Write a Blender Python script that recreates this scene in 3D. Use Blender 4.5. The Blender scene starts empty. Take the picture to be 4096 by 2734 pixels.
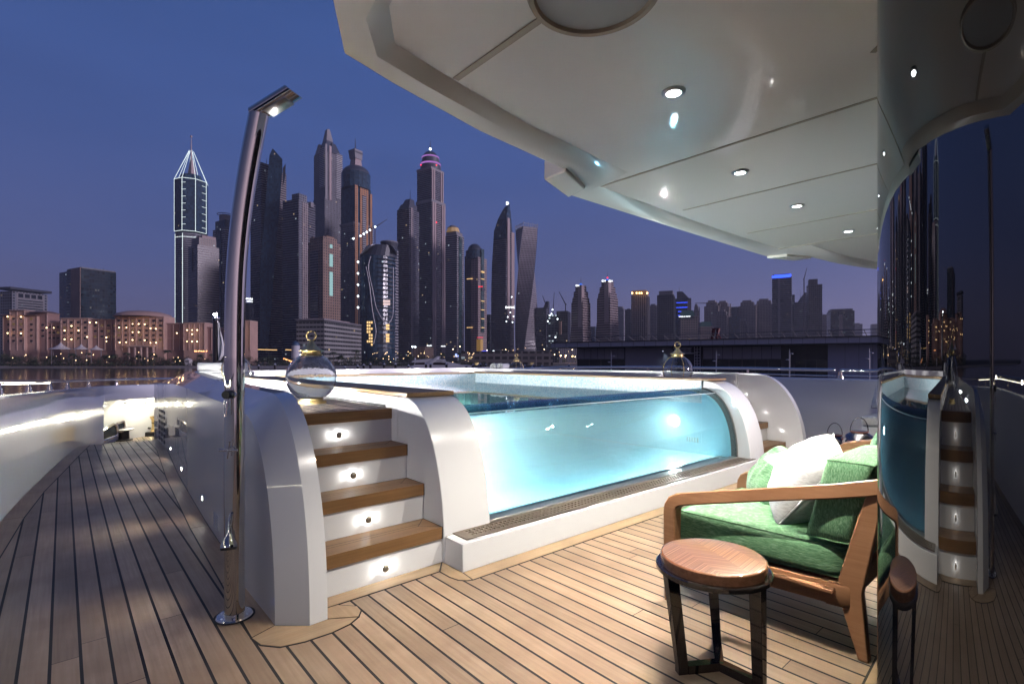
import bpy, bmesh, math, random
from mathutils import Vector, Matrix, noise
SC = bpy.context.scene
COL = SC.collection
R_ = math.radians
random.seed(7)

# ------------------------------------------------------------------ camera
EYE = 1.35                        # metres above the teak deck (z = 0)
YAW = math.atan2(1796, 2048)
FW = (math.sin(YAW), math.cos(YAW)); RT = (math.cos(YAW), -math.sin(YAW))
cam_d = bpy.data.cameras.new("Camera"); cam = bpy.data.objects.new("Camera", cam_d); COL.objects.link(cam)
cam_d.lens = 18.0; cam_d.sensor_width = 36.0; cam_d.sensor_fit = 'HORIZONTAL'
cam_d.shift_y = -(1367 - 1436) / 4096.0
cam_d.clip_start = 0.05; cam_d.clip_end = 30000
cam.location = (0, 0, EYE); cam.rotation_euler = (R_(90), 0, -YAW)
SC.camera = cam

# ------------------------------------------------------------------ world: dusk sky
W = bpy.data.worlds.new("World"); SC.world = W; W.use_nodes = True
wn = W.node_tree; wn.nodes.clear()
def N(t, k, **kw):
    n = t.nodes.new(k)
    for a, b in kw.items(): setattr(n, a, b)
    return n
wo = N(wn, 'ShaderNodeOutputWorld'); bg = N(wn, 'ShaderNodeBackground')
tc = N(wn, 'ShaderNodeTexCoord'); sx = N(wn, 'ShaderNodeSeparateXYZ'); wn.links.new(tc.outputs['Generated'], sx.inputs[0])
ramp = N(wn, 'ShaderNodeValToRGB'); wn.links.new(sx.outputs[2], ramp.inputs[0])
cr = ramp.color_ramp
def setramp(cr, stops):
    while len(cr.elements) > 1: cr.elements.remove(cr.elements[-1])
    cr.elements[0].position = stops[0][0]; cr.elements[0].color = (*stops[0][1], 1)
    for p, c in stops[1:]:
        e = cr.elements.new(p); e.color = (*c, 1)
setramp(cr, [(0.0, (.125, .100, .185)), (.06, (.098, .100, .222)), (.16, (.064, .091, .244)), (.34, (.044, .086, .262)),
             (.56, (.034, .080, .252)), (1.0, (.022, .058, .20))])
# afterglow of the sunset low behind the viewer, to the right
vd = N(wn, 'ShaderNodeVectorMath', operation='DOT_PRODUCT'); wn.links.new(tc.outputs['Generated'], vd.inputs[0])
gd = Vector((RT[0] - FW[0] * .4, RT[1] - FW[1] * .4, .05)).normalized(); vd.inputs[1].default_value = gd
mr = N(wn, 'ShaderNodeMapRange'); mr.inputs[1].default_value = .15; mr.inputs[2].default_value = 1.0; mr.interpolation_type = 'SMOOTHSTEP'
wn.links.new(vd.outputs['Value'], mr.inputs[0])
r2 = N(wn, 'ShaderNodeValToRGB'); wn.links.new(sx.outputs[2], r2.inputs[0])
setramp(r2.color_ramp, [(0.0, (.52, .38, .46)), (.12, (.42, .32, .44)), (.35, (.14, .12, .18)), (.7, (0, 0, 0))])
mx = N(wn, 'ShaderNodeMix', data_type='RGBA', blend_type='ADD')
# the sky behind the viewer, away from the afterglow, is already night
vf = N(wn, 'ShaderNodeVectorMath', operation='DOT_PRODUCT'); wn.links.new(tc.outputs['Generated'], vf.inputs[0]); vf.inputs[1].default_value = (FW[0], FW[1], .35)
mf = N(wn, 'ShaderNodeMapRange'); mf.inputs[1].default_value = -.25; mf.inputs[2].default_value = .5; mf.inputs[3].default_value = .3; mf.inputs[4].default_value = 1.0; mf.interpolation_type = 'SMOOTHSTEP'
wn.links.new(vf.outputs['Value'], mf.inputs[0])
vs = N(wn, 'ShaderNodeVectorMath', operation='SCALE'); wn.links.new(ramp.outputs[0], vs.inputs[0]); wn.links.new(mf.outputs[0], vs.inputs['Scale'])
wn.links.new(mr.outputs[0], mx.inputs[0]); wn.links.new(vs.outputs[0], mx.inputs[6]); wn.links.new(r2.outputs[0], mx.inputs[7])
# faint uneven haze so that the gradient is not perfectly even
wm = N(wn, 'ShaderNodeMapping'); wm.inputs['Scale'].default_value = (1.6, 1.6, 7); wn.links.new(tc.outputs['Generated'], wm.inputs[0])
wz = N(wn, 'ShaderNodeTexNoise'); wz.inputs['Scale'].default_value = 1.4; wz.inputs['Detail'].default_value = 5; wn.links.new(wm.outputs[0], wz.inputs[0])
wr = N(wn, 'ShaderNodeMapRange'); wr.inputs[1].default_value = .3; wr.inputs[2].default_value = .7; wr.inputs[3].default_value = .93; wr.inputs[4].default_value = 1.07; wn.links.new(wz.outputs[0], wr.inputs[0])
wv = N(wn, 'ShaderNodeVectorMath', operation='SCALE'); wn.links.new(mx.outputs[2], wv.inputs[0]); wn.links.new(wr.outputs[0], wv.inputs['Scale'])
wn.links.new(wv.outputs[0], bg.inputs[0]); bg.inputs[1].default_value = .84
wn.links.new(bg.outputs[0], wo.inputs[0])

# last pinkish light of the evening sky, very soft, from low behind the viewer on the right
sl = bpy.data.lights.new('afterglow', 'SUN'); sl.energy = 2.1; sl.angle = R_(9); sl.color = (.95, .83, 1)
so = bpy.data.objects.new('afterglow', sl); COL.objects.link(so)
so.rotation_euler = Vector((RT[0] - FW[0] * .35, RT[1] - FW[1] * .35, .13)).to_track_quat('Z', 'Y').to_euler()

SC.view_settings.view_transform = 'Standard'; SC.view_settings.look = 'None'
SC.view_settings.exposure = .46; SC.view_settings.gamma = 1
SC.render.engine = 'CYCLES'
cy = SC.cycles
cy.max_bounces = 10; cy.diffuse_bounces = 5; cy.glossy_bounces = 4; cy.transmission_bounces = 6; cy.transparent_max_bounces = 16
cy.caustics_reflective = False; cy.caustics_refractive = False; cy.sample_clamp_indirect = 4
cy.use_denoising = True
try: cy.denoiser = 'OPENIMAGEDENOISE'
except Exception: pass

# ------------------------------------------------------------------ helpers
ORG = {}
def org(o): return ORG.get(o.name, Vector((0, 0, 0)))
def tag(o, label, cat=None, group=None, kind=None):
    if label: o['label'] = label
    if cat: o['category'] = cat
    if group: o['group'] = group
    if kind: o['kind'] = kind
    return o
def thing(name, label, cat, loc=(0, 0, 0), group=None):
    o = bpy.data.objects.new(name, None); COL.objects.link(o); o.location = loc; o.empty_display_size = .1
    ORG[o.name] = Vector(loc); return tag(o, label, cat, group)
class MB:
    """collects faces in world space; uv optional per face"""
    def __init__(s): s.v = []; s.f = []; s.m = []; s.uv = []; s.cm = 0
    def face(s, pts, uv=None):
        i = len(s.v); s.v += [tuple(p) for p in pts]; s.f.append(tuple(range(i, i + len(pts)))); s.m.append(s.cm); s.uv.append(uv)
    def grid(s, rows, closed=False, uvf=None):
        """rows: list of equal-length point lists, shared vertices"""
        i0 = len(s.v); n = len(rows[0])
        for r in rows: s.v += [tuple(p) for p in r]
        for a in range(len(rows) - 1):
            for b in range(n if closed else n - 1):
                c = (b + 1) % n
                s.f.append((i0 + a * n + b, i0 + a * n + c, i0 + (a + 1) * n + c, i0 + (a + 1) * n + b)); s.m.append(s.cm); s.uv.append(None)
    def box(s, x0, y0, z0, x1, y1, z1):
        p = [(x0, y0, z0), (x1, y0, z0), (x1, y1, z0), (x0, y1, z0), (x0, y0, z1), (x1, y0, z1), (x1, y1, z1), (x0, y1, z1)]
        i = len(s.v); s.v += p
        for q in ((0, 3, 2, 1), (4, 5, 6, 7), (0, 1, 5, 4), (1, 2, 6, 5), (2, 3, 7, 6), (3, 0, 4, 7)):
            s.f.append(tuple(i + k for k in q)); s.m.append(s.cm); s.uv.append(None)
        return s
    def prism(s, poly, z0, z1, uv=False, top=True, bottom=True, poly_top=None):
        pt = poly_top or poly; n = len(poly); u = 0
        for a in range(n):
            b = (a + 1) % n; L = math.dist(poly[a], poly[b])
            s.face([(*poly[a], z0), (*poly[b], z0), (*pt[b], z1), (*pt[a], z1)], [(u, z0), (u + L, z0), (u + L, z1), (u, z1)] if uv else None)
            u += L
        if top: s.face([(*p, z1) for p in pt], [(0, 0)] * n if uv else None)
        if bottom: s.face([(*p, z0) for p in reversed(poly)], [(0, 0)] * n if uv else None)
        return s
    def xprism(s, prof, x0, x1):
        """extrude a (y,z) outline along x"""
        n = len(prof); i = len(s.v)
        s.v += [(x0, y, z) for y, z in prof] + [(x1, y, z) for y, z in prof]
        for a in range(n):
            b = (a + 1) % n
            s.f.append((i + a, i + b, i + n + b, i + n + a)); s.m.append(s.cm); s.uv.append(None)
        s.f.append(tuple(i + k for k in reversed(range(n)))); s.m.append(s.cm); s.uv.append(None)
        s.f.append(tuple(i + n + k for k in range(n))); s.m.append(s.cm); s.uv.append(None)
        return s
    def tube(s, path, r, seg=12, cap=True, sec=None, up=(0, 0, 1)):
        """sweep a circle (or section sec in (u,v)) along path; r may be a list"""
        path = [Vector(p) for p in path]; n = len(path); rows = []
        rr = r if isinstance(r, (list, tuple)) else [r] * n
        U = None
        for k in range(n):
            d = (path[min(k + 1, n - 1)] - path[max(k - 1, 0)]).normalized()
            if U is None:
                a = Vector(up)
                if abs(a.dot(d)) > .95: a = Vector((1, 0, 0)) if abs(d.x) < .9 else Vector((0, 1, 0))
                U = (a - d * a.dot(d)).normalized()
            else: U = (U - d * U.dot(d)).normalized()
            Vv = d.cross(U)
            if sec: rows.append([path[k] + U * (b * rr[k]) + Vv * (a * rr[k]) for a, b in sec])
            else: rows.append([path[k] + (U * math.cos(t) + Vv * math.sin(t)) * rr[k] for t in [2 * math.pi * q / seg for q in range(seg)]])
        s.grid(rows, closed=True)
        if cap:
            s.face(list(reversed(rows[0]))); s.face(rows[-1])
        return s
    def lathe(s, prof, c, seg=32, axis='z', a0=0, a1=2 * math.pi):
        full = abs(a1 - a0 - 2 * math.pi) < 1e-6; rows = []
        for r, h in prof:
            row = []
            for k in range(seg if full else seg + 1):
                t = a0 + (a1 - a0) * k / seg
                if axis == 'z': row.append((c[0] + r * math.cos(t), c[1] + r * math.sin(t), c[2] + h))
                elif axis == 'y': row.append((c[0] + r * math.cos(t), c[1] + h, c[2] + r * math.sin(t)))
                else: row.append((c[0] + h, c[1] + r * math.cos(t), c[2] + r * math.sin(t)))
            rows.append(row)
        s.grid(rows, closed=full); return s
    def sphere(s, c, r, seg=16, rings=8, sc=(1, 1, 1)):
        rows = []
        for a in range(rings + 1):
            ph = math.pi * a / rings
            rows.append([(c[0] + r * sc[0] * math.sin(ph) * math.cos(t), c[1] + r * sc[1] * math.sin(ph) * math.sin(t), c[2] + r * sc[2] * math.cos(ph)) for t in [2 * math.pi * k / seg for k in range(seg)]])
        s.grid(rows, closed=True); return s
    def build(s, name, mat, parent=None, smooth=True, bevel=0, merge=True, angle=35):
        o0 = org(parent) if parent else Vector((0, 0, 0))
        me = bpy.data.meshes.new(name)
        me.from_pydata([tuple(Vector(v) - o0) for v in s.v], [], s.f)
        mats = mat if isinstance(mat, (list, tuple)) else [mat]
        for m in mats: me.materials.append(m)
        if len(mats) > 1: me.polygons.foreach_set('material_index', s.m)
        if any(u is not None for u in s.uv):
            ul = me.uv_layers.new(name='UVMap'); k = 0
            for f, u in zip(s.f, s.uv):
                for q in range(len(f)):
                    ul.data[k].uv = u[q] if u else (0, 0); k += 1
        bm = bmesh.new(); bm.from_mesh(me)
        if merge: bmesh.ops.remove_doubles(bm, verts=bm.verts, dist=1e-5)
        bmesh.ops.recalc_face_normals(bm, faces=bm.faces)
        bm.to_mesh(me); bm.free()
        if smooth:
            me.shade_smooth(); me.set_sharp_from_angle(angle=R_(angle))
        o = bpy.data.objects.new(name, me); COL.objects.link(o)
        if parent: o.parent = parent; ORG[o.name] = o0
        if bevel:
            b = o.modifiers.new('Bevel', 'BEVEL'); b.width = bevel; b.segments = 2; b.limit_method = 'ANGLE'; b.angle_limit = R_(40); b.harden_normals = False
        return o
def children(o): return [c for c in bpy.data.objects if c.parent == o]
def copy_tree(o, parent=None):
    c = o.copy(); COL.objects.link(c)
    if parent: c.parent = parent
    for ch in KIDS[o.name]: copy_kid(ch, c)
    return c
def copy_kid(o, parent):
    c = o.copy(); COL.objects.link(c); c.parent = parent
    for ch in KIDS.get(o.name, []): copy_kid(ch, c)
KIDS = {}
def index_kids(o):
    KIDS[o.name] = children(o)
    for c in KIDS[o.name]: index_kids(c)

# ------------------------------------------------------------------ materials
MATS = {}
def pbr(name, col, rough=.5, metal=0, coat=0, coatr=.03, ior=1.5, em=None, ems=0, bump=0, bscale=50, var=0, vscale=3, rvar=0, sheen=0):
    m = bpy.data.materials.new(name); m.use_nodes = True; t = m.node_tree; b = t.nodes['Principled BSDF']
    b.inputs['Base Color'].default_value = (*col, 1); b.inputs['Roughness'].default_value = rough; b.inputs['Metallic'].default_value = metal
    b.inputs['IOR'].default_value = ior; b.inputs['Coat Weight'].default_value = coat; b.inputs['Coat Roughness'].default_value = coatr
    if sheen: b.inputs['Sheen Weight'].default_value = sheen
    if em: b.inputs['Emission Color'].default_value = (*em, 1); b.inputs['Emission Strength'].default_value = ems
    if bump or var or rvar:
        c = N(t, 'ShaderNodeTexCoord')
    if bump:
        nz = N(t, 'ShaderNodeTexNoise'); nz.inputs['Scale'].default_value = bscale; nz.inputs['Detail'].default_value = 4
        t.links.new(c.outputs['Object'], nz.inputs[0]); bu = N(t, 'ShaderNodeBump'); bu.inputs['Strength'].default_value = bump; bu.inputs['Distance'].default_value = .01
        t.links.new(nz.outputs[0], bu.inputs['Height']); t.links.new(bu.outputs[0], b.inputs['Normal'])
    if var:
        nz = N(t, 'ShaderNodeTexNoise'); nz.inputs['Scale'].default_value = vscale; nz.inputs['Detail'].default_value = 5
        t.links.new(c.outputs['Object'], nz.inputs[0])
        mr = N(t, 'ShaderNodeMapRange'); mr.inputs[1].default_value = .3; mr.inputs[2].default_value = .7; mr.inputs[3].default_value = 1 - var; mr.inputs[4].default_value = 1 + var
        t.links.new(nz.outputs[0], mr.inputs[0])
        mm = N(t, 'ShaderNodeVectorMath', operation='SCALE'); mm.inputs[0].default_value = col
        t.links.new(mr.outputs[0], mm.inputs['Scale']); t.links.new(mm.outputs[0], b.inputs['Base Color'])
    if rvar:
        nz = N(t, 'ShaderNodeTexNoise'); nz.inputs['Scale'].default_value = 2.3; nz.inputs['Detail'].default_value = 6
        t.links.new(c.outputs['Object'], nz.inputs[0])
        mr = N(t, 'ShaderNodeMapRange'); mr.inputs[1].default_value = .35; mr.inputs[2].default_value = .65; mr.inputs[3].default_value = max(.02, rough - rvar); mr.inputs[4].default_value = rough + rvar
        t.links.new(nz.outputs[0], mr.inputs[0]); t.links.new(mr.outputs[0], b.inputs['Roughness'])
    return m
def emis(name, col, s):
    m = bpy.data.materials.new(name); m.use_nodes = True; t = m.node_tree; t.nodes.clear()
    e = N(t, 'ShaderNodeEmission'); e.inputs[0].default_value = (*col, 1); e.inputs[1].default_value = s
    o = N(t, 'ShaderNodeOutputMaterial'); t.links.new(e.outputs[0], o.inputs[0]); return m
def glassy(name, tint, rough=.0, ior=1.45, bump=0, bscale=4, refl=1.0):
    """thin clear pane: straight transmission plus fresnel reflection"""
    m = bpy.data.materials.new(name); m.use_nodes = True; t = m.node_tree; t.nodes.clear()
    o = N(t, 'ShaderNodeOutputMaterial'); mx = N(t, 'ShaderNodeMixShader')
    ge = N(t, 'ShaderNodeNewGeometry'); dp = N(t, 'ShaderNodeVectorMath', operation='DOT_PRODUCT')
    t.links.new(ge.outputs['Incoming'], dp.inputs[0]); t.links.new(ge.outputs['Normal'], dp.inputs[1])
    f0 = ((ior - 1) / (ior + 1)) ** 2      # Schlick reflectance, the same from either side of the pane
    fres = mth(t, 'MULTIPLY_ADD', mth(t, 'POWER', mth(t, 'SUBTRACT', 1.0, mth(t, 'ABSOLUTE', dp.outputs['Value'])), 5.0), 1 - f0, f0)
    tr = N(t, 'ShaderNodeBsdfTransparent'); tr.inputs[0].default_value = (*tint, 1)
    gl = N(t, 'ShaderNodeBsdfGlossy'); gl.inputs['Roughness'].default_value = rough; gl.inputs[0].default_value = (refl, refl, refl, 1)
    t.links.new(fres, mx.inputs[0]); t.links.new(tr.outputs[0], mx.inputs[1]); t.links.new(gl.outputs[0], mx.inputs[2]); t.links.new(mx.outputs[0], o.inputs[0])
    if bump:
        c = N(t, 'ShaderNodeTexCoord'); nz = N(t, 'ShaderNodeTexNoise'); nz.inputs['Scale'].default_value = bscale; nz.inputs['Detail'].default_value = 3
        t.links.new(c.outputs['Object'], nz.inputs[0]); bu = N(t, 'ShaderNodeBump'); bu.inputs['Strength'].default_value = bump; bu.inputs['Distance'].default_value = .02
        t.links.new(nz.outputs[0], bu.inputs['Height']); t.links.new(bu.outputs[0], gl.inputs['Normal']); t.links.new(bu.outputs[0], dp.inputs[1])
    return m
def mth(t, op, a, b=None, c=None):
    n = N(t, 'ShaderNodeMath', operation=op)
    for i, x in enumerate((a, b, c)):
        if x is None: continue
        if isinstance(x, (int, float)): n.inputs[i].default_value = x
        else: t.links.new(x, n.inputs[i])
    return n.outputs[0]
def mixc(t, f, a, b, mode='MIX'):
    n = N(t, 'ShaderNodeMix', data_type='RGBA', blend_type=mode)
    for i, x in ((0, f), (6, a), (7, b)):
        if isinstance(x, (int, float)): n.inputs[i].default_value = x
        elif isinstance(x, tuple): n.inputs[i].default_value = (*x, 1)
        else: t.links.new(x, n.inputs[i])
    return n.outputs[2]
def teak(name, c1, c2, c3, axis='y', pw=None, phase=0, caulk=.0122, seglen=3.3, rough=.42, dark=(.012, .012, .014), grainb=.12, joint=True):
    """teak boards running along axis; pw = plank pitch (None: solid timber without caulking)"""
    m = bpy.data.materials.new(name); m.use_nodes = True; t = m.node_tree; b = t.nodes['Principled BSDF']
    c = N(t, 'ShaderNodeTexCoord'); s = N(t, 'ShaderNodeSeparateXYZ'); t.links.new(c.outputs['Object'], s.inputs[0])
    X, Y = (s.outputs[0], s.outputs[1]) if axis == 'y' else (s.outputs[1], s.outputs[0])
    Z = s.outputs[2]
    cb = N(t, 'ShaderNodeCombineXYZ')
    t.links.new(mth(t, 'MULTIPLY', X, 60), cb.inputs[0]); t.links.new(mth(t, 'MULTIPLY', Y, 2.2), cb.inputs[1]); t.links.new(mth(t, 'MULTIPLY', Z, 60), cb.inputs[2])
    if pw:
        u = mth(t, 'ADD', mth(t, 'DIVIDE', X, pw), phase); pid = mth(t, 'FLOOR', u); fx = mth(t, 'FRACT', u)
        wn1 = N(t, 'ShaderNodeTexWhiteNoise', noise_dimensions='1D'); t.links.new(pid, wn1.inputs['W'])
        v = mth(t, 'ADD', mth(t, 'DIVIDE', Y, seglen), mth(t, 'MULTIPLY', wn1.outputs[0], 7)); sid = mth(t, 'FLOOR', v); fy = mth(t, 'FRACT', v)
        wn2 = N(t, 'ShaderNodeTexWhiteNoise', noise_dimensions='2D'); cc = N(t, 'ShaderNodeCombineXYZ'); t.links.new(pid, cc.inputs[0]); t.links.new(sid, cc.inputs[1]); t.links.new(cc.outputs[0], wn2.inputs['Vector'])
        rnd = wn2.outputs[0]
        off = N(t, 'ShaderNodeVectorMath', operation='ADD'); t.links.new(cb.outputs[0], off.inputs[0])
        of2 = N(t, 'ShaderNodeCombineXYZ'); t.links.new(mth(t, 'MULTIPLY', rnd, 91), of2.inputs[1]); t.links.new(mth(t, 'MULTIPLY', rnd, 37), of2.inputs[0]); t.links.new(of2.outputs[0], off.inputs[1])
        vec = off.outputs[0]
    else:
        rnd = None; vec = cb.outputs[0]
    g = N(t, 'ShaderNodeTexNoise'); g.inputs['Scale'].default_value = 1.0; g.inputs['Detail'].default_value = 6; g.inputs['Distortion'].default_value = .6; t.links.new(vec, g.inputs[0])
    g2 = N(t, 'ShaderNodeTexNoise'); g2.inputs['Scale'].default_value = 2.2; g2.inputs['Detail'].default_value = 4; t.links.new(c.outputs['Object'], g2.inputs[0])
    mr = N(t, 'ShaderNodeMapRange'); mr.inputs[1].default_value = .3; mr.inputs[2].default_value = .72; t.links.new(g.outputs[0], mr.inputs[0])
    col = mixc(t, mr.outputs[0], c1, c2)
    mr2 = N(t, 'ShaderNodeMapRange'); mr2.inputs[1].default_value = .42; mr2.inputs[2].default_value = .66; mr2.inputs[4].default_value = .55; t.links.new(g2.outputs[0], mr2.inputs[0])
    col = mixc(t, mr2.outputs[0], col, c3)
    g3 = N(t, 'ShaderNodeTexNoise'); g3.inputs['Scale'].default_value = .9; g3.inputs['Detail'].default_value = 8; g3.inputs['Roughness'].default_value = .65; t.links.new(c.outputs['Object'], g3.inputs[0])
    mr4 = N(t, 'ShaderNodeMapRange'); mr4.inputs[1].default_value = .32; mr4.inputs[2].default_value = .68; mr4.inputs[3].default_value = .84; mr4.inputs[4].default_value = 1.12; t.links.new(g3.outputs[0], mr4.inputs[0])
    sc4 = N(t, 'ShaderNodeVectorMath', operation='SCALE'); t.links.new(col, sc4.inputs[0]); t.links.new(mr4.outputs[0], sc4.inputs['Scale']); col = sc4.outputs[0]
    if pw:
        mr3 = N(t, 'ShaderNodeMapRange'); mr3.inputs[3].default_value = .76; mr3.inputs[4].default_value = 1.2; t.links.new(rnd, mr3.inputs[0])
        sc = N(t, 'ShaderNodeVectorMath', operation='SCALE'); t.links.new(col, sc.inputs[0]); t.links.new(mr3.outputs[0], sc.inputs['Scale']); col = sc.outputs[0]
        w = caulk / pw / 2
        k1 = mth(t, 'GREATER_THAN', mth(t, 'ABSOLUTE', mth(t, 'SUBTRACT', fx, .5)), .5 - w)
        if joint:
            k2 = mth(t, 'LESS_THAN', fy, .0035 / seglen); k1 = mth(t, 'MAXIMUM', k1, k2)
        col = mixc(t, k1, col, dark)
        rg = mth(t, 'ADD', mth(t, 'MULTIPLY', k1, .25), mth(t, 'ADD', mth(t, 'MULTIPLY', g2.outputs[0], .22), rough - .11)); t.links.new(rg, b.inputs['Roughness'])
        hgt = mth(t, 'SUBTRACT', mth(t, 'MULTIPLY', g.outputs[0], grainb), k1)
    else:
        b.inputs['Roughness'].default_value = rough; hgt = mth(t, 'MULTIPLY', g.outputs[0], grainb)
    bu = N(t, 'ShaderNodeBump'); bu.inputs['Strength'].default_value = .35; bu.inputs['Distance'].default_value = .002; t.links.new(hgt, bu.inputs['Height']); t.links.new(bu.outputs[0], b.inputs['Normal'])
    t.links.new(col, b.inputs['Base Color'])
    return m
WHITE = pbr('white_gelcoat', (.90, .90, .905), .22, coat=.9, coatr=.025, bump=.02, bscale=6)
WHITE2 = pbr('white_paint_satin', (.78, .78, .79), .35, coat=.3, coatr=.15)
CEIL = pbr('ceiling_gelcoat', (.93, .835, .735), .28, coat=.9, coatr=.05, bump=.015, bscale=3)
TRIM = pbr('ceiling_joint_tan', (.42, .34, .25), .5)
CHROME = pbr('polished_steel', (.84, .79, .72), .035, 1)
STEEL = pbr('brushed_steel', (.55, .55, .56), .28, 1)
BRASS = pbr('antique_brass', (.80, .60, .27), .34, .72, bump=.05, bscale=60, rvar=.1)
BLACKP = pbr('black_plastic', (.012, .012, .014), .3)
LACQ = pbr('black_lacquer', (.012, .009, .008), .12, coat=1, coatr=.02)
DECK = teak('teak_deck_planks', (.32, .22, .14), (.42, .305, .205), (.25, .165, .105), 'y', pw=.1045, phase=.42)
PLAT = teak('teak_platform_planks', (.40, .30, .21), (.50, .385, .275), (.34, .24, .165), 'y', pw=.1045, phase=.1)
MARG = teak('teak_margin_board', (.36, .245, .145), (.46, .33, .20), (.29, .185, .105), 'x')
MARGY = teak('teak_margin_board_fore_aft', (.36, .245, .145), (.46, .33, .20), (.29, .185, .105), 'y')
NOSE = teak('teak_step_timber', (.235, .125, .052), (.32, .18, .08), (.19, .095, .04), 'x', rough=.34)
COPE = teak('teak_coping', (.38, .24, .11), (.50, .33, .17), (.32, .18, .08), 'y', rough=.38)
CAULK = pbr('black_caulk', (.012, .012, .014), .6)
CHAIRW = teak('chair_hardwood', (.35, .17, .082), (.45, .235, .12), (.28, .13, .06), 'y', rough=.36)
MILKY = True
# ------------------------------------------------------------------ ship: deck and built-in structure
def lerp(a, b, t): return a + (b - a) * t
def interp(tab, y):
    if y <= tab[0][0]: return tab[0][1]
    for (a, va), (b, vb) in zip(tab, tab[1:]):
        if y <= b: return lerp(va, vb, (y - a) / (b - a))
    return tab[-1][1]
def inset(poly, d):
    """move every edge of a counter-clockwise polygon inwards by d"""
    n = len(poly); out = []
    ar = sum(poly[i][0] * poly[(i + 1) % n][1] - poly[(i + 1) % n][0] * poly[i][1] for i in range(n))
    s = 1 if ar > 0 else -1
    for i in range(n):
        p0, p1, p2 = Vector(poly[i - 1]), Vector(poly[i]), Vector(poly[(i + 1) % n])
        d1 = (p1 - p0).normalized(); d2 = (p2 - p1).normalized()
        n1 = Vector((-d1.y, d1.x)) * s; n2 = Vector((-d2.y, d2.x)) * s
        b = (n1 + n2); b = b / max(.35, b.dot(n1)) if b.length > 1e-6 else n1
        out.append(tuple(p1 + b * d))
    return out
def light(kind, loc, power, col=(1, 1, 1), size=.02, parent=None, rot=None, spot=None, blend=.5):
    l = bpy.data.lights.new('lamp', kind); l.energy = power; l.color = col
    if kind == 'AREA': l.shape = 'DISK'; l.size = size
    else: l.shadow_soft_size = size
    if spot: l.spot_size = R_(spot); l.spot_blend = blend
    o = bpy.data.objects.new('lamp', l); COL.objects.link(o); o.location = loc
    if rot: o.rotation_euler = rot
    if parent:
        o.parent = parent; o.location = Vector(loc) - org(parent)
    return o
SIDE = [(2.7, .808), (3.47, .84), (4.76, .887), (6.96, 1.006), (9.2, 1.173), (11, 1.2)]
BUL = [(-6, -.62), (1, -.62), (3, -.58), (4.5, -.5), (6.04, -.396), (7.07, -.293), (8.22, -.136), (9.4, .02), (10.586, .19), (11.6, .42), (12.6, .78), (13.4, 1.3), (14.0, 2.2), (14.3, 3.2), (14.35, 4.15)]

m = MB(); m.box(-.75, -6, -.06, 9.05, 10.46, 0)
tag(m.build('deck', DECK), 'teak planked foredeck with black caulking', kind='structure')
m = MB(); m.box(-.95, 10.47, -.5, 9.25, 15.6, -.42)
tag(m.build('mooring_deck', PLAT), 'lower teak mooring deck beyond the deck edge', kind='structure')

# margin boards laid round the built-in parts, with black caulk lines between them
mb = MB(); mk = MB(); md = MB()
def board(poly, z=.004, y_dir=False):
    (md if y_dir else mb).prism(inset(poly, .0045), .0005, z)
    mk.prism(inset(poly, -.003), .0002, .0024)
def yf(x): return 2.64 - .014 * (x - 1.9)
ys = [2.744, 3.2, 3.47, 4.1, 4.76, 5.8, 6.96, 8.1, 9.2, 10.45]
for a, b in zip(ys[::2] , ys[2::2]):
    seg = [y for y in ys if a <= y <= b]
    board([(interp(SIDE, y), y) for y in seg] + [(interp(SIDE, y) - .125, y - (.05 if y == 2.744 else 0)) for y in reversed(seg)], y_dir=True)
seg = [y for y in ys if y >= 9.2]
board([(interp(SIDE, y), y) for y in seg] + [(interp(SIDE, y) - .125, y) for y in reversed(seg)], y_dir=True)
board([(.808, 2.744), (.683, 2.694), (.70, 2.60), (.765, 2.52), (.87, 2.49), (1.0, 2.485), (1.10, 2.505), (1.165, 2.545), (1.033, 2.63), (.94, 2.626)])
board([(1.033, 2.63), (1.165, 2.545), (1.205, 2.60), (1.21, 2.66), (1.135, 2.748), (1.033, 2.748)], y_dir=True)
board([(1.033, 2.75), (1.135, 2.75), (1.80, 2.75), (1.896, 2.869), (1.033, 2.869)])
board([(1.896, 2.866), (1.80, 2.748), (1.80, 2.64), (1.815, 2.57), (1.85, 2.53), (1.885, 2.515), (1.9, 2.64)], y_dir=True)
x = 1.9
pl = [(1.885, 2.513), (1.98, 2.512)] + [(q, yf(q) - .13) for q in (3, 4.2)]
board(pl + [(4.2, yf(4.2)), (1.9, 2.64)])
board([(4.205, yf(4.2) - .13), (6.6, yf(6.6) - .13), (6.6, yf(6.6)), (4.205, yf(4.2))])
yb = [-2, 0.2, 2.2, 4.5, 6.04, 7.07, 8.22, 9.4, 10.45]
for a, b in zip(yb, yb[1:]):
    board([(interp(BUL, a), a), (interp(BUL, a) + .15, a), (interp(BUL, b) + .15, b), (interp(BUL, b), b)], y_dir=True)
t_ = thing('margin_boards', 'pale teak border boards laid along the foot of the white walls', 'deck trim', (1.5, 2.6, 0)); t_['kind'] = 'structure'
del t_['category']; t_['label'] = 'pale teak border boards edged with black caulk round the built-in parts'
mb.build('athwart_boards', MARG, t_); md.build('fore_aft_boards', MARGY, t_); mk.build('caulk_line', CAULK, t_, smooth=False)

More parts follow.
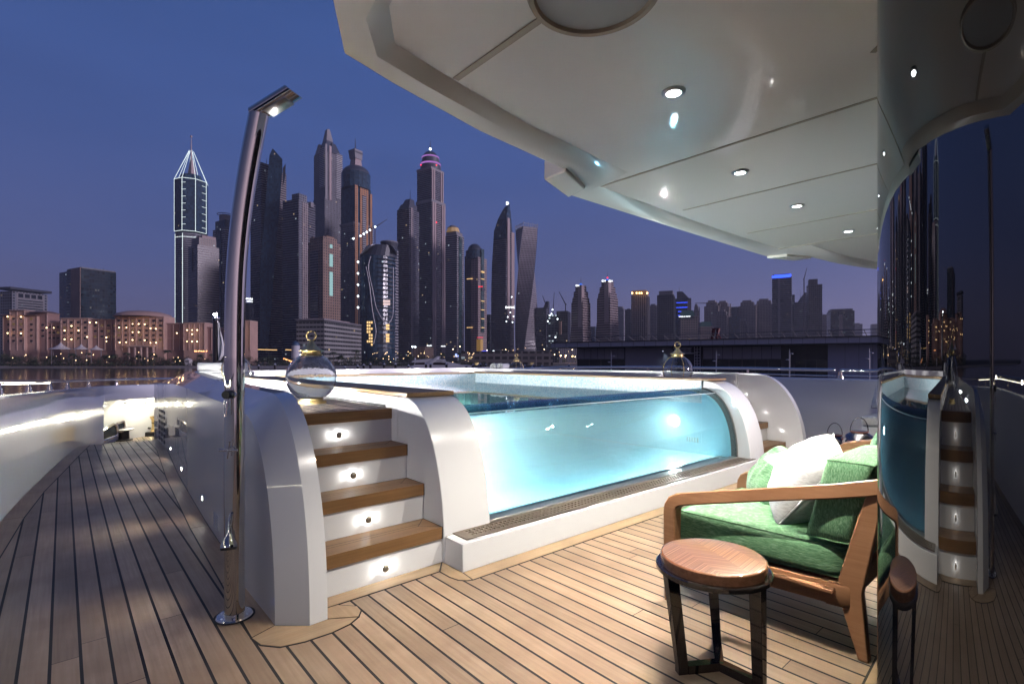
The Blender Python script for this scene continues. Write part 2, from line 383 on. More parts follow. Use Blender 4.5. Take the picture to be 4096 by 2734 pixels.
# dark mirror glass superstructure with a rounded corner
WC = (2.07, -.283)
def wallcurve(R, n1=28, n2=14):
    pts = [(WC[0] - R, -6), (WC[0] - R, -2.5)]
    for k in range(n1 + 1):
        a = R_(180 - 85 * k / n1); pts.append((WC[0] + R * math.cos(a), WC[1] + R * math.sin(a)))
    x1, y1 = pts[-1]; cx = 4.15; RR = (cx - x1) / math.sin(R_(5)); cyy = y1 - math.sqrt(RR * RR - (cx - x1) ** 2)
    for k in range(1, n2 + 1):
        xx = lerp(x1, cx, k / n2); pts.append((xx, cyy + math.sqrt(RR * RR - (xx - cx) ** 2)))
    return pts
half = wallcurve(.75); full = half + [(8.3 - x, y) for x, y in reversed(half[:-1])]
DG = pbr('dark_mirror_glass', (.003, .0035, .005), .012, ior=2.1)
m = MB(); m.prism([(1.6, -12), (6.7, -12), (6.7, -.9), (1.6, -.9)], 2.8, 9); UPD = m  # unseen upper block, added to keep the low sun off the deck
m = MB(); m.prism(full, 0.0, 2.497)
sup = thing('superstructure', 'dark curved mirror glass deckhouse wall reflecting the pool', 'deckhouse', (4.15, -2, 0))
m.build('glass_wall', DG, sup, angle=25); UPD.build('deckhouse_sun_block', WHITE2, sup)
hm = wallcurve(.88); om = [p for p in hm if p[1] > -2.6]; om = om + [(8.3 - x, y) for x, y in reversed(om[:-1])]
m = MB(); im = [p for p in half if p[1] > -2.6]; im = im + [(8.3 - x, y) for x, y in reversed(im[:-1])]
k0 = MB()
for q in range(len(im) - 1):
    m.face([(*im[q], .004), (*om[q], .004), (*om[q + 1], .004), (*im[q + 1], .004)])
for q in range(len(om) - 1):
    a, b = Vector(om[q]), Vector(om[q + 1]); nrm = (a - Vector(im[q])).normalized() * .009
    k0.face([(*a, .0045), (*(a + nrm), .0045), (*(b + nrm), .0045), (*b, .0045)])
m.build('foot_board', MARG, sup); k0.build('foot_caulk', CAULK, sup)

# ------------------------------------------------------------------ left and right bulwarks
def bulwark(name, label, mir, t0=.11):
    th = thing(name, label, 'bulwark', (mir(-.5), 4, 0))
    def zt(y): return interp([(0, 1.06), (6, 1.045), (8.2, .97), (10.5, .90), (12, .86), (14.4, .78)], y)
    pts = [(x, y) for y, x in BUL]
    dense = []
    for (a, b) in zip(pts, pts[1:]):
        n = max(1, int(math.dist(a, b) / .35))
        for k in range(n): dense.append((lerp(a[0], b[0], k / n), lerp(a[1], b[1], k / n)))
    dense.append(pts[-1])
    for _ in range(6): dense = [dense[0]] + [((dense[i - 1][0] + 2 * dense[i][0] + dense[i + 1][0]) / 4, (dense[i - 1][1] + 2 * dense[i][1] + dense[i + 1][1]) / 4) for i in range(1, len(dense) - 1)] + [dense[-1]]
    nor = []
    for i in range(len(dense)):
        a, b = dense[max(0, i - 1)], dense[min(len(dense) - 1, i + 1)]; d = Vector((b[0] - a[0], b[1] - a[1])).normalized(); nor.append((-d.y, d.x))
    def P(i, off, z): return (mir(dense[i][0] + nor[i][0] * off), dense[i][1] + nor[i][1] * off, z)
    i0 = min(i for i in range(len(dense)) if dense[i][1] > 11.5); i1 = min(i for i in range(len(dense)) if dense[i][1] > 14.05)
    def seg(ia, ib, z0f, recess=0):
        rows = []
        for i in range(ia, ib + 1):
            y = dense[i][1]; z = zt(y); z0 = z0f(y)
            rows.append([P(i, recess, z0), P(i, recess, z - .03), P(i, recess + .012, z - .008), P(i, recess + .03, z), P(i, recess + .20, z), P(i, recess + .24, z - .03), P(i, recess + .3, -2.5), P(i, recess + .1, -2.5)])
        g = MB(); g.grid(rows, closed=True); g.face(list(reversed(rows[0]))); g.face(rows[-1]); return g
    seg(0, i0, lambda y: -.5 if y > 10 else -.05).build('wall', WHITE, th, angle=50)
    # over the mooring space the wall is cut open below a deep top band
    rows = []
    for i in range(i0, i1 + 1):
        y = dense[i][1]; z = zt(y); zl = interp([(11.5, .585), (12.8, .55), (14.1, .49)], y)
        rows.append([P(i, 0, zl), P(i, 0, z - .03), P(i, .012, z - .008), P(i, .03, z), P(i, .20, z), P(i, .24, z - .03), P(i, .24, zl)])
    g = MB(); g.grid(rows, closed=True); g.face(list(reversed(rows[0]))); g.face(rows[-1]); g.build('top_band', WHITE, th, angle=50)
    rows = []
    for i in range(i0, i1 + 1):
        rows.append([P(i, .245, .62), P(i, .55, .50), P(i, .80, .18), P(i, .82, -.42), P(i, .95, -.42), P(i, .95, .2), P(i, .62, .66), P(i, .25, .72)])
    g = MB(); g.grid(rows, closed=True); g.face(list(reversed(rows[0]))); g.face(rows[-1]); g.build('recess_wall', WHITE, th, angle=60)
    seg(i1, len(dense) - 1, lambda y: -.5).build('bow_wall', WHITE, th, angle=50)
    return th, dense, P, zt
bl, dense, PL, ZT = bulwark('bulwark', 'long curved white bulwark along the far side of the side deck, glossy and lit', lambda x: x)
brt, _, PR, _ = bulwark('bulwark', 'white bulwark behind the sofa under the steel double rail', lambda x: 8.3 - x)
# hatch door outline in the left bulwark
hx = lambda y: interp(BUL, y)
g = MB()
def hp(px, py, off=.004):
    a = (px - 2048) / 2048; dx = FW[0] + a * RT[0]; dy = FW[1] + a * RT[1]
    t = 5.0
    for _ in range(40):
        t = t + ((hx(t * dy)) - t * dx) / max(.2, dx - (hx(t * dy + .01) - hx(t * dy)) / .01 * dy) * .5
    return (t * dx + off, t * dy, EYE - (py - 1436) / 2048 * t)
q = [hp(136, 1628), hp(172, 1611), hp(183, 1832), hp(146, 1865)]
for a, b in zip(q, q[1:] + q[:1]): g.tube([a, b], .004, 6)
g.build('hatch_groove', pbr('groove_grey', (.35, .35, .36), .4), bl)
# rails
def rail(name, label, pts, r, group=None, r2=None, posts=(), posth=.13, base=.03, second=None):
    th = thing(name, label, 'railing', pts[0], group)
    MB().tube(pts, r, 14).build('top_rail', CHROME, th)
    if second: MB().tube(second, .009, 8).build('lower_rail', CHROME, th)
    for (p, h) in posts:
        g = MB(); g.lathe([(0, 0), (base * 1.3, 0), (base * 1.3, .01), (base, .012), (base * .9, .05), (base * .62, .055), (base * .55, h - .006), (0, h - .006)], p, 14)
        g.build('post', CHROME, th)
    return th
rp = []; rr = []
ix = [i for i in range(len(dense)) if dense[i][1] > -2]
rr = [PL(i, .10, ZT(dense[i][1]) + .118 - .001 * max(0, dense[i][1] - 6)) for i in ix]
acc = 0; nexty = 4.9
for i in ix:
    if dense[i][1] >= nexty and dense[i][1] < 14: rp.append((PL(i, .10, ZT(dense[i][1]) - .002), .115)); nexty = dense[i][1] + 1.12
rl = rail('handrail', 'low polished steel handrail on the left bulwark with its lit strip', rr, .021, posts=rp)
# led strip under the near part of the rail
st = [Vector(p) - Vector((0, 0, .021)) for p in rr if 2.0 < p[1] < 9.4]
LED = emis('warm_white_led', (1, .93, .72), 16)
MB().tube(st, .0045, 6).build('light_strip', LED, rl)
for k in range(0, len(st) - 3, 5):
    light('POINT', st[k] - Vector((-.12, 0, -.015)), 1.4, (1, .93, .75), .02, rl)
mr_ = lambda x: 8.3 - x
pr = [(9.0, y, 1.178) for y in (-2, 0, 1.5, 2.62)] 
rail('handrail', 'polished steel rail above the right bulwark beside the dark glass', [(9.02, -1.5, 1.165), (9.02, 2.6, 1.178)], .022, posts=[((9.02, 2.6, 1.04), .13)], base=.045, second=[(9.02, -1.5, 1.095), (9.02, 2.6, 1.10)])
pts = [(9.0, 2.66, 1.182), (8.97, 4, 1.19), (8.86, 5, 1.19), (8.74, 6.2, 1.19), (8.5, 8, 1.165), (8.2, 10, 1.1)]
rail('handrail', 'polished steel rail running on past the right hand arch in front of the dark pier', pts, .024, posts=[((8.97, 4.0, 1.04), .14), ((8.78, 5.9, 1.035), .14), ((8.5, 8.0, .99), .16)], second=[(p[0], p[1], p[2] - .09) for p in pts[:4]])

# ------------------------------------------------------------------ outer arched side walls of the stairs
def outer_cheek(name, label, mir, dy=0, dx=0, solid_end=10.9):
    th = thing(name, label, 'side wall', (mir(.9) + dx, 4 + dy, 0))
    p = 2 / 2.15; rows = []
    for k in range(25):
        f = R_(90 * k / 24); c, s = math.cos(f) ** p, math.sin(f) ** p
        A = (.808, 3.39 - .645 * c, 1.035 * s); B = (.94, 3.3 - .674 * c, 1.15 * s); C = (1.033, 3.3 - .67 * c, 1.152 * s)
        rows.append([(A[0], A[1], 0), A, B, C, (C[0], max(C[1], 2.9) if 0 else C[1], 0)])
    Bt = [(3.3, .94), (4, .98), (5.06, 1.06), (6.7, 1.22), (8.37, 1.40), (10, 1.53), (11, 1.6)]
    for y in [3.6, 4, 4.5, 5, 5.6, 6.3, 7, 7.7, 8.4, 9.1, 9.6, 10, 10.3, 10.6, 10.85]:
        za = interp([(3.4, 1.035), (5, 1.042), (6.8, 1.05), (8.5, 1.02), (10.4, .95), (10.9, .93)], y)
        zb = interp([(3.3, 1.15), (9.6, 1.15), (10.3, 1.08), (10.9, .94)], y)
        ya = y + .09 * max(0, 1 - (y - 3.6) / 3)
        xa = interp(SIDE, ya); xb = max(interp(Bt, y), xa + .02); xc = xb + interp([(3.3, .093), (10, .12)], y)
        rows.append([(xa, ya, -.5 if y > 10.4 else 0), (xa, ya, za), (xb, y, zb), (xc, y, zb + .002), (xc, y, -.5 if y > 10.4 else 0)])
    rows = [[(mir(x) + dx, y + dy, z) for x, y, z in r] for r in rows]
    g = MB(); g.grid(rows); g.face(rows[-1]); g.build('arched_wall', WHITE, th, angle=22)
    return th
ck = outer_cheek('arched_side_wall', 'tall white side wall beside the shower with wide sloping top and curved front', lambda x: x)
ckr = outer_cheek('arched_side_wall', 'white curved side wall of the far stairs, behind the green cushions', lambda x: 8.3 - x, -.11, .06)
# vents, louvre and drain on the left one
VB = pbr('vent_dark', (.03, .03, .035), .5)
g = MB()
for k in range(3):
    for j in range(6):
        y = 9.45 + k * .28; xx = interp(SIDE, y) - .004; z = .05 + j * .09
        g.box(xx - .004, y, z, xx + .004, y + .12, z + .045)
g.build('vent', VB, ck)
g = MB()
for j in range(6):
    y0, y1 = 4.28, 4.47; z = .075 + j * .02
    g.face([(interp(SIDE, y0) - .002, y0, z), (interp(SIDE, y1) - .002, y1, z), (interp(SIDE, y1) - .016, y1, z + .014), (interp(SIDE, y0) - .016, y0, z + .014)])
g.build('louvre', WHITE2, ck, smooth=False)
LENS = emis('deck_light_lens', (1, .97, .90), 160)
for i, (y, z) in enumerate([(3.38, .187), (5.04, .161), (6.64, .144), (8.26, .141)]):
    xx = interp(SIDE, y)
    g = MB(); g.lathe([(0, -.004), (.017, -.004), (.017, .002), (.023, .004), (.024, -.002), (.024, .01)], (xx - .004, y, z), 20, 'x')
    d = thing('deck_light', ['nearest', 'second nearest', 'third', 'farthest'][i] + ' small round courtesy light low in the white wall by the side deck', 'wall light', (xx, y, z), 'courtesy lights low on the side wall')
    MB().lathe([(.016, .003), (.024, .0), (.026, -.006), (.020, -.009), (.016, -.008)], (xx, y, z), 20, 'x').build('rim', CHROME, d)
    MB().lathe([(0, -.0075), (.016, -.0065)], (xx, y, z), 16, 'x').build('lens', LENS, d)
    light('SPOT', (xx - .05, y, z), 15, (1, .97, .92), .03, d, (0, R_(109), R_(0)), 112, .8)

# ------------------------------------------------------------------ inner arches beside the pool glass
def arch_prof(yfr, yc, zt, yback, n=2.2, K=28, z0=0):
    pr = []
    for k in range(K + 1):
        f = R_(90 * k / K); c, s = math.cos(f) ** (2 / n), math.sin(f) ** (2 / n)
        pr.append((yc - (yc - yfr) * c, zt * s))
    pr += [(yback, zt), (yback, z0)]
    return pr
th = thing('arched_pool_end', 'broad white rounded arch between the stairs and the left end of the pool glass', 'side wall', (2.1, 3.1, 0))
MB().xprism(arch_prof(2.84, 3.38, 1.070, 3.47), 1.896, 2.288).build('arched_wall', WHITE, th, angle=22, bevel=.006)
thr = thing('arched_pool_end', 'white rounded arch framing the right end of the pool glass', 'side wall', (6.2, 3.0, 0))
MB().xprism(arch_prof(2.655, 3.26, 1.078, 3.30), 6.045, 6.42).build('arched_wall', WHITE, thr, angle=22, bevel=.006)

# ------------------------------------------------------------------ stairs
YN = [2.857, 3.087, 3.318, 3.552]; ZN = [.240, .484, .728, .976]
COVER = pbr('satin_brass_cover', (.50, .44, .34), .38, .7)
GLOW = emis('step_light_glow', (1, .98, .95), 40)
def stairs(name, label, x0, x1, lit=True, dy=0, lights_x=.44, labs=None):
    th = thing(name, label, 'stairs', ((x0 + x1) / 2, 2.86 + dy, 0))
    for k in range(4):
        y = YN[k] + dy; z0 = ZN[k - 1] if k else .0; z1 = ZN[k]
        g = MB(); g.box(x0, y + .012, z0, x1, y + .03, z1 - .078 if k < 3 else z1 - .078); g.build('riser', WHITE, th)
        if k < 3:
            y2 = YN[k + 1] + dy + .012
            g = MB(); g.box(x0 + .002, y, z1 - .078, x1 - .006, y2, z1)
            g.cm = 1; s = .0006
            def ln(a, b, w=.004):
                a, b = Vector(a), Vector(b); d = (b - a).normalized(); n = Vector((-d.y, d.x)) * w / 2
                g.face([(*(a + n), z1 + s), (*(a - n), z1 + s), (*(b - n), z1 + s), (*(b + n), z1 + s)])
            ln((x0, y + .115), (x1 - .12, y + .115)); ln((x0, y + .150), (x1 - .085, y + .150))
            ln((x1 - .085, y + .150), (x1 - .006, y2)); ln((x1 - .12, y + .115), (x1 - .085, y + .15)); ln((x1 - .12, y + .115), (x1 - .006, y + .02)); ln((x0, y2 - .003), (x1 - .006, y2 - .003))
            g.box(x1 - .006, y - .001, z1 - .079, x1 - .0005, y2, z1 + .0008)
            g.build('tread', [NOSE, CAULK], th, bevel=.0)
        xx = x0 + lights_x; zc = (z0 + z1 - .078) / 2 + .0
        L = bpy.data.objects.new('step_light', None); COL.objects.link(L); L.parent = th; ORG[L.name] = Vector((xx, y, zc)); L.location = Vector((xx, y, zc)) - org(th)
        if not lit: zc = zc
        g = MB(); g.lathe([(0, -.026), (.010, -.0255), (.018, -.022), (.0225, -.015), (.023, -.010), (.020, -.008), (.012, -.008), (.012, .011)], (xx, y, zc), 28, 'y')
        g.build('cover', COVER, L)
        MB().lathe([(.0125, -.008), (.0125, .011)], (xx, y, zc), 16, 'y').build('lens', GLOW, L)
        for sx_ in (-1, 1):
            light('SPOT', (xx + sx_ * .016, y - .008, zc), 1.1, (1, .97, .90), .008, L, (0, R_(-90 * sx_), 0), 118, .9)
    return th
stairs('pool_stairs', 'white stairs with brown teak treads between the shower and the pool arch', 1.033, 1.894)
stairs('pool_stairs', 'far white stairs with teak treads, mostly hidden behind the right pool arch', 6.422, 7.30, False, -.11)

# ------------------------------------------------------------------ platform round the pool
pf = thing('pool_surround', 'teak platform and white coaming walls running round the pool', 'platform', (1.5, 6, 0))
g = MB(); zt = .976
def cx_(y): return interp([(3.3, 1.035), (4, 1.075), (5.06, 1.155), (6.7, 1.32), (8.37, 1.50), (10, 1.64)], y)
yy = [3.64, 4.5, 5.5, 6.7, 8.0, 9.2]
g.prism([(1.035, 3.64)] + [(1.894, 3.64), (1.894, 8.24), (6.42, 8.24), (6.42, 3.6), (7.27, 3.6), (7.27, 9.2)] + [(cx_(y), y) for y in reversed(yy[1:])], zt - .06, zt)
g.build('platform_planking', PLAT, pf)
g = MB(); g.box(1.035, 3.552, .898, 1.894, 3.638, zt); g.build('step_nosing', NOSE, pf, bevel=.003)
g = MB(); g.box(1.036, 3.6385, zt - .01, 1.894, 3.642, zt + .001); g.build('caulk_line', CAULK, pf)
g = MB(); g.box(6.422, 3.44, .898, 7.30, 3.60, zt); g.build('step_nosing', NOSE, pf, bevel=.003)
# outer coaming wall (the white band seen beyond the pool)
g = MB(); g.box(1.55, 9.2, .0, 7.5, 9.36, 1.168); g.build('coaming', WHITE, pf, bevel=.01)
g = MB(); g.prism([(7.27, 3.4), (7.35, 3.4), (7.35, 9.2), (7.27, 9.2)], .9, 1.16); g.build('coaming_side', WHITE, pf, bevel=.01)
# pool walls carrying the coping boards
g = MB(); g.box(1.897, 3.471, .0, 2.29, 8.24, 1.068); g.build('pool_wall', WHITE, pf)
g = MB(); g.box(2.291, 7.96, .0, 6.03, 8.24, 1.068); g.build('pool_wall', WHITE, pf)
g = MB(); g.box(6.031, 3.302, .0, 6.40, 8.24, 1.078); g.build('pool_wall', WHITE, pf)
g = MB(); g.box(1.893, 3.66, .977, 1.8965, 8.2, .996); g.build('drain_gap', CAULK, pf)
g = MB(); g.box(1.885, 3.31, 1.0705, 2.30, 8.0, 1.104); g.build('coping_board', COPE, pf, bevel=.006)
g = MB(); g.box(1.885, 8.002, 1.0705, 6.43, 8.25, 1.104); g.build('coping_board', MARG, pf, bevel=.006)
g = MB(); g.box(5.985, 3.14, 1.080, 6.43, 8.0, 1.108); g.build('coping_board', COPE, pf, bevel=.006)
CL = [(7.262, y, 1.02, 'x') for y in (4.6, 5.6, 6.8, 8.2)] + [(x, 9.195, 1.02, 'y') for x in (2.6, 4.0, 5.4, 6.7)] + [(cx_(y), y, 1.02, 'X') for y in (4.2, 5.6, 7.2, 8.6)]
for (x, y, z, ax) in CL:
    L = bpy.data.objects.new('coaming_light', None); COL.objects.link(L); L.parent = pf; ORG[L.name] = Vector((x, y, z)); L.location = Vector((x, y, z)) - org(pf)
    d = {'x': (-1, 0), 'y': (0, -1), 'X': (1, 0)}[ax]
    prof = [(0, .036), (.012, .034), (.023, .026), (.029, .014), (.030, .010), (.022, .008), (.012, .008), (.012, -.0)]
    prof = [(r, h * (d[0] + d[1])) for r, h in prof]
    MB().lathe(prof, (x, y, z), 16, 'y' if ax == 'y' else 'x').build('cover', STEEL, L)
    MB().lathe([(.0125, .002 * (d[0] + d[1])), (.0125, .012 * (d[0] + d[1]))], (x, y, z), 12, 'y' if ax == 'y' else 'x').build('lens', GLOW, L)
    for s in (-1, 1):
        light('POINT', (x + d[0] * .03 + (s * .05 if ax == 'y' else 0), y + d[1] * .03 + (s * .05 if ax != 'y' else 0), z), ({'x': 9, 'y': 12, 'X': 30}[ax] if y < 8.3 or ax == 'y' else 6), (1, .98, .95), .01, L)

# ------------------------------------------------------------------ swimming pool
def mosaic():
    m = bpy.data.materials.new('glass_mosaic'); m.use_nodes = True; t = m.node_tree; b = t.nodes['Principled BSDF']
    c = N(t, 'ShaderNodeTexCoord'); s = N(t, 'ShaderNodeSeparateXYZ'); t.links.new(c.outputs['Object'], s.inputs[0])
    P = .0262
    u = mth(t, 'DIVIDE', mth(t, 'ADD', s.outputs[0], s.outputs[1]), P); v = mth(t, 'DIVIDE', s.outputs[2], P)
    gu = mth(t, 'GREATER_THAN', mth(t, 'ABSOLUTE', mth(t, 'SUBTRACT', mth(t, 'FRACT', u), .5)), .44)
    gv = mth(t, 'GREATER_THAN', mth(t, 'ABSOLUTE', mth(t, 'SUBTRACT', mth(t, 'FRACT', v), .5)), .44)
    g = mth(t, 'MAXIMUM', gu, gv)
    cc = N(t, 'ShaderNodeCombineXYZ'); t.links.new(mth(t, 'FLOOR', u), cc.inputs[0]); t.links.new(mth(t, 'FLOOR', v), cc.inputs[1])
    w = N(t, 'ShaderNodeTexWhiteNoise', noise_dimensions='2D'); t.links.new(cc.outputs[0], w.inputs['Vector'])
    r = N(t, 'ShaderNodeValToRGB'); t.links.new(w.outputs[0], r.inputs[0]); setramp(r.color_ramp, [(0, (.40, .58, .66)), (.3, (.52, .68, .74)), (.65, (.62, .75, .78)), (1, (.74, .80, .81))])
    t.links.new(mixc(t, g, r.outputs[0], (.80, .82, .82)), b.inputs['Base Color']); b.inputs['Roughness'].default_value = .18; b.inputs['Coat Weight'].default_value = .5
    return m
MOS = mosaic()
BASIN = pbr('pool_lining_pale_cyan', (.36, .78, .92), .5, var=.06, vscale=1.2)
pool = thing('swimming_pool', 'raised pool glowing pale cyan behind a curved clear front panel', 'swimming pool', (4.15, 5, 0))
def gy(x): return 2.905 - .022 * (x - 2.3)
K = 26; n = 2.2
def glass_row(x, off):
    row = []
    y0 = gy(x) + off; yc = 3.30; zt = .985 - off
    for k in range(K + 1):
        f = R_(90 * k / K); c, s = math.cos(f) ** (2 / n), math.sin(f) ** (2 / n)
        row.append((x, yc - (yc - y0) * c, .19 + (zt - .19) * s))
    return row
XS = [2.291, 3.2, 4.15, 5.1, 6.02]
ACR = glassy('clear_acrylic', (.90, .97, .985), 0.0, 1.45)
g = MB()
rows = [glass_row(x, 0) for x in XS]; rows2 = [glass_row(x, .055) for x in XS]
g.grid([a + list(reversed(b)) for a, b in zip(rows, rows2)], closed=True)
g.face(rows[0] + list(reversed(rows2[0]))); g.face(rows[-1] + list(reversed(rows2[-1])))
g.build('front_panel', ACR, pool, angle=50)
g = MB()   # tiled band above the waterline
g.box(2.2905, 3.50, .86, 2.297, 7.95, 1.0695); g.box(2.297, 7.945, .86, 6.02, 7.9595, 1.0695); g.box(6.02, 3.26, .80, 6.0305, 7.945, 1.0795)
g.build('tile_band', MOS, pool, smooth=False)
g = MB()
g.box(2.2905, 3.3, .16, 2.296, 7.95, .859); g.box(2.296, 7.945, .16, 6.02, 7.9595, .859); g.xprism([(a[1], a[2]) for a in glass_row(6.02, .058)][:-1] + [(3.259, .92), (3.259, .16), (2.89, .16)], 6.02, 6.030); g.box(6.02, 3.26, .16, 6.030, 7.945, .799)
g.face([(2.29, 2.93, .165), (6.03, 2.86, .165), (6.03, 7.96, .10), (2.29, 7.96, .10)])
g.build('basin_lining', BASIN, pool, smooth=False)
WAT = glassy('pool_water', (.80, .95, .98), .0, 1.33, bump=.035, bscale=2.6)
g = MB(); g.face([(2.297, 3.27, .902), (6.02, 3.27, .902), (6.02, 7.945, .902), (2.297, 7.945, .902)]); g.build('water', WAT, pool, smooth=False)
g = MB(); rws = []
for x in (2.33, 6.0):
    rws.append([(x, q[1], q[2]) for q in glass_row(x, -.008)[:-1]])
g = MB()   # dark gasket along the right edge of the panel
ra = [(6.021, q[1], q[2]) for q in glass_row(6.02, -.012)]; rb = [(6.044, q[1], q[2]) for q in glass_row(6.02, -.012)]
rc = [(6.044, q[1], q[2]) for q in glass_row(6.02, .06)]; rd = [(6.021, q[1], q[2]) for q in glass_row(6.02, .06)]
g.grid([list(x) for x in zip(ra, rb, rc, rd)], closed=True); g.build('gasket', pbr('grey_gasket', (.12, .12, .115), .4), pool, angle=50)
g = MB(); g.prism([(2.29, gy(2.3) - .03), (6.04, gy(6) - .03), (6.04, gy(6) + .07), (2.29, gy(2.3) + .07)], .1795, .192); g.build('panel_channel', pbr('channel_steel', (.42, .42, .42), .3, .8), pool, bevel=.003)
g = MB(); g.prism([(1.9, yf(1.9)), (6.62, yf(6.62)), (6.62, 3.0), (6.421, 3.0), (6.421, 2.64), (6.0, 2.64), (6.0, 3.0), (2.29, 3.0), (2.29, 2.839), (1.9, 2.839)], .0005, .179); g.build('plinth', WHITE, pool, bevel=.004)
# teak drain grate with square holes
g = MB(); xs0, xs1 = 1.965, 6.1; pitch = .0392; y0 = lambda x: yf(x) + .045
rowsY = [0, .040, .072, .104, .150]   # bar edges measured from the outer edge
nh = int((xs1 - xs0 - .16) / pitch)
def P4(xa, xb, a, b, z0=.1795, z1=.187):
    g.prism([(xa, y0(xa) + a), (xb, y0(xb) + a), (xb, y0(xb) + b), (xa, y0(xa) + b)], z0, z1)
bars = [(0, .042), (.064, .078), (.100, .114), (.136, .178)]
for a, b in bars: P4(xs0, xs1, a, b)
for k in range(nh + 1):
    xa = xs0 + .08 + k * pitch; w = .0175
    for a, b in ((.042, .064), (.078, .100), (.114, .136)):
        if k == 0: P4(xs0, xs0 + .08 + .0, a, b)
        elif k == nh: P4(xa, xs1, a, b)
        else: P4(xa, xa + w, a, b)
g.build('drain_grate', teak('teak_grate', (.13, .098, .07), (.19, .145, .105), (.10, .075, .052), 'x'), pool, smooth=False)
# skimmer plate and pool lamps
g = MB()
for k in range(5): g.box(6.012, 3.30 + k * .035, .30, 6.019, 3.32 + k * .035, .36)
g.build('skimmer', pbr('skimmer_grey', (.12, .25, .3), .4), pool)
PLENS = emis('pool_lamp_lens', (.85, 1, 1), 2.5)
for (x, y, z, ax) in [(6.015, 3.62, .55, -1), (2.30, 3.5, .5, 1), (2.30, 4.6, .5, 1), (2.30, 5.7, .5, 1), (2.30, 6.8, .5, 1)]:
    L = bpy.data.objects.new('pool_lamp', None); COL.objects.link(L); L.parent = pool; ORG[L.name] = Vector((x, y, z)); L.location = Vector((x, y, z)) - org(pool)
    MB().lathe([(.075, 0), (.09, .012 * ax), (.075, .02 * ax), (.072, .004 * ax)], (x, y, z), 28, 'x').build('rim', STEEL, L)
    MB().lathe([(0, .010 * ax), (.072, .008 * ax)], (x, y, z), 28, 'x').build('lens', PLENS, L)
    light('AREA', (x + .04 * ax, y, z), 10 if ax < 0 else (34 if y < 4 else 112), (.82, .985, 1), .09, L, (0, R_(90) * -ax, 0))
# unseen fill strips added at the panel foot for an even pool glow
LN = bpy.data.objects.new('pool_fill_light', None); COL.objects.link(LN); LN.parent = pool; ORG[LN.name] = Vector((4.15, 2.98, .2)); LN.location = Vector((4.15, 2.98, .2)) - org(pool)
g = MB(); g.box(2.4, 2.965, .166, 5.95, 3.0, .192); g.build('fill_channel', STEEL, LN)
for k in range(4):
    lo = light('AREA', (2.85 + k * .86, 3.012, .20), [.9, 2.0, 3.8, 4.6][k], (.84, .985, 1), .5, LN, (R_(-118), 0, 0) if 0 else (R_(115), 0, 0)); lo.data.shape = 'RECTANGLE'; lo.data.size = .84; lo.data.size_y = .03
lo = light('AREA', (2.312, 5.9, 1.045), 130, (.97, .99, 1), .5, LN, (0, R_(-78), 0)); lo.data.shape = 'RECTANGLE'; lo.data.size = .03; lo.data.size_y = 3.8  # hidden strip added under the left coping to whiten the mosaic
g = MB(); g.box(2.297, 4.0, 1.03, 2.305, 7.8, 1.06); g.build('coping_fill_strip', STEEL, LN)
# top lip of the acrylic with its water line
g = MB(); rws = []
for x in XS:
    q = [r for r in glass_row(x, -.003) if r[2] > .935] + [(x, 3.303, .989)]; q2 = [r for r in glass_row(x, .058) if r[2] > .87]
    rws.append(q + [(x, 3.303, .93), (x, q[0][1] + .05, .93)])
mn = min(len(r) for r in rws); rws = [r[-mn:] for r in rws]
g.grid(rws, closed=True); g.face(list(reversed(rws[0]))); g.face(rws[-1]); g.build('panel_lip', glassy('acrylic_edge', (.42, .60, .68), .02, 1.49), pool)
g = MB()
for x0, x1 in zip(XS, XS[1:]):
    g.tube([(x0, gy(x0) + .262, .936), (x1, gy(x1) + .262, .936)], .0045, 6, cap=False)
g.build('water_line', pbr('water_line_white', (.75, .82, .84), .4), pool)
# the water itself: clear with a little milky scatter
wb = bpy.data.materials.new('milky_pool_water'); wb.use_nodes = True; t = wb.node_tree; t.nodes.remove(t.nodes['Principled BSDF'])
pv = N(t, 'ShaderNodeVolumePrincipled'); pv.inputs['Color'].default_value = (.68, .94, .985, 1); pv.inputs['Density'].default_value = .62; pv.inputs['Anisotropy'].default_value = .3
t.links.new(pv.outputs[0], [n for n in t.nodes if n.type == 'OUTPUT_MATERIAL'][0].inputs['Volume'])
g = MB(); rws = []
for x in (2.30, 6.015):
    q = [r for r in glass_row(x, .06) if r[2] < .895]
    rws.append([(x, a[1], a[2]) for a in q] + [(x, 3.22, .896), (x, 7.94, .896), (x, 7.94, .2)])
g.grid(rws, closed=True); g.face(list(reversed(rws[0]))); g.face(rws[1])
if MILKY: g.build('water_body', wb, pool, smooth=False)

# ------------------------------------------------------------------ roof overhang
mir = lambda pts: pts + [(8.3 - x, y) for x, y in reversed(pts)]
I_ = [(.76, -6), (.76, 1.30), (.80, 1.52), (.91, 1.686), (1.13, 1.73), (1.71, 1.835), (2.62, 1.90), (2.70, 2.18), (3.4, 2.20), (4.15, 2.205)]
M_ = [(.705, -6), (.705, 1.33), (.745, 1.575), (.87, 1.745), (1.115, 1.80), (1.685, 1.902), (2.46, 1.98), (2.62, 2.262), (3.4, 2.278), (4.15, 2.28)]
O_ = [(.60, -6), (.60, 1.3), (.625, 1.55), (.77, 1.80), (1.0, 1.865), (1.53, 1.978), (2.20, 2.05), (2.57, 2.347), (3.4, 2.352), (4.15, 2.355)]
ov = thing('roof_overhang', 'glossy cream ceiling of the deck above, with stepped edge', 'ceiling', (4.15, 0, 2.5))
I2, M2, O2 = mir(I_[:-1] + [I_[-1]]), mir(M_[:-1] + [M_[-1]]), mir(O_[:-1] + [O_[-1]])
def dd(l): return [p for i, p in enumerate(l) if i == 0 or math.dist(p, l[i - 1]) > 1e-4]
I2, M2, O2 = dd(I2), dd(M2), dd(O2)
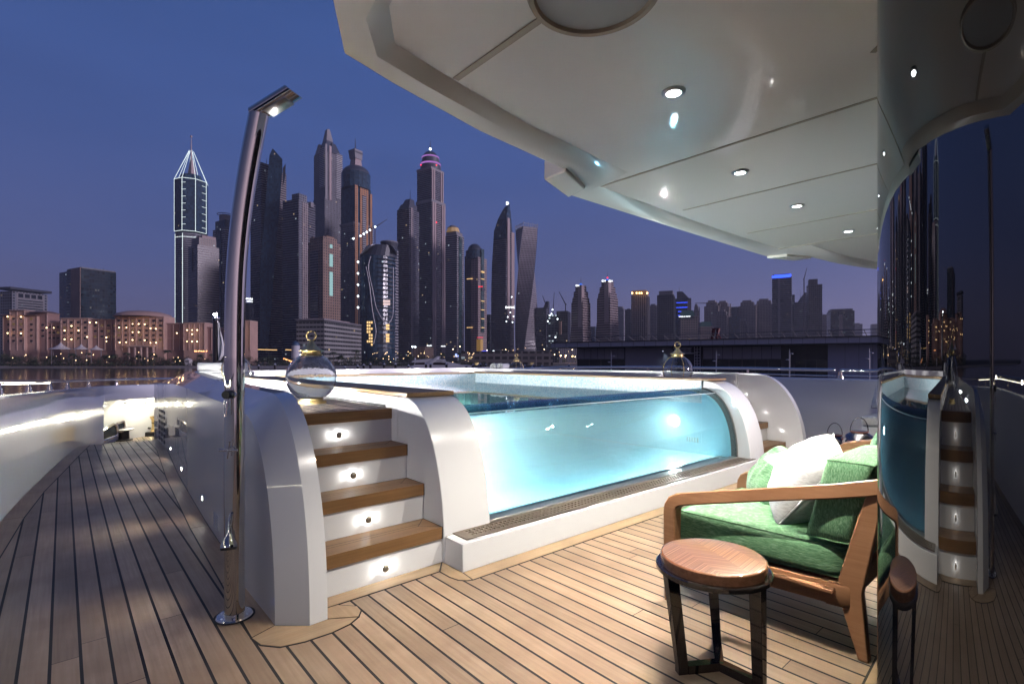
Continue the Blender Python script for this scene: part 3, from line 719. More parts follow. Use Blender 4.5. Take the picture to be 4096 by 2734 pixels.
g = MB(); g.face([(*p, 2.5) for p in I2]); g.build('ceiling_panel', CEIL, ov, smooth=False)
g = MB(); up = []
for i, p in enumerate(O2):
    fl = .10 if (p[1] < 1.7) else .03
    sgn = -1 if p[0] < 4.15 else 1
    up.append((p[0] + (sgn * fl if p[1] < 1.9 else 0), p[1] + (.03 if p[1] > 1.7 else 0), 2.72))
g.grid([[(*a, 2.5), (*b, 2.463), (*c, 2.461), (c[0], c[1], 2.475), u] for a, b, c, u in zip(I2, M2, O2, up)])
g.face([(u[0], u[1], 2.72) for u in up])
g.build('edge_fascia', CEIL, ov, angle=25)
g = MB()   # forward pointing fin at the notch
for s in (1, -1):
    f = (lambda x: x) if s == 1 else (lambda x: 8.3 - x)
    p = [(f(x), y) for x, y in [(2.195, 2.03), (2.20, 2.215), (2.57, 2.352), (2.52, 2.16)]]
    g = MB(); g.prism(p, 2.44, 2.56); g.build('corner_fin', CEIL, ov, bevel=.01)
g = MB()
def strip(x0, y0, x1, y1, w=.016, z=2.4985):
    a, b = Vector((x0, y0)), Vector((x1, y1)); d = (b - a).normalized(); nn = Vector((-d.y, d.x)) * w / 2
    g = MB(); g.prism([tuple(a + nn), tuple(a - nn), tuple(b - nn), tuple(b + nn)], z - .003, 2.4995); g.build('joint', TRIM, ov)
strip(1.215, 1.225, 1.212, 1.731, .028)
for x in (2.69, 3.6, 4.7, 5.61): strip(x, .2, x, 2.175 if x in (2.69, 5.61) else 2.10)
strip(2.03, .3, 2.28, .55, .02)
g = MB(); g.lathe([(.183, -.0), (.190, -.012), (.205, -.014), (.213, -.0)], (1.25, 1.035, 2.4995), 48); g.build('hatch_ring', TRIM, ov)
g = MB(); g.lathe([(0, -.002), (.183, -.002)], (1.25, 1.035, 2.4995), 48); g.build('hatch_disc', pbr('hatch_grey', (.42, .42, .42), .5), ov)
DL = emis('downlight_lens', (.93, .98, 1), 30)
dlpos = [(1.974, 1.197), (3.127, 1.44), (4.13, 1.475), (5.289, 1.462), (6.33, 1.2), (.95, -.3), (1.05, -2.0)]  # the side deck lamp behind the viewer is added fill for the white walls
names = ['largest and nearest round recessed ceiling light, in the wide first panel', 'second round ceiling light, between the first two long joints', 'third ceiling light from the pool edge, small', 'farthest small round ceiling light near the dark glass']
for i, (x, y) in enumerate(dlpos):
    d = thing('downlight', names[i] if i < 4 else ['round ceiling light over the far armchair side', 'unseen fill light added to the ceiling over the side deck behind the viewer', 'round ceiling light farther aft over the side deck'][i - 4], 'ceiling light', (x, y, 2.5), 'round lights in the overhang')
    MB().lathe([(.030, -.001), (.031, -.010), (.040, -.013), (.050, -.006), (.0505, -.001)], (x, y, 2.5), 36).build('rim', STEEL, d)
    MB().lathe([(0, -.006), (.030, -.005)], (x, y, 2.5), 24).build('lens', DL, d)
    light('SPOT', (x, y, 2.478), [250, 225, 205, 170, 92, 54, 6][i], (1, .92, .82), .018, d, (0, 0, 0), [112, 130, 140, 140, 140, 150, 120][i], 1)

# ------------------------------------------------------------------ shower column
RTv, FWv = Vector((*RT, 0)), Vector((*FW, 0))
sh = thing('shower_column', 'tall polished steel deck shower with flat tilted head, its foot bolted to the teak', 'shower', (.70, 3.03, 0))
bx, by = (FW[0] * 2.69 + RT[0] * -.542 * 2.69, FW[1] * 2.69 + RT[1] * -.542 * 2.69)
sh.location = (bx, by, 0); ORG[sh.name] = Vector((bx, by, 0))
dirv = (RTv * .95 - FWv * .31)
base = Vector((bx, by, 0)); path = []; 
for z, off in [(.012, 0), (.4, 0), (.8, 0), (1.2, 0), (1.50, .0), (1.8, .009), (2.05, .036), (2.3, .082), (2.5, .130), (2.62, .163)]:
    path.append(base + dirv * off + Vector((0, 0, z)))
sp = []
for a, b in zip(path, path[1:]):
    for k in range(4): sp.append(a.lerp(b, k / 4))
sp.append(path[-1])
for _ in range(5): sp = [sp[0]] + [(sp[i - 1] + sp[i] * 2 + sp[i + 1]) / 4 for i in range(1, len(sp) - 1)] + [sp[-1]]
MB().tube(sp, .0485, 36).build('pole', CHROME, sh)
MB().lathe([(.0475, 0), (.0485, .002), (.0485, .008), (.0475, .01)], (bx, by, 1.36), 36).build('collar', CHROME, sh)
MB().lathe([(0, .0), (.088, .0), (.088, .008), (.083, .014), (.05, .016), (.05, .03)], (bx, by, 0), 40).build('foot_plate', CHROME, sh)
MB().lathe([(.088, .0), (.098, .0), (.098, .003), (.088, .003)], (bx, by, .0045), 40).build('foot_seal', CAULK, sh)
g = MB()
for k in range(6): g.lathe([(0, .019), (.004, .018), (.006, .0145)], (bx + .068 * math.cos(k * 1.047 + .3), by + .068 * math.sin(k * 1.047 + .3), 0), 10)
g.build('screw', STEEL, sh)
hd = path[-1]; hdir = (dirv * 1.0 + Vector((0, 0, .34))).normalized(); side = hdir.cross(Vector((0, 0, 1))).normalized(); upv = side.cross(hdir)
def head_rows(L0, L1, w, h, nn=7):
    rows = []
    for L in [L0, L1 + .03]:
        row = []
        for k in range(28):
            a = 2 * math.pi * k / 28; c, s_ = math.cos(a), math.sin(a)
            row.append(hd + hdir * L + side * (math.copysign(abs(c) ** .6, c) * w) + upv * (math.copysign(abs(s_) ** .85, s_) * h))
        rows.append(row)
    return rows
g = MB(); rs = head_rows(-.025, .20, .050, .029); rs[1] = [p + hdir * (.018 * ((p - hd).dot(upv) / .03) * -1) for p in rs[1]]
g.grid(rs, closed=True); g.face(list(reversed(rs[0]))); g.face(rs[1]); g.build('head', CHROME, sh, bevel=.003)
g = MB(); c0 = hd + hdir * .12 - upv * .0305
a, b = hdir * .07, side * .036
g.face([c0 - a - b, c0 + a - b, c0 + a + b, c0 - a + b]); gp = g.build('spray_plate', STEEL, sh); gp.modifiers.new('s', 'SOLIDIFY').thickness = .003
g = MB()
for i in range(5):
    for j in range(7):
        q = c0 + hdir * (-.01 + j * .009) + side * (-.016 + i * .008) - upv * .0035
        g.sphere(q, .0018, 6, 4)
g.build('nozzle', BLACKP, sh)
fr = -FWv.normalized()
def onpole(px, py, extra=0):
    z = EYE - (py - 1436) / 2048 * 2.65
    return base + Vector((0, 0, z)) + fr * (.047 + extra) + RTv * ((px - 938) / 2048 * 2.65)
kb = onpole(945, 1575)
g = MB(); g.tube([kb - fr * .02, kb + fr * .055], .021, 28); g.build('control_knob', BLACKP, sh, bevel=.003)
MB().tube([kb - fr * .03, kb + fr * .012], .024, 28).build('knob_collar', CHROME, sh)
MB().tube([kb + Vector((0, 0, -.02)) + fr * .03, kb + Vector((0, 0, -.11)) + fr * .045 - RTv * .006], .006, 12).build('lever', CHROME, sh)
ch_ = onpole(950, 1793)
g = MB(); g.tube([ch_ - fr * .02, ch_ + fr * .045], .010, 16); g.tube([ch_ + fr * .04 - RTv * .046, ch_ + fr * .04 + RTv * .046], .0065, 14)
g.tube([ch_ + fr * .04 + Vector((0, 0, .042)) + RTv * .006, ch_ + fr * .04 - Vector((0, 0, .042)) - RTv * .006], .0065, 14); g.build('cross_handle', CHROME, sh)
hs = onpole(948, 2050)
g = MB(); p0 = hs + fr * .012
g.tube([p0, p0 + Vector((0, 0, -.03)) + fr * .01, p0 + Vector((0, 0, -.055)) + fr * .025 + RTv * .008], [.010, .012, .010], 16)
q0 = p0 + Vector((0, 0, -.055)) + fr * .025 + RTv * .008; dn = (Vector((0, 0, -1)) + fr * .25 + RTv * .08).normalized()
g.tube([q0, q0 + dn * .018, q0 + dn * .03, q0 + dn * .05, q0 + dn * .085, q0 + dn * .10], [.008, .013, .013, .02, .038, .040], 24); g.build('hand_spray', CHROME, sh)
g = MB(); g.tube([q0 + dn * .1, q0 + dn * .113], [.040, .036], 24); g.build('spray_face', BLACKP, sh)
# ------------------------------------------------------------------ glass lanterns
GLS = pbr('lantern_glass', (.97, .985, .985), .0, ior=1.47, bump=.12, bscale=7)
GLS.node_tree.nodes['Principled BSDF'].inputs['Transmission Weight'].default_value = 1
def lantern(loc, s, label, straps=0, a0=.3, simple=False):
    d = thing('globe_lantern', label, 'lantern', loc, 'clear glass globe lanterns with brass lids')
    x, y, z = loc; c = (x, y, z)
    zc = .222 * s; r = .205 * s
    g = MB(); pr = []
    for k in range(25):
        ph = math.pi * (.10 + .82 * k / 24); pr.append((r * math.sin(ph), zc + r * math.cos(ph)))
    pr = [(.078 * s, zc + .20 * s)] + pr + [(.085 * s, .048 * s)]
    th_ = .007 * s
    g.lathe(pr + [(max(.002, q[0] - th_), q[1]) for q in reversed(pr)] + [pr[0]], c, 48); g.build('glass_globe', GLS, d, angle=60)
    g = MB(); g.lathe([(0, .0), (.122 * s, 0), (.122 * s, .020 * s), (.092 * s, .024 * s), (.092 * s, .048 * s), (.080 * s, .052 * s), (0, .05 * s)], c, 48); g.build('base', BRASS, d, angle=30)
    zt = zc + .192 * s
    g = MB(); g.lathe([(.085 * s, zt - .014 * s), (.092 * s, zt), (.078 * s, zt + .004 * s), (.078 * s, zt + .026 * s), (.1 * s, zt + .030 * s), (.102 * s, zt + .034 * s), (.07 * s, zt + .05 * s), (.045 * s, zt + .072 * s), (.026 * s, zt + .10 * s), (.014 * s, zt + .118 * s), (0, zt + .12 * s)], c, 48)
    g.build('lid', BRASS, d, angle=30)
    g = MB(); zr = zt + .16 * s
    ring = [(x + RT[0] * math.cos(t) * .040 * s, y + RT[1] * math.cos(t) * .040 * s, z + zr + .040 * s * math.sin(t)) for t in [2 * math.pi * k / 32 for k in range(33)]]
    g.tube(ring, .0062 * s, 10, cap=False); g.build('ring', BRASS, d)
    for k in range(straps):
        a = a0 + k * math.pi * 2 / straps; p = []
        for q in range(20):
            ph = math.pi * (.11 + .80 * q / 19); rr = (r + .003 * s) * math.sin(ph)
            p.append((x + rr * math.cos(a), y + rr * math.sin(a), z + zc + (r + .003 * s) * math.cos(ph)))
        g = MB(); g.tube(p, .004 * s, 6); g.build('strap', BRASS, d)
    return d
def at(px, py, z):
    a = (px - 2048) / 2048; t = (z - EYE) / (1436 - py) * 2048
    return (t * (FW[0] + a * RT[0]), t * (FW[1] + a * RT[1]), z)
def atd(px, t, z):
    a = (px - 2048) / 2048
    return (t * (FW[0] + a * RT[0]), t * (FW[1] + a * RT[1]), z)
lantern(at(1246, 1611, .976), 1.0, 'large clear glass globe lantern with brass base standing at the head of the stairs')
lantern(atd(945, 7.7, .976), 1.0, 'globe lantern half hidden behind the shower pole beside the rolled towels', 4, .2)
lantern(atd(2066, 11.3, .976), .80, 'smallest globe lantern, beside the towel pyramid at the far pool corner', 5, .15)
lantern(atd(2710, 7.15, .976), 1.0, 'globe lantern with brass straps on the right hand side of the pool', 4, .95)

# ------------------------------------------------------------------ rolled towels
TOW = pbr('white_terry', (.78, .78, .76), .95, bump=.9, bscale=160, sheen=.4)
def towel(c, axis, L, r, label, seed):
    d = Vector(axis).normalized(); sd = d.cross(Vector((0, 0, 1))).normalized(); u = Vector((0, 0, 1)); rnd = random.Random(seed)
    th = tag(None or MB_towel(c, d, sd, u, L, r, rnd), label, 'towel', 'rolled white pool towels'); return th
def MB_towel(c, d, sd, u, L, r, rnd):
    c = Vector(c); g = MB(); n = 110; turns = 3.6; rows = []
    w = []
    for side in (0, 1):
        for k in range(n + 1):
            q = k / n if side == 0 else 1 - k / n
            a = 2 * math.pi * turns * q + 1; rr = r * (.16 + .80 * q) + (r * .085 if side == 0 else -r * .03) * .9
            rr *= 1 + .03 * math.sin(a * 2 + 1)
            w.append((rr * math.cos(a) * 1.04, rr * math.sin(a) * .96))
    m = 5
    for j in range(m + 1):
        s = (j / m - .5) * L; rows.append([c + d * (s + .006 * math.sin(i * .11 + 2)) + sd * (a * (1 + .02 * math.sin(j * 2.1))) + u * (b * (1 + .02 * math.cos(j * 1.7))) for i, (a, b) in enumerate(w)])
    g.grid(rows, closed=True)
    for row in (rows[0], rows[-1]):
        for k in range(n):
            g.face([row[k], row[k + 1], row[2 * n + 1 - k - 1], row[2 * n + 1 - k]])
    return g.build('rolled_towel', TOW, None, angle=50)
# pile beside the shower (rolls lying across the view)
c0 = Vector(atd(905, 8.25, .976)); ax = Vector((RT[0] * .92 + FW[0] * .35, RT[1] * .92 + FW[1] * .35, 0)).normalized(); pr_ = Vector((-ax.y, ax.x, 0))
k = 0
desc = ['front bottom', 'rear bottom', 'top']
for sx_, (o, h) in enumerate([(-.095, .088), (.095, .088), (0.0, .245)]):
    towel(c0 + pr_ * o + ax * [0, .04, -.03][sx_] + Vector((0, 0, h)), ax, .72, .088, desc[sx_] + ' long rolled white towel in the pile behind the shower pole', 10 + sx_)
# pyramid at the far corner, ends towards the viewer
cc = Vector(atd(2005, 11.2, .976)); ax = Vector((FW[0] * .9 - RT[0] * -.45, FW[1] * .9 - RT[1] * -.45, 0)).normalized(); sd_ = Vector((ax.y, -ax.x, 0))
for i, (o, h, lab) in enumerate([(-.165, .078, 'bottom left end'), (0, .078, 'bottom middle'), (.165, .078, 'bottom right'), (-.085, .215, 'upper left'), (.085, .215, 'upper right')]):
    towel(cc + sd_ * o + Vector((0, 0, h)), ax, .42, .08, lab + ' rolled white towel of the pyramid at the far pool corner', 20 + i)

# ------------------------------------------------------------------ armchair
def fabric(name, c1, c2, c3, sc=(260, 26, 60), bump=.6):
    m = bpy.data.materials.new(name); m.use_nodes = True; t = m.node_tree; b = t.nodes['Principled BSDF']
    c = N(t, 'ShaderNodeTexCoord'); mp = N(t, 'ShaderNodeMapping'); mp.inputs['Scale'].default_value = sc; t.links.new(c.outputs['Object'], mp.inputs[0])
    n1 = N(t, 'ShaderNodeTexNoise'); n1.inputs['Scale'].default_value = 1; n1.inputs['Detail'].default_value = 3; n1.inputs['Distortion'].default_value = .8; t.links.new(mp.outputs[0], n1.inputs[0])
    r = N(t, 'ShaderNodeValToRGB'); t.links.new(n1.outputs[0], r.inputs[0]); setramp(r.color_ramp, [(.3, c1), (.52, c2), (.72, c3)])
    t.links.new(r.outputs[0], b.inputs['Base Color']); b.inputs['Roughness'].default_value = .85; b.inputs['Sheen Weight'].default_value = .35; b.inputs['Sheen Roughness'].default_value = .4
    bu = N(t, 'ShaderNodeBump'); bu.inputs['Strength'].default_value = bump; bu.inputs['Distance'].default_value = .003; t.links.new(n1.outputs[0], bu.inputs['Height']); t.links.new(bu.outputs[0], b.inputs['Normal'])
    return m
GREEN = fabric('green_chenille', (.085, .21, .095), (.15, .34, .165), (.29, .50, .30), (30, 30, 190))
GREENT = fabric('green_chenille_top', (.085, .21, .095), (.15, .34, .165), (.29, .50, .30), (30, 190, 60))
PWHITE = fabric('white_slub_linen', (.62, .62, .60), (.76, .76, .74), (.82, .82, .80), (30, 30, 120), .35)
PALE = fabric('pale_blue_weave', (.30, .38, .40), (.44, .52, .53), (.56, .62, .62), (200, 200, 200), .3)
def cushion(name, mat, parent, corner8, puff=.02, rad=.03, n=12, seams=True):
    """corner8: function (u,v,w in -1..1)->point; rounded, slightly puffed box"""
    g = MB(); pts = {}
    def P(u, v, w):
        e = 7.0
        l = (abs(u) ** e + abs(v) ** e + abs(w) ** e) ** (1 / e)
        k = 1 / max(l, 1e-6)
        k = lerp(1, k, .42)
        u2, v2, w2 = u * k, v * k, w * k
        p = Vector(corner8(u2, v2, w2)); return p
    ax = []
    for s in (-1, 1):
        for f in range(3):
            rows = []
            for a in range(n + 1):
                row = []
                for b in range(n + 1):
                    u, v = 2 * a / n - 1, 2 * b / n - 1
                    q = [0, 0, 0]; q[f] = s; q[(f + 1) % 3] = u; q[(f + 2) % 3] = v
                    bul = (1 - u * u) * (1 - v * v)
                    p = P(*q); c = Vector(corner8(*[x * .0 for x in q])); d = Vector(corner8(*[s if i == f else 0 for i in range(3)])) - c
                    p = p + d.normalized() * puff * bul * (1 if f == 2 else .5)
                    row.append(p)
                rows.append(row)
            g.grid(rows)
    o = g.build(name, mat, parent, angle=60)
    if seams:
        for w in (-1, 1):
            sm = MB()
            path = []
            for k in range(64):
                t = 2 * math.pi * k / 64; c, s_ = math.cos(t), math.sin(t); mxx = max(abs(c), abs(s_)); u, v = c / mxx, s_ / mxx
                path.append(P(u, v, w))
            path.append(path[0]); sm.tube(path, .0042, 6, cap=False); sm.build('piping', mat, o)
    return o
def smooth(path, it=2):
    for _ in range(it):
        q = [path[0]]
        for a, b in zip(path, path[1:]): q += [a.lerp(b, .25), a.lerp(b, .75)]
        q.append(path[-1]); path = q
    return path
def armchair(label):
    ch = thing('armchair', label, 'armchair', (3.03, 1.15, 0), 'green cushioned hardwood armchairs')
    sq = [(-1, -.62), (-.86, -.78), (.86, -.78), (1, -.62), (1, .62), (.86, .78), (-.86, .78), (-1, .62)]
    def side(xf, xb, s):
        X = lambda y: lerp(xb, xf, (y - .66) / .93)
        w = .036
        # front leg running up into the arm with a rounded elbow
        V = lambda y, z: Vector((X(y), y, z))
        path = [V(1.572, 0), V(1.572, .25), V(1.572, .44), V(1.572, .49), V(1.568, .525), V(1.553, .553), V(1.525, .570), V(1.48, .582), V(1.3, .624), V(1.05, .682), V(.80, .738), V(.66, .775), V(.585, .798)]
        rr = [.033, .036, .037, .038, .038, .038, .037, .036, .035, .035, .036, .038, .034]
        sec = [(-1, -.82), (-.82, -1), (.82, -1), (1, -.82), (1, .82), (.82, 1), (-.82, 1), (-1, .82)]
        g = MB(); g.tube(path, rr, sec=[(a * 1.0, b * .95) for a, b in sec], up=(0, 1, 0)); g.build('arm_and_front_leg', CHAIRW, ch, angle=40)
        g = MB()    # rear leg: splayed below the rail, leaning back above it
        pr = [(.705, 0), (.662, 0), (.688, .30), (.615, .70), (.60, .775), (.665, .765), (.70, .66), (.785, .335), (.77, .215)]
        xx0 = X(.70); g.xprism([(y, z) for y, z in pr], xx0 - .022, xx0 + .022); g.build('rear_leg', CHAIRW, ch, bevel=.006)
        g = MB(); g.tube([V(1.54, .285), V(1.1, .272), V(.80, .268), V(.76, .268)], [1, 1, 1, .96], sec=[(a * .016, b * .048) for a, b in sec], up=(0, 0, 1)); g.build('side_rail', CHAIRW, ch, angle=40)
        g = MB(); g.tube([V(.83, .268) + Vector((-.006 * s, 0, 0)), V(.755, .268) + Vector((-.004 * s, 0, 0)), V(.718, .268) + Vector((.012 * s, 0, 0))], [1, 1, .9], sec=[(a * .020, b * .050) for a, b in sec]); g.build('rail_end', CHAIRW, ch, angle=40)
    side(2.575, 2.71, 1); side(3.475, 3.34, -1)
    g = MB(); g.box(2.60, 1.535, .235, 3.45, 1.565, .33); g.build('front_rail', CHAIRW, ch, bevel=.005); g = MB(); g.box(2.73, .74, .235, 3.32, .77, .33); g.build('rear_rail', CHAIRW, ch, bevel=.005)
    g = MB()
    g.box(2.62, .79, .288, 3.43, 1.53, .300)
    g.build('seat_board', CHAIRW, ch)
    g = MB(); g.tube([Vector((2.72, .64, .70)), Vector((3.03, .615, .715)), Vector((3.33, .64, .70))], [1, 1, 1], sec=[(a * .016, b * .05) for a, b in sec_()]); g.build('back_rail', CHAIRW, ch)
    def seat(u, v, w):
        y = lerp(.76, 1.585, (v + 1) / 2); hw = lerp(.30, .415, (v + 1) / 2)
        return (3.025 + u * hw * (1 if y < 1.5 else 1), y, .405 + w * .078 + .012 * v * (1 if w > 0 else .3))
    cushion('seat_cushion', [GREEN], ch, seat, .02)
    def back(u, v, w):     # w: thickness towards +y, v: height
        z = lerp(.495, .885, (v + 1) / 2); lean = (z - .495) * -.24
        return (3.025 + u * .332, .835 + lean + w * .098, z - w * .0)
    def back8(u, v, w): return back(u, w, v)
    cushion('back_cushion', [GREENT], ch, back8, .022)
    return ch
def sec_(): return [(-1, -.82), (-.82, -1), (.82, -1), (1, -.82), (1, .82), (.82, 1), (-.82, 1), (-1, .82)]
ch = armchair('green cushioned hardwood armchair beside the round side table, seen from its arm')
index_kids(ch)
c2 = copy_tree(ch); c2.location = (3.03 + 1.86, 1.10, 0); c2['label'] = 'second green armchair beyond the first, only its arm tip and cushion edge showing'
def pillow(name, label, c, nrm, up, w, h, t, mat, group='scatter cushions on the armchairs', extra=None, seed=1, patch=None):
    nrm = Vector(nrm).normalized(); up = Vector(up); up = (up - nrm * up.dot(nrm)).normalized(); sd = up.cross(nrm); c = Vector(c)
    g = MB(); n = 28
    for s in (1, -1):
        rows = []
        for a in range(n + 1):
            row = []
            for b in range(n + 1):
                u, v = 2 * a / n - 1, 2 * b / n - 1
                pin = 1 - .05 * (1 - abs(v)) * abs(u) ** 6 - .05 * u * u * v * v; pin2 = 1 - .05 * (1 - abs(u)) * abs(v) ** 6 - .05 * u * u * v * v
                th = t * ((1 - abs(u) ** 2.6) * (1 - abs(v) ** 2.6)) ** .55
                p = c + sd * (u * w / 2 * pin) + up * (v * h / 2 * pin2) + nrm * (s * th / 2)
                q = noise.noise(Vector((u * 2.2 + seed, v * 2.2, s * 3))) * .018 * (1 - max(abs(u), abs(v)) ** 4)
                q += (noise.noise(Vector((u * 5 + seed, v * 3, s * 2 + 5))) * .009) * (1 - max(abs(u), abs(v)) ** 6)
                # a chop dent at the top edge
                q -= .035 * math.exp(-((u / .22) ** 2 + ((v - .9) / .35) ** 2)) * (1 - abs(v) ** 8)
                row.append(p + nrm * s * q)
            rows.append(row)
        m0 = len(g.m); g.grid(rows)
        if patch:
            for a in range(n):
                for b in range(n):
                    u, v = 2 * (a + .5) / n - 1, 2 * (b + .5) / n - 1
                    if v > .25 and -.15 < u < .62: g.m[m0 + a * n + b] = 1
    o = g.build(name, [mat, patch] if patch else mat, None, angle=70)
    tag(o, label, 'cushion', group)
    path = []
    for k in range(97):
        tt = 2 * math.pi * k / 96; cc_, ss = math.cos(tt), math.sin(tt); mm = max(abs(cc_), abs(ss)); u, v = cc_ / mm, ss / mm
        pin = 1 - .05 * (1 - abs(v)) * abs(u) ** 6 - .05 * u * u * v * v; pin2 = 1 - .05 * (1 - abs(u)) * abs(v) ** 6 - .05 * u * u * v * v
        path.append(c + sd * (u * w / 2 * pin) + up * (v * h / 2 * pin2))
    e = MB(); e.tube(path, .0045, 6, cap=False); pp = e.build('piping', extra or mat, None); pp.parent = o
    return o
pillow('scatter_cushion', 'plump white cushion leaning on the green back cushion of the nearer armchair', (3.06, 1.045, .70), (-.34, .74, .57), (.02, -.56, .80), .56, .46, .29, PWHITE, seed=3)
pillow('scatter_cushion', 'green cushion with a pale woven corner, tucked at the far arm of the nearer armchair', (3.28, 1.30, .63), (-.55, .62, .55), (.30, -.45, .84), .42, .38, .20, GREEN, seed=8, patch=PALE)
pillow('scatter_cushion', 'green cushion on the second armchair, cut off by the dark glass', (4.98, 1.12, .69), (-.1, .85, .35), (0, -.35, .93), .44, .44, .15, GREEN, seed=21)
# ------------------------------------------------------------------ side table
tb = thing('side_table', 'small oval looking walnut side table on three black lacquered legs', 'side table', (2.15, 1.09, 0))
tc = (2.125, 1.10)
def chevron(name):
    m = bpy.data.materials.new(name); m.use_nodes = True; t = m.node_tree; b = t.nodes['Principled BSDF']
    c = N(t, 'ShaderNodeTexCoord'); s = N(t, 'ShaderNodeSeparateXYZ'); t.links.new(c.outputs['Object'], s.inputs[0])
    a = R_(-28)
    u = mth(t, 'ADD', mth(t, 'MULTIPLY', s.outputs[0], math.cos(a)), mth(t, 'MULTIPLY', s.outputs[1], math.sin(a)))
    v = mth(t, 'ADD', mth(t, 'MULTIPLY', s.outputs[0], -math.sin(a)), mth(t, 'MULTIPLY', s.outputs[1], math.cos(a)))
    tri = mth(t, 'ABSOLUTE', mth(t, 'SUBTRACT', mth(t, 'FRACT', mth(t, 'MULTIPLY', u, 4.4)), .5))
    q = mth(t, 'ADD', mth(t, 'MULTIPLY', v, 9), mth(t, 'MULTIPLY', tri, 1.3))
    w = N(t, 'ShaderNodeTexNoise', noise_dimensions='1D'); w.inputs['Scale'].default_value = 14; w.inputs['Detail'].default_value = 5; t.links.new(q, w.inputs['W'])
    w2 = N(t, 'ShaderNodeTexWhiteNoise', noise_dimensions='1D'); t.links.new(mth(t, 'FLOOR', mth(t, 'MULTIPLY', u, 8.8)), w2.inputs['W'])
    f = mth(t, 'ADD', w.outputs[0], mth(t, 'MULTIPLY', mth(t, 'SUBTRACT', w2.outputs[0], .5), .16))
    r = N(t, 'ShaderNodeValToRGB'); t.links.new(f, r.inputs[0]); setramp(r.color_ramp, [(.36, (.15, .07, .035)), (.48, (.27, .14, .072)), (.56, (.33, .18, .098)), (.66, (.42, .245, .145))])
    t.links.new(r.outputs[0], b.inputs['Base Color']); b.inputs['Roughness'].default_value = .3; b.inputs['Coat Weight'].default_value = 1; b.inputs['Coat Roughness'].default_value = .04
    return m
WALN = teak('walnut_edge', (.24, .105, .05), (.36, .17, .085), (.18, .075, .035), 'x', rough=.25); WALN.node_tree.nodes['Principled BSDF'].inputs['Coat Weight'].default_value = 1
g = MB(); g.lathe([(.212, .452), (.2175, .456), (.2175, .494), (.214, .4985), (.209, .5)], (*tc, 0), 72); g.face([(tc[0] + .209 * math.cos(t), tc[1] + .209 * math.sin(t), .5) for t in [2 * math.pi * k / 72 for k in range(72)]])
g.cm = 0; n = len(g.m); g.m[-1] = 1
g.build('table_top', [WALN, chevron('chevron_walnut')], tb, angle=30)
g = MB(); g.lathe([(.14, .432), (.232, .432), (.238, .436), (.238, .452), (.232, .457), (.20, .457), (.14, .45)], (*tc, 0), 72); g.build('rim_ring', LACQ, tb, angle=30)
hub = Vector((2.155, 1.085, 0))
sqs = [(-1, -1), (1, -1), (1, 1), (-1, 1)]
for k, a in enumerate((148, 30, -92)):
    d = Vector((math.cos(R_(a)), math.sin(R_(a)), 0)); foot = hub + d * .175; top = Vector((*tc, 0)) + d * .195; pp = Vector((-d.y, d.x, 0))
    def ring(c, z, hw, hd_): return [c + pp * a_ * hw + d * b_ * hd_ + Vector((0, 0, z)) for a_, b_ in sqs]
    g = MB(); g.grid([ring(foot, .0, .019, .022), ring(foot, .03, .019, .022), ring(top, .434, .024, .026)], closed=True); g.face(list(reversed(ring(foot, 0, .019, .022)))); g.face(ring(top, .434, .024, .026)); g.build('leg', LACQ, tb, bevel=.002)
    def bar(c0, c1, hw=.019):
        q = [];
        for c in (c0, c1): q.append([c + pp * s * hw + Vector((0, 0, z)) for s, z in ((-1, .0), (1, .0), (1, .036), (-1, .036))])
        return q
    g = MB(); q = bar(hub + d * .012, foot - d * .0225); g.grid(q, closed=True); g.face(q[0]); g.face(q[1]); g.build('foot_bar', LACQ, tb)
g = MB(); g.lathe([(0, .0375), (.024, .0365), (.024, 0)], tuple(hub), 6); g.build('hub', LACQ, tb)
# ------------------------------------------------------------------ floor lanterns beyond the chairs
PEW = pbr('dark_pewter', (.20, .20, .23), .22, 1)
def pot(loc, r, label, table):
    x, y, z = loc
    d = thing('metal_lantern', label, 'lantern', loc, 'pierced metal lanterns')
    g = MB(); g.lathe([(0, 0), (r * .55, 0), (r * .85, r * .3), (r, r * .75), (r * .96, r * 1.1), (r * .8, r * 1.45), (r * .55, r * 1.62), (r * .5, r * 1.66), (r * .5, r * 1.75), (0, r * 1.76)], loc, 40); g.build('body', PEW, d, angle=50)
    g = MB(); g.lathe([(r * .5, r * 1.67), (r * .56, r * 1.69), (r * .56, r * 1.73), (r * .5, r * 1.74)], loc, 32); g.build('collar', pbr('copper_band', (.4, .1, .05), .3, .8), d)
    g = MB()
    for k in range(14):
        for j, zz in enumerate((.62, .86, 1.1)):
            if (k + j) % 2: continue
            a = k * 2 * math.pi / 14; rr = r * (.965 if j == 0 else 1.0 if j == 1 else .963)
            g.sphere((x + rr * math.cos(a), y + rr * math.sin(a), z + r * zz), r * .075, 8, 6)
    g.build('hole', pbr('hole_dark_red', (.08, .008, .006), .6), d)
    g = MB(); p = [(x + RT[0] * math.cos(t) * r * .62, y + RT[1] * math.cos(t) * r * .62, z + r * 1.72 + r * .95 * math.sin(t)) for t in [math.pi * k / 24 for k in range(25)]]
    g.tube(p, r * .032, 10); g.build('handle', PEW, d)
def lowtable(x, y, h):
    d = thing('low_table', 'dark low round table carrying the metal lantern', 'side table', (x, y, 0))
    MB().lathe([(0, h - .03), (.22, h - .03), (.22, h), (0, h)], (x, y, 0), 32).build('table_top', LACQ, d, bevel=.003)
    for k in range(3):
        a = k * 2.1; MB().tube([(x + .17 * math.cos(a), y + .17 * math.sin(a), h - .03), (x + .15 * math.cos(a), y + .15 * math.sin(a), 0)], .015, 8).build('leg', LACQ, d)
lowtable(5.87, 1.53, .40)
pot((5.87, 1.53, .40), .142, 'dark pierced metal lantern with a hoop handle beyond the cushions', True)
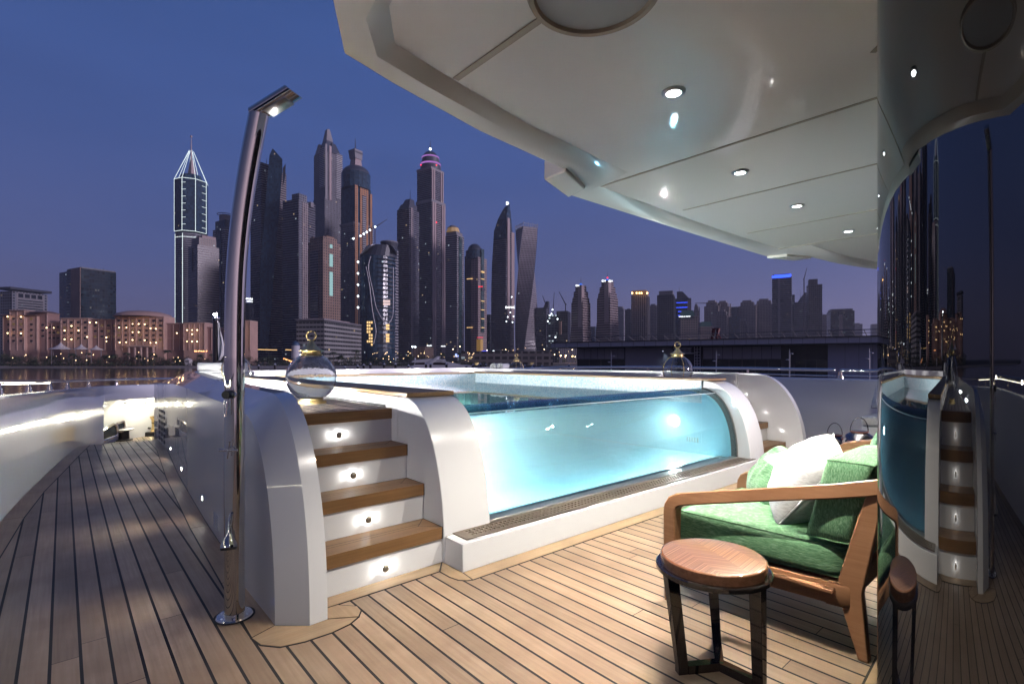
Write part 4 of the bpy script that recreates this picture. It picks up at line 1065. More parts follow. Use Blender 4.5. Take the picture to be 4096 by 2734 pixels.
pot(tuple(atd(3339, 7.2, .0)), .17, 'second metal lantern, only its hoop handle showing above the white cushion', False)
pillow('scatter_cushion', 'pale cushion with a dark cord edge on the bench by the right bulwark', (8.62, 1.88, .86), (-.75, .45, .35), (.3, -.1, .9), .5, .42, .15, PWHITE, 'cushions by the bulwark', CAULK, seed=30)
bn = thing('bench', 'low white bench along the right bulwark', 'bench', (8.4, 1.2, 0))
MB().box(8.35, .4, 0, 8.9, 2.15, .42).build('bench_box', WHITE, bn, bevel=.01)
MB().box(8.34, .4, .424, 8.89, 2.15, .56).build('bench_cushion', PWHITE, bn, bevel=.03)

# ------------------------------------------------------------------ mooring space beyond the deck edge
PIP = pbr('rope', (.10, .09, .08), .9, bump=.8, bscale=90)
def bollard(x, y, label, s=1):
    d = thing('bollard', label, 'bollard', (x, y, -.42), 'bollards on the mooring deck')
    MB().lathe([(0, 0), (.17 * s, 0), (.17 * s, .02), (.11 * s, .03), (.10 * s, .22 * s), (.0, .22 * s)], (x, y, -.42), 28).build('post', BLACKP, d)
    MB().lathe([(0, .222 * s), (.17 * s, .222 * s), (.19 * s, .24 * s), (.17 * s, .262 * s), (0, .27 * s)], (x, y, -.42), 32).build('cap', WHITE2, d)
bollard(*atd(494, 11.2, 0)[:2], 'dark bollard with a flat white cap, nearer one on the mooring deck')
bollard(*atd(512, 11.7, 0)[:2], 'second bollard with a white cap just behind the first')
d = thing('capstan', 'polished steel capstan drum glowing in the lit mooring space', 'capstan', (*atd(614, 12.0, 0)[:2], -.42))
MB().lathe([(0, 0), (.24, 0), (.24, .05), (.13, .10), (.105, .2), (.12, .36), (.16, .42), (.16, .45), (0, .46)], tuple(d.location), 36).build('drum', BRASS, d)
MB().lathe([(.235, .0), (.26, .0), (.26, .09), (.22, .10)], tuple(d.location), 36).build('base_ring', BLACKP, d)
p = [Vector(atd(480, 11.9, -.2)), Vector(atd(520, 11.9, -.24)), Vector(atd(570, 11.9, -.22)), Vector(atd(600, 11.8, -.24))]
tag(MB().tube(smooth(p), .022, 8).build('mooring_rope', PIP), 'dark mooring rope stretched along to the capstan', 'rope')
def bulray(px, off):
    a = (px - 2048) / 2048; d = Vector((FW[0] + a * RT[0], FW[1] + a * RT[1])); best = None
    for i in range(len(dense) - 1):
        p0 = Vector(PL(i, off, 0)[:2]); p1 = Vector(PL(i + 1, off, 0)[:2]); e = p1 - p0; det = d.x * -e.y + e.x * d.y
        if abs(det) < 1e-9: continue
        t = (p0.x * -e.y + e.x * p0.y) / det; s_ = (d.x * p0.y - d.y * p0.x) / det
        if 0 <= s_ <= 1 and t > 5 and (best is None or t < best): best = t
    return best
def fairlead(pxy, label):
    q = []
    for px, py in pxy:
        t = bulray(px, .79) - .03; q.append(Vector(atd(px, t, EYE - (py - 1436) / 2048 * t)))
    d = thing('fairlead', label, 'fairlead', q[0], 'dark fairlead openings in the lit recess')
    c = sum(q, Vector()) / len(q)
    tw = (Vector((0, 0, c.z)) - c).normalized() * .03
    g = MB(); f = [p + tw for p in q]; bk = [p - tw for p in q]; g.face(f); g.face(list(reversed(bk)))
    for k in range(len(f)): g.face([f[k], bk[k], bk[(k + 1) % len(f)], f[(k + 1) % len(f)]])
    g.build('opening', pbr('hawse_dark', (.02, .025, .035), .25), d, smooth=False)
    g = MB(); g.tube([c + (p - c) * 1.08 + tw for p in q + [q[0], q[1]]], .026, 8); g.build('lip', CHROME, d)
fairlead([(374, 1775), (377, 1745), (452, 1697), (463, 1705), (466, 1738), (450, 1745)], 'long dark slanted fairlead opening on the lit recess wall')
fairlead([(469, 1693), (493, 1685), (497, 1702), (490, 1724), (472, 1726)], 'smaller upright fairlead opening next to the long one')
MLENS = emis('mooring_lamp_lens', (1, .95, .75), 60)
for i, (px, t, z, pw) in enumerate([(505, bulray(505, .5), .40, 4), (590, bulray(590, .5), .36, 6), (415, bulray(415, .5), .42, 4), (640, 11.6, .45, 7)]):
    pt = atd(px, t, z)
    d = thing('mooring_light', ['first', 'second', 'third', 'fourth'][i] + ' warm lamp under the bulwark band over the mooring space', 'lamp', pt, 'lamps lighting the mooring space')
    MB().lathe([(0, .03), (.05, .03), (.055, 0), (.045, -.004)], pt, 20).build('rim', STEEL, d)
    MB().lathe([(0, -.006), (.045, -.004)], pt, 20).build('lens', MLENS, d)
    light('POINT', (pt[0], pt[1], pt[2] - .05), pw, (1, .94, .72), .05, d)
# jackstaff at the bow
jp = Vector(atd(866, 13.5, 0)); T = 13.5
d = thing('jackstaff', 'stout black mast with bright lamp on top and furled white flag behind the shower', 'mast', (jp.x, jp.y, .9))
zz = lambda py: EYE - (py - 1436) / 2048 * T
MB().tube([(jp.x, jp.y, .6), (jp.x, jp.y, zz(1282))], .088, 24).build('mast_tube', LACQ, d)
MB().lathe([(.088, 0), (.10, .02), (.10, .07), (.06, .11), (.035, .12), (.035, .2), (0, .21)], (jp.x, jp.y, zz(1282)), 24).build('lamp_head', CHROME, d)
MB().sphere((jp.x - FW[0] * .1, jp.y - FW[1] * .1, zz(1258)), .028, 12, 8).build('lamp_bulb', emis('mast_bulb', (.9, .95, 1), 30), d)
g = MB(); rows = []
for k in range(9):
    z = lerp(zz(1290), zz(1440), k / 8); w = [.02, .05, .08, .11, .13, .15, .16, .12, .03][k]
    rows.append([tuple(jp + RTv * (.10 + w * j / 6) - FWv * (.09 + .03 * math.sin(j * 1.3 + k * .4)) + Vector((0, 0, z))) for j in range(7)])
g.grid(rows); fl = g.build('flag', PWHITE, d); fl.modifiers.new('s', 'SOLIDIFY').thickness = .008
HAZE = .00015
ORD = 'first second third fourth fifth sixth seventh eighth ninth tenth eleventh twelfth thirteenth fourteenth fifteenth sixteenth seventeenth eighteenth nineteenth twentieth twenty-first twenty-second twenty-third twenty-fourth twenty-fifth twenty-sixth twenty-seventh twenty-eighth'.split()
# ------------------------------------------------------------------ water, beach, land
SEA = -5.65
def sea_mat():
    m = bpy.data.materials.new('night_sea'); m.use_nodes = True; t = m.node_tree; b = t.nodes['Principled BSDF']
    b.inputs['Base Color'].default_value = (.006, .009, .014, 1); b.inputs['Roughness'].default_value = .09; b.inputs['IOR'].default_value = 1.33
    c = N(t, 'ShaderNodeTexCoord'); mp = N(t, 'ShaderNodeMapping'); mp.inputs['Rotation'].default_value = (0, 0, YAW); mp.inputs['Scale'].default_value = (.35, .9, 1); t.links.new(c.outputs['Object'], mp.inputs[0])
    nz = N(t, 'ShaderNodeTexNoise'); nz.inputs['Scale'].default_value = 1.0; nz.inputs['Detail'].default_value = 5; t.links.new(mp.outputs[0], nz.inputs[0])
    bu = N(t, 'ShaderNodeBump'); bu.inputs['Strength'].default_value = .5; bu.inputs['Distance'].default_value = .12; t.links.new(nz.outputs[0], bu.inputs['Height']); t.links.new(bu.outputs[0], b.inputs['Normal'])
    return m
def V2(px, t): a = (px - 2048) / 2048; return (t * (FW[0] + a * RT[0]), t * (FW[1] + a * RT[1]))
def ZP(py, t): return EYE - (py - 1436) / 2048 * t
g = MB()
c_ = [V2(-9000, 60), V2(12000, 60), V2(12000, 900), V2(-9000, 900)]
g.face([(-3000, -600, SEA), (3000, -3000, SEA), (4000, 1500, SEA), (1500, 4000, SEA), (-3000, 3000, SEA)])
tag(g.build('sea', sea_mat(), smooth=False), 'dark calm evening water', kind='structure')
SAND = pbr('beach_sand', (.34, .29, .24), .95, var=.15, vscale=.05)
GRND = pbr('land_ground', (.07, .065, .055), .95, var=.3, vscale=.02)
ROCK = pbr('rock_armour', (.12, .115, .11), .9, bump=1, bscale=.8)
def fan(pxs, t0, t1, z0, z1):
    rows = []
    for px in pxs: rows.append([(*V2(px, t0(px)), z0), (*V2(px, t1(px)), z1)])
    g = MB(); g.grid(rows); return g
pxs = list(range(-2400, 1900, 60))
shore = lambda p: 396 + 14 * math.sin(p * .004) + 6 * math.sin(p * .017)
tag(fan(pxs, lambda p: shore(p), lambda p: shore(p) + 34, SEA - .15, -3.9).build('beach', SAND), 'pale sand beach below the hotel gardens', kind='structure')
rows = []
for px in list(range(-2600, 5200, 100)):
    t0 = shore(px) + 33 if px < 1850 else 505
    rows.append([(*V2(px, t0), -4.0), (*V2(px, 2600), -4.0), (*V2(px, 9000), -4.0)])
g = MB(); g.grid(rows); tag(g.build('ground', GRND), 'dark flat land behind the beach', kind='structure')
g = fan(list(range(1760, 5200, 80)), lambda p: 492, lambda p: 507, SEA - .2, -2.6); tag(g.build('breakwater', ROCK), 'rock armoured edge of the promenade', kind='structure')
g = fan(list(range(1760, 5200, 80)), lambda p: 507, lambda p: 560, -2.6, -2.6); tag(g.build('promenade', pbr('promenade_stone', (.30, .26, .21), .8)), 'lit paved promenade behind the rocks', kind='structure')

# ------------------------------------------------------------------ facade materials (uv in metres)
def facade(name, wall, glass=(.02, .03, .045), fh=3.6, bw=3.6, fu=.5, fv=.5, lit=.02, litc=(1, .72, .38), lit2=(.75, .9, 1), ls=2.2, rough=.25, hor=False, ver=False, pier=0, metal=0):
    m = bpy.data.materials.new(name); m.use_nodes = True; t = m.node_tree; b = t.nodes['Principled BSDF']
    uv = N(t, 'ShaderNodeUVMap'); s = N(t, 'ShaderNodeSeparateXYZ'); t.links.new(uv.outputs[0], s.inputs[0])
    u = mth(t, 'DIVIDE', s.outputs[0], bw); v = mth(t, 'DIVIDE', s.outputs[1], fh)
    fu_, fv_ = mth(t, 'FRACT', u), mth(t, 'FRACT', v)
    iu = mth(t, 'LESS_THAN', mth(t, 'ABSOLUTE', mth(t, 'SUBTRACT', fu_, .5)), fu / 2); iv = mth(t, 'LESS_THAN', mth(t, 'ABSOLUTE', mth(t, 'SUBTRACT', fv_, .5)), fv / 2)
    win = iv if hor else (iu if ver else mth(t, 'MULTIPLY', iu, iv))
    if pier:
        pr = mth(t, 'GREATER_THAN', mth(t, 'FRACT', mth(t, 'DIVIDE', s.outputs[0], bw * pier)), 1.2 / pier if pier > 2 else .4); win = mth(t, 'MULTIPLY', win, pr)
    cc = N(t, 'ShaderNodeCombineXYZ'); t.links.new(mth(t, 'FLOOR', u), cc.inputs[0]); t.links.new(mth(t, 'FLOOR', v), cc.inputs[1])
    w = N(t, 'ShaderNodeTexWhiteNoise', noise_dimensions='2D'); t.links.new(cc.outputs[0], w.inputs['Vector'])
    ws = N(t, 'ShaderNodeSeparateColor'); t.links.new(w.outputs[1], ws.inputs[0])
    # tone differences from pane to pane and slow weathering of the wall
    gv = N(t, 'ShaderNodeMapRange'); gv.inputs[3].default_value = .5; gv.inputs[4].default_value = 1.7; t.links.new(ws.outputs[0], gv.inputs[0])
    gs = N(t, 'ShaderNodeVectorMath', operation='SCALE'); gs.inputs[0].default_value = glass; t.links.new(gv.outputs[0], gs.inputs['Scale'])
    nz = N(t, 'ShaderNodeTexNoise'); nz.inputs['Scale'].default_value = .035; nz.inputs['Detail'].default_value = 4; t.links.new(uv.outputs[0], nz.inputs[0])
    wv = N(t, 'ShaderNodeMapRange'); wv.inputs[1].default_value = .3; wv.inputs[2].default_value = .7; wv.inputs[3].default_value = .78; wv.inputs[4].default_value = 1.15; t.links.new(nz.outputs[0], wv.inputs[0])
    wsn = N(t, 'ShaderNodeVectorMath', operation='SCALE'); wsn.inputs[0].default_value = wall; t.links.new(wv.outputs[0], wsn.inputs['Scale'])
    t.links.new(mixc(t, win, wsn.outputs[0], gs.outputs[0]), b.inputs['Base Color'])
    t.links.new(mth(t, 'SUBTRACT', .8, mth(t, 'MULTIPLY', win, .8 - rough)), b.inputs['Roughness'])
    if lit:
        # lit rooms: window cells, kept small so that distant lights stay point-like
        win2 = mth(t, 'MULTIPLY', mth(t, 'LESS_THAN', mth(t, 'ABSOLUTE', mth(t, 'SUBTRACT', fu_, .5)), min(.27, fu / 2)), mth(t, 'LESS_THAN', mth(t, 'ABSOLUTE', mth(t, 'SUBTRACT', fv_, .5)), min(.22, fv / 2)))
        on = mth(t, 'MULTIPLY', win2, mth(t, 'GREATER_THAN', w.outputs[0], 1 - lit * .4))
        col = mixc(t, mth(t, 'GREATER_THAN', ws.outputs[1], .55), litc, lit2)
        t.links.new(col, b.inputs['Emission Color']); t.links.new(mth(t, 'MULTIPLY', mth(t, 'MULTIPLY', on, ls * .22), mth(t, 'ADD', .25, ws.outputs[2])), b.inputs['Emission Strength'])
    return m
F = {}
F['tan'] = facade('facade_tan', (.29, .235, .225), fh=3.5, bw=3.2, fu=.5, fv=.5, lit=.02)
F['tan2'] = facade('facade_pinkish', (.32, .25, .245), fh=3.4, bw=2.8, fu=.45, fv=.55, lit=.012)
F['brown'] = facade('facade_brown', (.29, .19, .15), (.03, .035, .045), fh=3.6, bw=3.8, fu=.5, fv=.5, lit=.10, litc=(.9, .85, .75), ls=.7)
F['grey'] = facade('facade_grey', (.20, .20, .235), fh=3.4, bw=3.4, fu=.6, fv=.6, lit=.03)
F['greyd'] = facade('facade_dark_grey', (.075, .075, .09), fh=3.4, bw=3.4, fu=.6, fv=.6, lit=.03)
F['glass'] = facade('facade_blue_glass', (.03, .05, .075), (.02, .045, .075), fh=3.8, bw=2.4, fu=.92, fv=.9, lit=.008, rough=.12)
F['glassg'] = facade('facade_green_glass', (.05, .085, .09), (.035, .07, .08), fh=3.6, bw=2.4, fu=.9, fv=.88, lit=.015, rough=.15)
F['glasslit'] = facade('facade_office_glass', (.012, .02, .03), (.008, .02, .03), fh=4.0, bw=3.0, fu=.9, fv=.8, lit=.16, litc=(.9, .75, .45), lit2=(.55, .75, .8), ls=.55, rough=.1)
F['balc'] = facade('facade_balcony_bands', (.30, .25, .26), (.018, .02, .028), fh=3.5, bw=4.0, fv=.62, hor=True, lit=.02)
F['balcd'] = facade('facade_dark_balcony_bands', (.17, .165, .20), (.016, .018, .026), fh=3.5, bw=4.0, fv=.62, hor=True, lit=.03)
F['balcw'] = facade('facade_white_balcony_bands', (.36, .34, .37), (.02, .03, .04), fh=3.5, bw=4.0, fv=.55, hor=True, lit=.04)
F['balcp'] = facade('facade_rose_bands', (.36, .28, .28), (.03, .025, .03), fh=3.7, bw=4.0, fv=.55, hor=True, lit=.015)
F['pier'] = facade('facade_vertical_piers', (.36, .30, .30), (.02, .022, .03), fh=3.5, bw=3.6, fu=.55, fv=.78, lit=.02)
F['pierd'] = facade('facade_dark_piers', (.16, .155, .185), (.016, .018, .026), fh=3.5, bw=3.2, fu=.55, fv=.8, lit=.012)
F['orange'] = facade('facade_orange_stone', (.42, .20, .095), (.05, .06, .08), fh=3.6, bw=4.4, fu=.4, fv=.6, lit=.01)
F['jbr'] = facade('facade_beach_residences', (.31, .25, .235), (.045, .04, .045), fh=3.4, bw=3.1, fu=.42, fv=.6, lit=.008)
F['constr'] = facade('facade_under_construction', (.12, .11, .115), (.02, .02, .025), fh=3.6, bw=3.0, fu=.8, fv=.7, lit=.03, ls=3)
F['slab'] = facade('facade_low_slab', (.28, .27, .27), (.015, .018, .022), fh=4.2, bw=3.6, fu=.9, fv=.45, lit=.03)
F['lights'] = facade('facade_work_lights', (.09, .10, .12), (.02, .03, .04), fh=4.0, bw=5.0, fu=.8, fv=.7, lit=.3, litc=(.75, .9, 1), ls=3.0)
P_DARK = pbr('tower_dark_cladding', (.05, .055, .075), .4); P_TAN = pbr('tower_tan_cladding', (.32, .26, .25), .8); P_GREY = pbr('tower_grey_cladding', (.20, .19, .21), .6)
P_STEEL = pbr('tower_steel', (.30, .30, .34), .35, .7); P_ORG = pbr('tower_orange_cladding', (.42, .20, .095), .8); P_ROSE = pbr('tower_rose_stone', (.36, .28, .285), .75)
P_GREEN = pbr('green_copper', (.07, .17, .14), .6); P_BROWN = pbr('tower_brown_stone', (.26, .16, .12), .8)
E_NEON = emis('white_neon', (.85, .98, 1), 1.0); E_BLUE = emis('blue_light', (.03, .08, 1), 2.2); E_RED = emis('red_light', (1, .02, .04), 2.2)
E_PINK = emis('violet_light', (.62, .25, .85), .5); E_WARM = emis('warm_lamp', (1, .55, .18), 7); E_WHITE = emis('white_lamp', (.8, .92, 1), 5)
E_PYR = emis('blue_pyramid', (.05, .16, .75), .9); E_SIGN = emis('sign_white', (.92, .97, 1), 2.6)
def oriented(c, th, hw, hd):
    ca, sa = math.cos(th), math.sin(th)
    return [(c[0] + ca * a * hw - sa * b * hd, c[1] + sa * a * hw + ca * b * hd) for a, b in ((-1, -1), (1, -1), (1, 1), (-1, 1))]
class Tower:
    """one building; px / py are directions it is seen in, t its distance in metres; yaw turns a face to the left"""
    def __init__(s, name, label, t, px, yaw=30, cat='tower', group='towers across the water', base=-4.0, ratio=1.0):
        s.t = t; s.cx = px; s.c = V2(px, t); s.yaw = R_(90 - yaw); s.base = base; s.ratio = ratio
        s.o = thing(name, label, cat, (s.c[0], s.c[1], base), group)
        a = (px - 2048) / 2048; s.ang = -YAW + s.yaw; s.bear = math.atan2((RT[0]), (RT[1]))
        # apparent half width of a unit square turned by yaw, seen along the bearing of the tower
        s.view = Vector((-(FW[0] + a * RT[0]), -(FW[1] + a * RT[1]))).normalized(); s.lat = Vector((-s.view.y, s.view.x))
        ca, sa = math.cos(s.ang), math.sin(s.ang); s.ex = Vector((ca, sa)); s.ey = Vector((-sa, ca))
    def W(s, px0, px1): return abs(px1 - px0) / 2048 * s.t
    def Z(s, py): return ZP(py, s.t) if py is not None else s.base
    def rect(s, px0, px1, off=0):
        w = s.W(px0, px1)
        k = abs(s.ex.dot(s.lat)) + s.ratio * abs(s.ey.dot(s.lat)); hw = w / 2 / k; c = s.pos((px0 + px1) / 2, off)
        return oriented(c, s.ang, hw, hw * s.ratio)
    def pos(s, px, off=0):
        dx = (px - s.cx) / 2048 * s.t; return (s.c[0] + RT[0] * dx + s.view.x * off, s.c[1] + RT[1] * dx + s.view.y * off)
    def box(s, nm, px0, px1, top, bot, mat, off=0, pt=None, topz=None):
        """prism; pt = (px0,px1) of the top if it tapers"""
        g = MB(); P = s.rect(px0, px1, off); T = s.rect(pt[0], pt[1], off) if pt else None
        g.prism(P, s.Z(bot), s.Z(top), uv=True, poly_top=T); return g.build(nm, mat, s.o, smooth=False, merge=False)
    def ngon(s, nm, px0, px1, top, bot, mat, n=8, off=0, pt=None, rot=0):
        w = s.W(px0, px1) / 2; c = s.pos((px0 + px1) / 2, off); R = w
        P = [(c[0] + R * math.cos(2 * math.pi * (k + .5) / n + rot + s.ang), c[1] + R * math.sin(2 * math.pi * (k + .5) / n + rot + s.ang)) for k in range(n)]
        T = None
        if pt:
            w2 = s.W(*pt) / 2; c2 = s.pos((pt[0] + pt[1]) / 2, off); R2 = w2 * R / w
            T = [(c2[0] + R2 * math.cos(2 * math.pi * (k + .5) / n + rot + s.ang), c2[1] + R2 * math.sin(2 * math.pi * (k + .5) / n + rot + s.ang)) for k in range(n)]
        g = MB(); g.prism(P, s.Z(bot), s.Z(top), uv=True, poly_top=T); return g.build(nm, mat, s.o, smooth=n > 12, merge=False), P, T
    def dome(s, nm, px0, px1, top, bot, mat):
        r = s.W(px0, px1) / 2; h = s.Z(top) - s.Z(bot); c = s.pos((px0 + px1) / 2)
        g = MB(); g.lathe([(r * math.cos(a), h * math.sin(a)) for a in [math.pi / 2 * k / 10 for k in range(11)]], (*c, s.Z(bot)), 28); return g.build(nm, mat, s.o)
    def mast(s, px, top, bot, w=3, mat=None, nm='mast'):
        c = s.pos(px); r = max(.3, s.W(0, w) / 2); g = MB(); g.tube([(*c, s.Z(bot)), (*c, (s.Z(bot) + s.Z(top)) / 2), (*c, s.Z(top))], [r, r * .7, r * .25], 8); return g.build(nm, mat or P_DARK, s.o)
    def facepanel(s, nm, side, f0, f1, px0, px1, top, bot, mat, out=.5, thick=.5, off=0):
        """panel proud of a face of the box px0..px1; side 'r' is the face turned right, 'l' the face turned left; f0..f1 fractions along it"""
        P = s.rect(px0, px1, off)
        fs = [(P[k], P[(k + 1) % 4]) for k in range(4)]; best = []
        for a, b in fs:
            mid = Vector(((a[0] + b[0]) / 2, (a[1] + b[1]) / 2)); d = Vector((b[0] - a[0], b[1] - a[1])); n = Vector((d.y, -d.x)).normalized()
            if n.dot(s.view) > .05: best.append((n.dot(Vector(RT)), a, b, n))
        best.sort(key=lambda q: q[0]); _, a, b, n = best[-1] if side == 'r' else best[0]
        a, b = Vector(a), Vector(b)
        if (b - a).dot(Vector(RT)) < 0: a, b = b, a
        p, q = a.lerp(b, f0), a.lerp(b, f1)
        g = MB(); poly = [tuple(p + n * .05), tuple(q + n * .05), tuple(q + n * (thick + out)), tuple(p + n * (thick + out))]
        g.prism(poly, s.Z(bot), s.Z(top), uv=True); return g.build(nm, mat, s.o, smooth=False, merge=False)
    def slabs(s, nm, px0, px1, top, bot, mat, step=3.6, grow=1.04, h=1.1, off=0, n=0):
        P = s.rect(px0, px1, off) if not n else None; c = s.pos((px0 + px1) / 2, off); g = MB(); z = s.Z(bot)
        if n: w = s.W(px0, px1) / 2; P = [(c[0] + w * math.cos(2 * math.pi * k / n), c[1] + w * math.sin(2 * math.pi * k / n)) for k in range(n)]
        Q = [(c[0] + (x - c[0]) * grow, c[1] + (y - c[1]) * grow) for x, y in P]
        while z < s.Z(top): g.prism(Q, z, z + h); z += step
        return g.build(nm, mat, s.o, smooth=False, merge=False)
    def lamp(s, px, py, r, mat, off=8, nm='light'):
        c = s.pos(px, off); g = MB(); g.sphere((*c, s.Z(py)), r, 8, 6); return g.build(nm, mat, s.o)
    def text(s, txt, px0, px1, py, off, mat, h=None, nm='sign'):
        cu = bpy.data.curves.new(nm, 'FONT'); cu.body = txt; cu.align_x = 'CENTER'; cu.align_y = 'CENTER'; cu.extrude = .15; cu.size = 1
        o = bpy.data.objects.new(nm, cu); COL.objects.link(o); bpy.context.view_layer.update()
        me = bpy.data.meshes.new_from_object(o); bpy.data.objects.remove(o); o = bpy.data.objects.new(nm, me); COL.objects.link(o); xs_ = [v.co.x for v in me.vertices]; w = max(xs_) - min(xs_)
        sc = s.W(px0, px1) / w; o.scale = (sc, sc * (h or 1), sc); me.materials.clear(); me.materials.append(mat)
        c = s.pos((px0 + px1) / 2, off); o.rotation_euler = (R_(90), 0, math.atan2(-s.view.x, s.view.y) + math.pi)
        o.parent = s.o; o.location = Vector((*c, s.Z(py))) - org(s.o); return o
T = Tower
# --- far left
a = T('office_block', 'square grey office block with a jutting flat roof behind the beach hotel left end', 620, 98, 12, 'office building', ratio=.5)
a.box('body', 28, 166, 1172, None, F['grey']); a.box('roof_slab', 17, 180, 1157, 1166, P_DARK); a.facepanel('front_frame', 'r', .1, .9, 28, 166, 1176, 1240, P_GREY, .1, .3)
for k in range(4): a.facepanel('window', 'r', .16 + k * .18, .29 + k * .18, 28, 166, 1179, 1194, pbr('dark_pane', (.015, .02, .03), .15), .5, .3)
for k in range(4): a.facepanel('window_band', 'r', .15, .85, 28, 166, 1203 + k * 10, 1207 + k * 10, F['glasslit'], .5, .3)
a = T('glass_office', 'dark glass office tower with a tan vertical stripe and a rounded right corner', 700, 346, 28, 'office building')
a.box('left_wing', 249, 330, 1090, None, F['glass'], -8); a.box('body', 290, 443, 1086, None, F['glasslit']); a.facepanel('stone_stripe', 'l', .35, .98, 290, 443, 1083, None, facade('stripe_panels', (.32, .22, .19), fh=4, bw=4, fu=.06, fv=.9, lit=.0, glass=(.1, .07, .06)), .3, .5)
a.box('roof_edge', 292, 441, 1081, 1088, P_DARK)
for px in (312, 330, 352, 380, 415): a.mast(px, 1070, 1088, 2, nm='antenna')
# --- neon outlined tower
a = T('pointed_tower', 'slim tower outlined in white neon with an open pointed crown and mast', 900, 766, 22.5, ratio=1)
o, P, _ = a.ngon('lower_shaft', 710, 822, 940, None, F['balcw'], 8)
o, P2, _ = a.ngon('upper_shaft', 707, 825, 730, 935, F['glass'], 8)
g = MB(); zt, zb = a.Z(730), a.Z(935); rn = 1.1
vis = [k for k in range(8) if (Vector(P2[k]) - Vector(a.c)).dot(a.view) > -5]
def nl(p, z0, q, z1, r=.75): g.tube([(*p, z0), (*q, z1)], r * .55, 6)
for k in vis: nl(P2[k], zb, P2[k], zt)
for k in range(8):
    if k in vis and (k + 1) % 8 in vis:
        nl(P2[k], zt, P2[(k + 1) % 8], zt); nl(P2[k], zb, P2[(k + 1) % 8], zb); nl(P2[k], a.Z(712), P2[(k + 1) % 8], a.Z(712), .6) if 0 else None
        nl(P[k], a.Z(958), P[(k + 1) % 8], a.Z(958), .7)
ap = {}
for k in vis:
    v = Vector(P2[k]) - Vector(a.c); q = Vector(a.c) + v * .13; ap[k] = q; nl(P2[k], zt, tuple(q), a.Z(603 if k % 2 else 606), .6)
for k in vis[:2]: nl(P[k], a.base, P[k], a.Z(945), .8)
g.build('neon_outline', E_NEON, a.o)
g = MB()
for k in range(8):
    v = Vector(P2[k]) - Vector(a.c); g.tube([(*P2[k], zt), (*(Vector(a.c) + v * .13), a.Z(606))], .35, 6)
g.build('crown_ribs', E_NEON, a.o)
a.box('core_spire', 748, 790, 640, 732, P_ROSE, pt=(762, 772)); a.ngon('crown_base', 722, 812, 705, 731, F['glass'], 8, pt=(730, 803)); a.mast(765, 546, 640, 6, P_ROSE); a.box('mast_head', 761, 769, 543, 549, P_ROSE)
for side, f0, f1 in (('l', .18, .45), ('r', .60, .86)):
    pass
g = MB(); c1, c2 = a.pos(733, 26), a.pos(747, 27); d1, d2 = a.pos(806, 20), a.pos(822, 14)
for k in range(7):
    z = a.Z(750 + k * 27); g.tube([(*a.pos(727, 32), z), (*a.pos(743, 35), z - .5)], .3, 6); g.tube([(*a.pos(807, 31), z - 6), (*a.pos(823, 24), z - 6.5)], .3, 6)
g.build('neon_balcony_lines', E_NEON, a.o)
# --- beside it
a = T('stepped_tower', 'brownish stepped apartment tower just in front of the neon outlined one', 760, 812, 35)
a.box('shaft', 762, 868, 990, None, F['balc']); a.box('upper_shaft', 773, 858, 958, 990, F['tan']); a.box('crown', 790, 858, 948, 960, P_ROSE); a.facepanel('slot', 'l', .35, .5, 762, 868, 1000, 1090, P_DARK)
a = T('ringed_tower', 'pale ribbed tower with a ring on its roof, cut by the shower pole', 820, 918, 30)
a.box('shaft', 860, 976, 925, None, F['balcw']); a.box('glass_front', 868, 962, 890, 926, F['glass']); a.ngon('roof_drum', 880, 925, 862, 892, P_GREY, 16); a.facepanel('glass_strip', 'l', .3, .7, 860, 976, 930, None, F['glass'])
r = MB(); c = a.pos(900); r.lathe([(11, 0), (11.6, .6), (11, 1.2), (10.4, .6), (11, 0)], (*c, a.Z(860)), 24); r.build('roof_ring', P_GREY, a.o)
a = T('small_office', 'small dark office building with white roof letters between two tall towers', 690, 993, 10, 'office building')
a.box('body', 974, 1012, 1212, None, F['glasslit']); a.text('IDMARA', 977, 1009, 1200, 16, E_SIGN, 1.3); a.text('GROU', 988, 1009, 1210, 16, E_SIGN, 1.0)
# --- wave tower
a = T('leaning_glass_tower', 'tall bluish tower with a slanting glass blade cutting up through its front', 780, 1074, 32)
a.box('left_body', 1007, 1108, 662, None, F['balcd'], -6); a.box('right_body', 1050, 1141, 690, None, F['balc'], -2)
def blade(q, depth, nm, mat, off0=22):
    g = MB(); pts = [(*a.pos(px, off0), a.Z(py)) for px, py in q]; v3 = Vector((a.view.x, a.view.y, 0)) * depth
    f = [tuple(p) for p in pts]; bk = [tuple(Vector(p) - v3) for p in pts]; W_ = a.W(q[0][0], q[1][0])
    g.face(f, [((px - 1000) / 2048 * a.t, ZP(py, a.t)) for px, py in q]); g.face(list(reversed(bk)), [(0, 0)] * len(bk))
    for k in range(len(f)):
        k2 = (k + 1) % len(f); g.face([f[k], bk[k], bk[k2], f[k2]], [(0, f[k][2]), (depth, f[k][2]), (depth, f[k2][2]), (0, f[k2][2])])
    g.build(nm, mat, a.o, smooth=False, merge=False)
blade([(1040, 1388), (1073, 1388), (1128, 700), (1128, 657), (1090, 615), (1078, 640), (1040, 1090)], 26, 'glass_blade', F['glass'])
blade([(1130, 690), (1141, 672), (1140, 720), (1130, 760)], 10, 'fin', P_DARK, 20)
a.mast(1066, 632, 664, 3, nm='roof_crane')
a = T('twin_slab_tower', 'blocky grey brown tower with a stepped crown, between the leaning and the crowned towers', 760, 1196, 25)
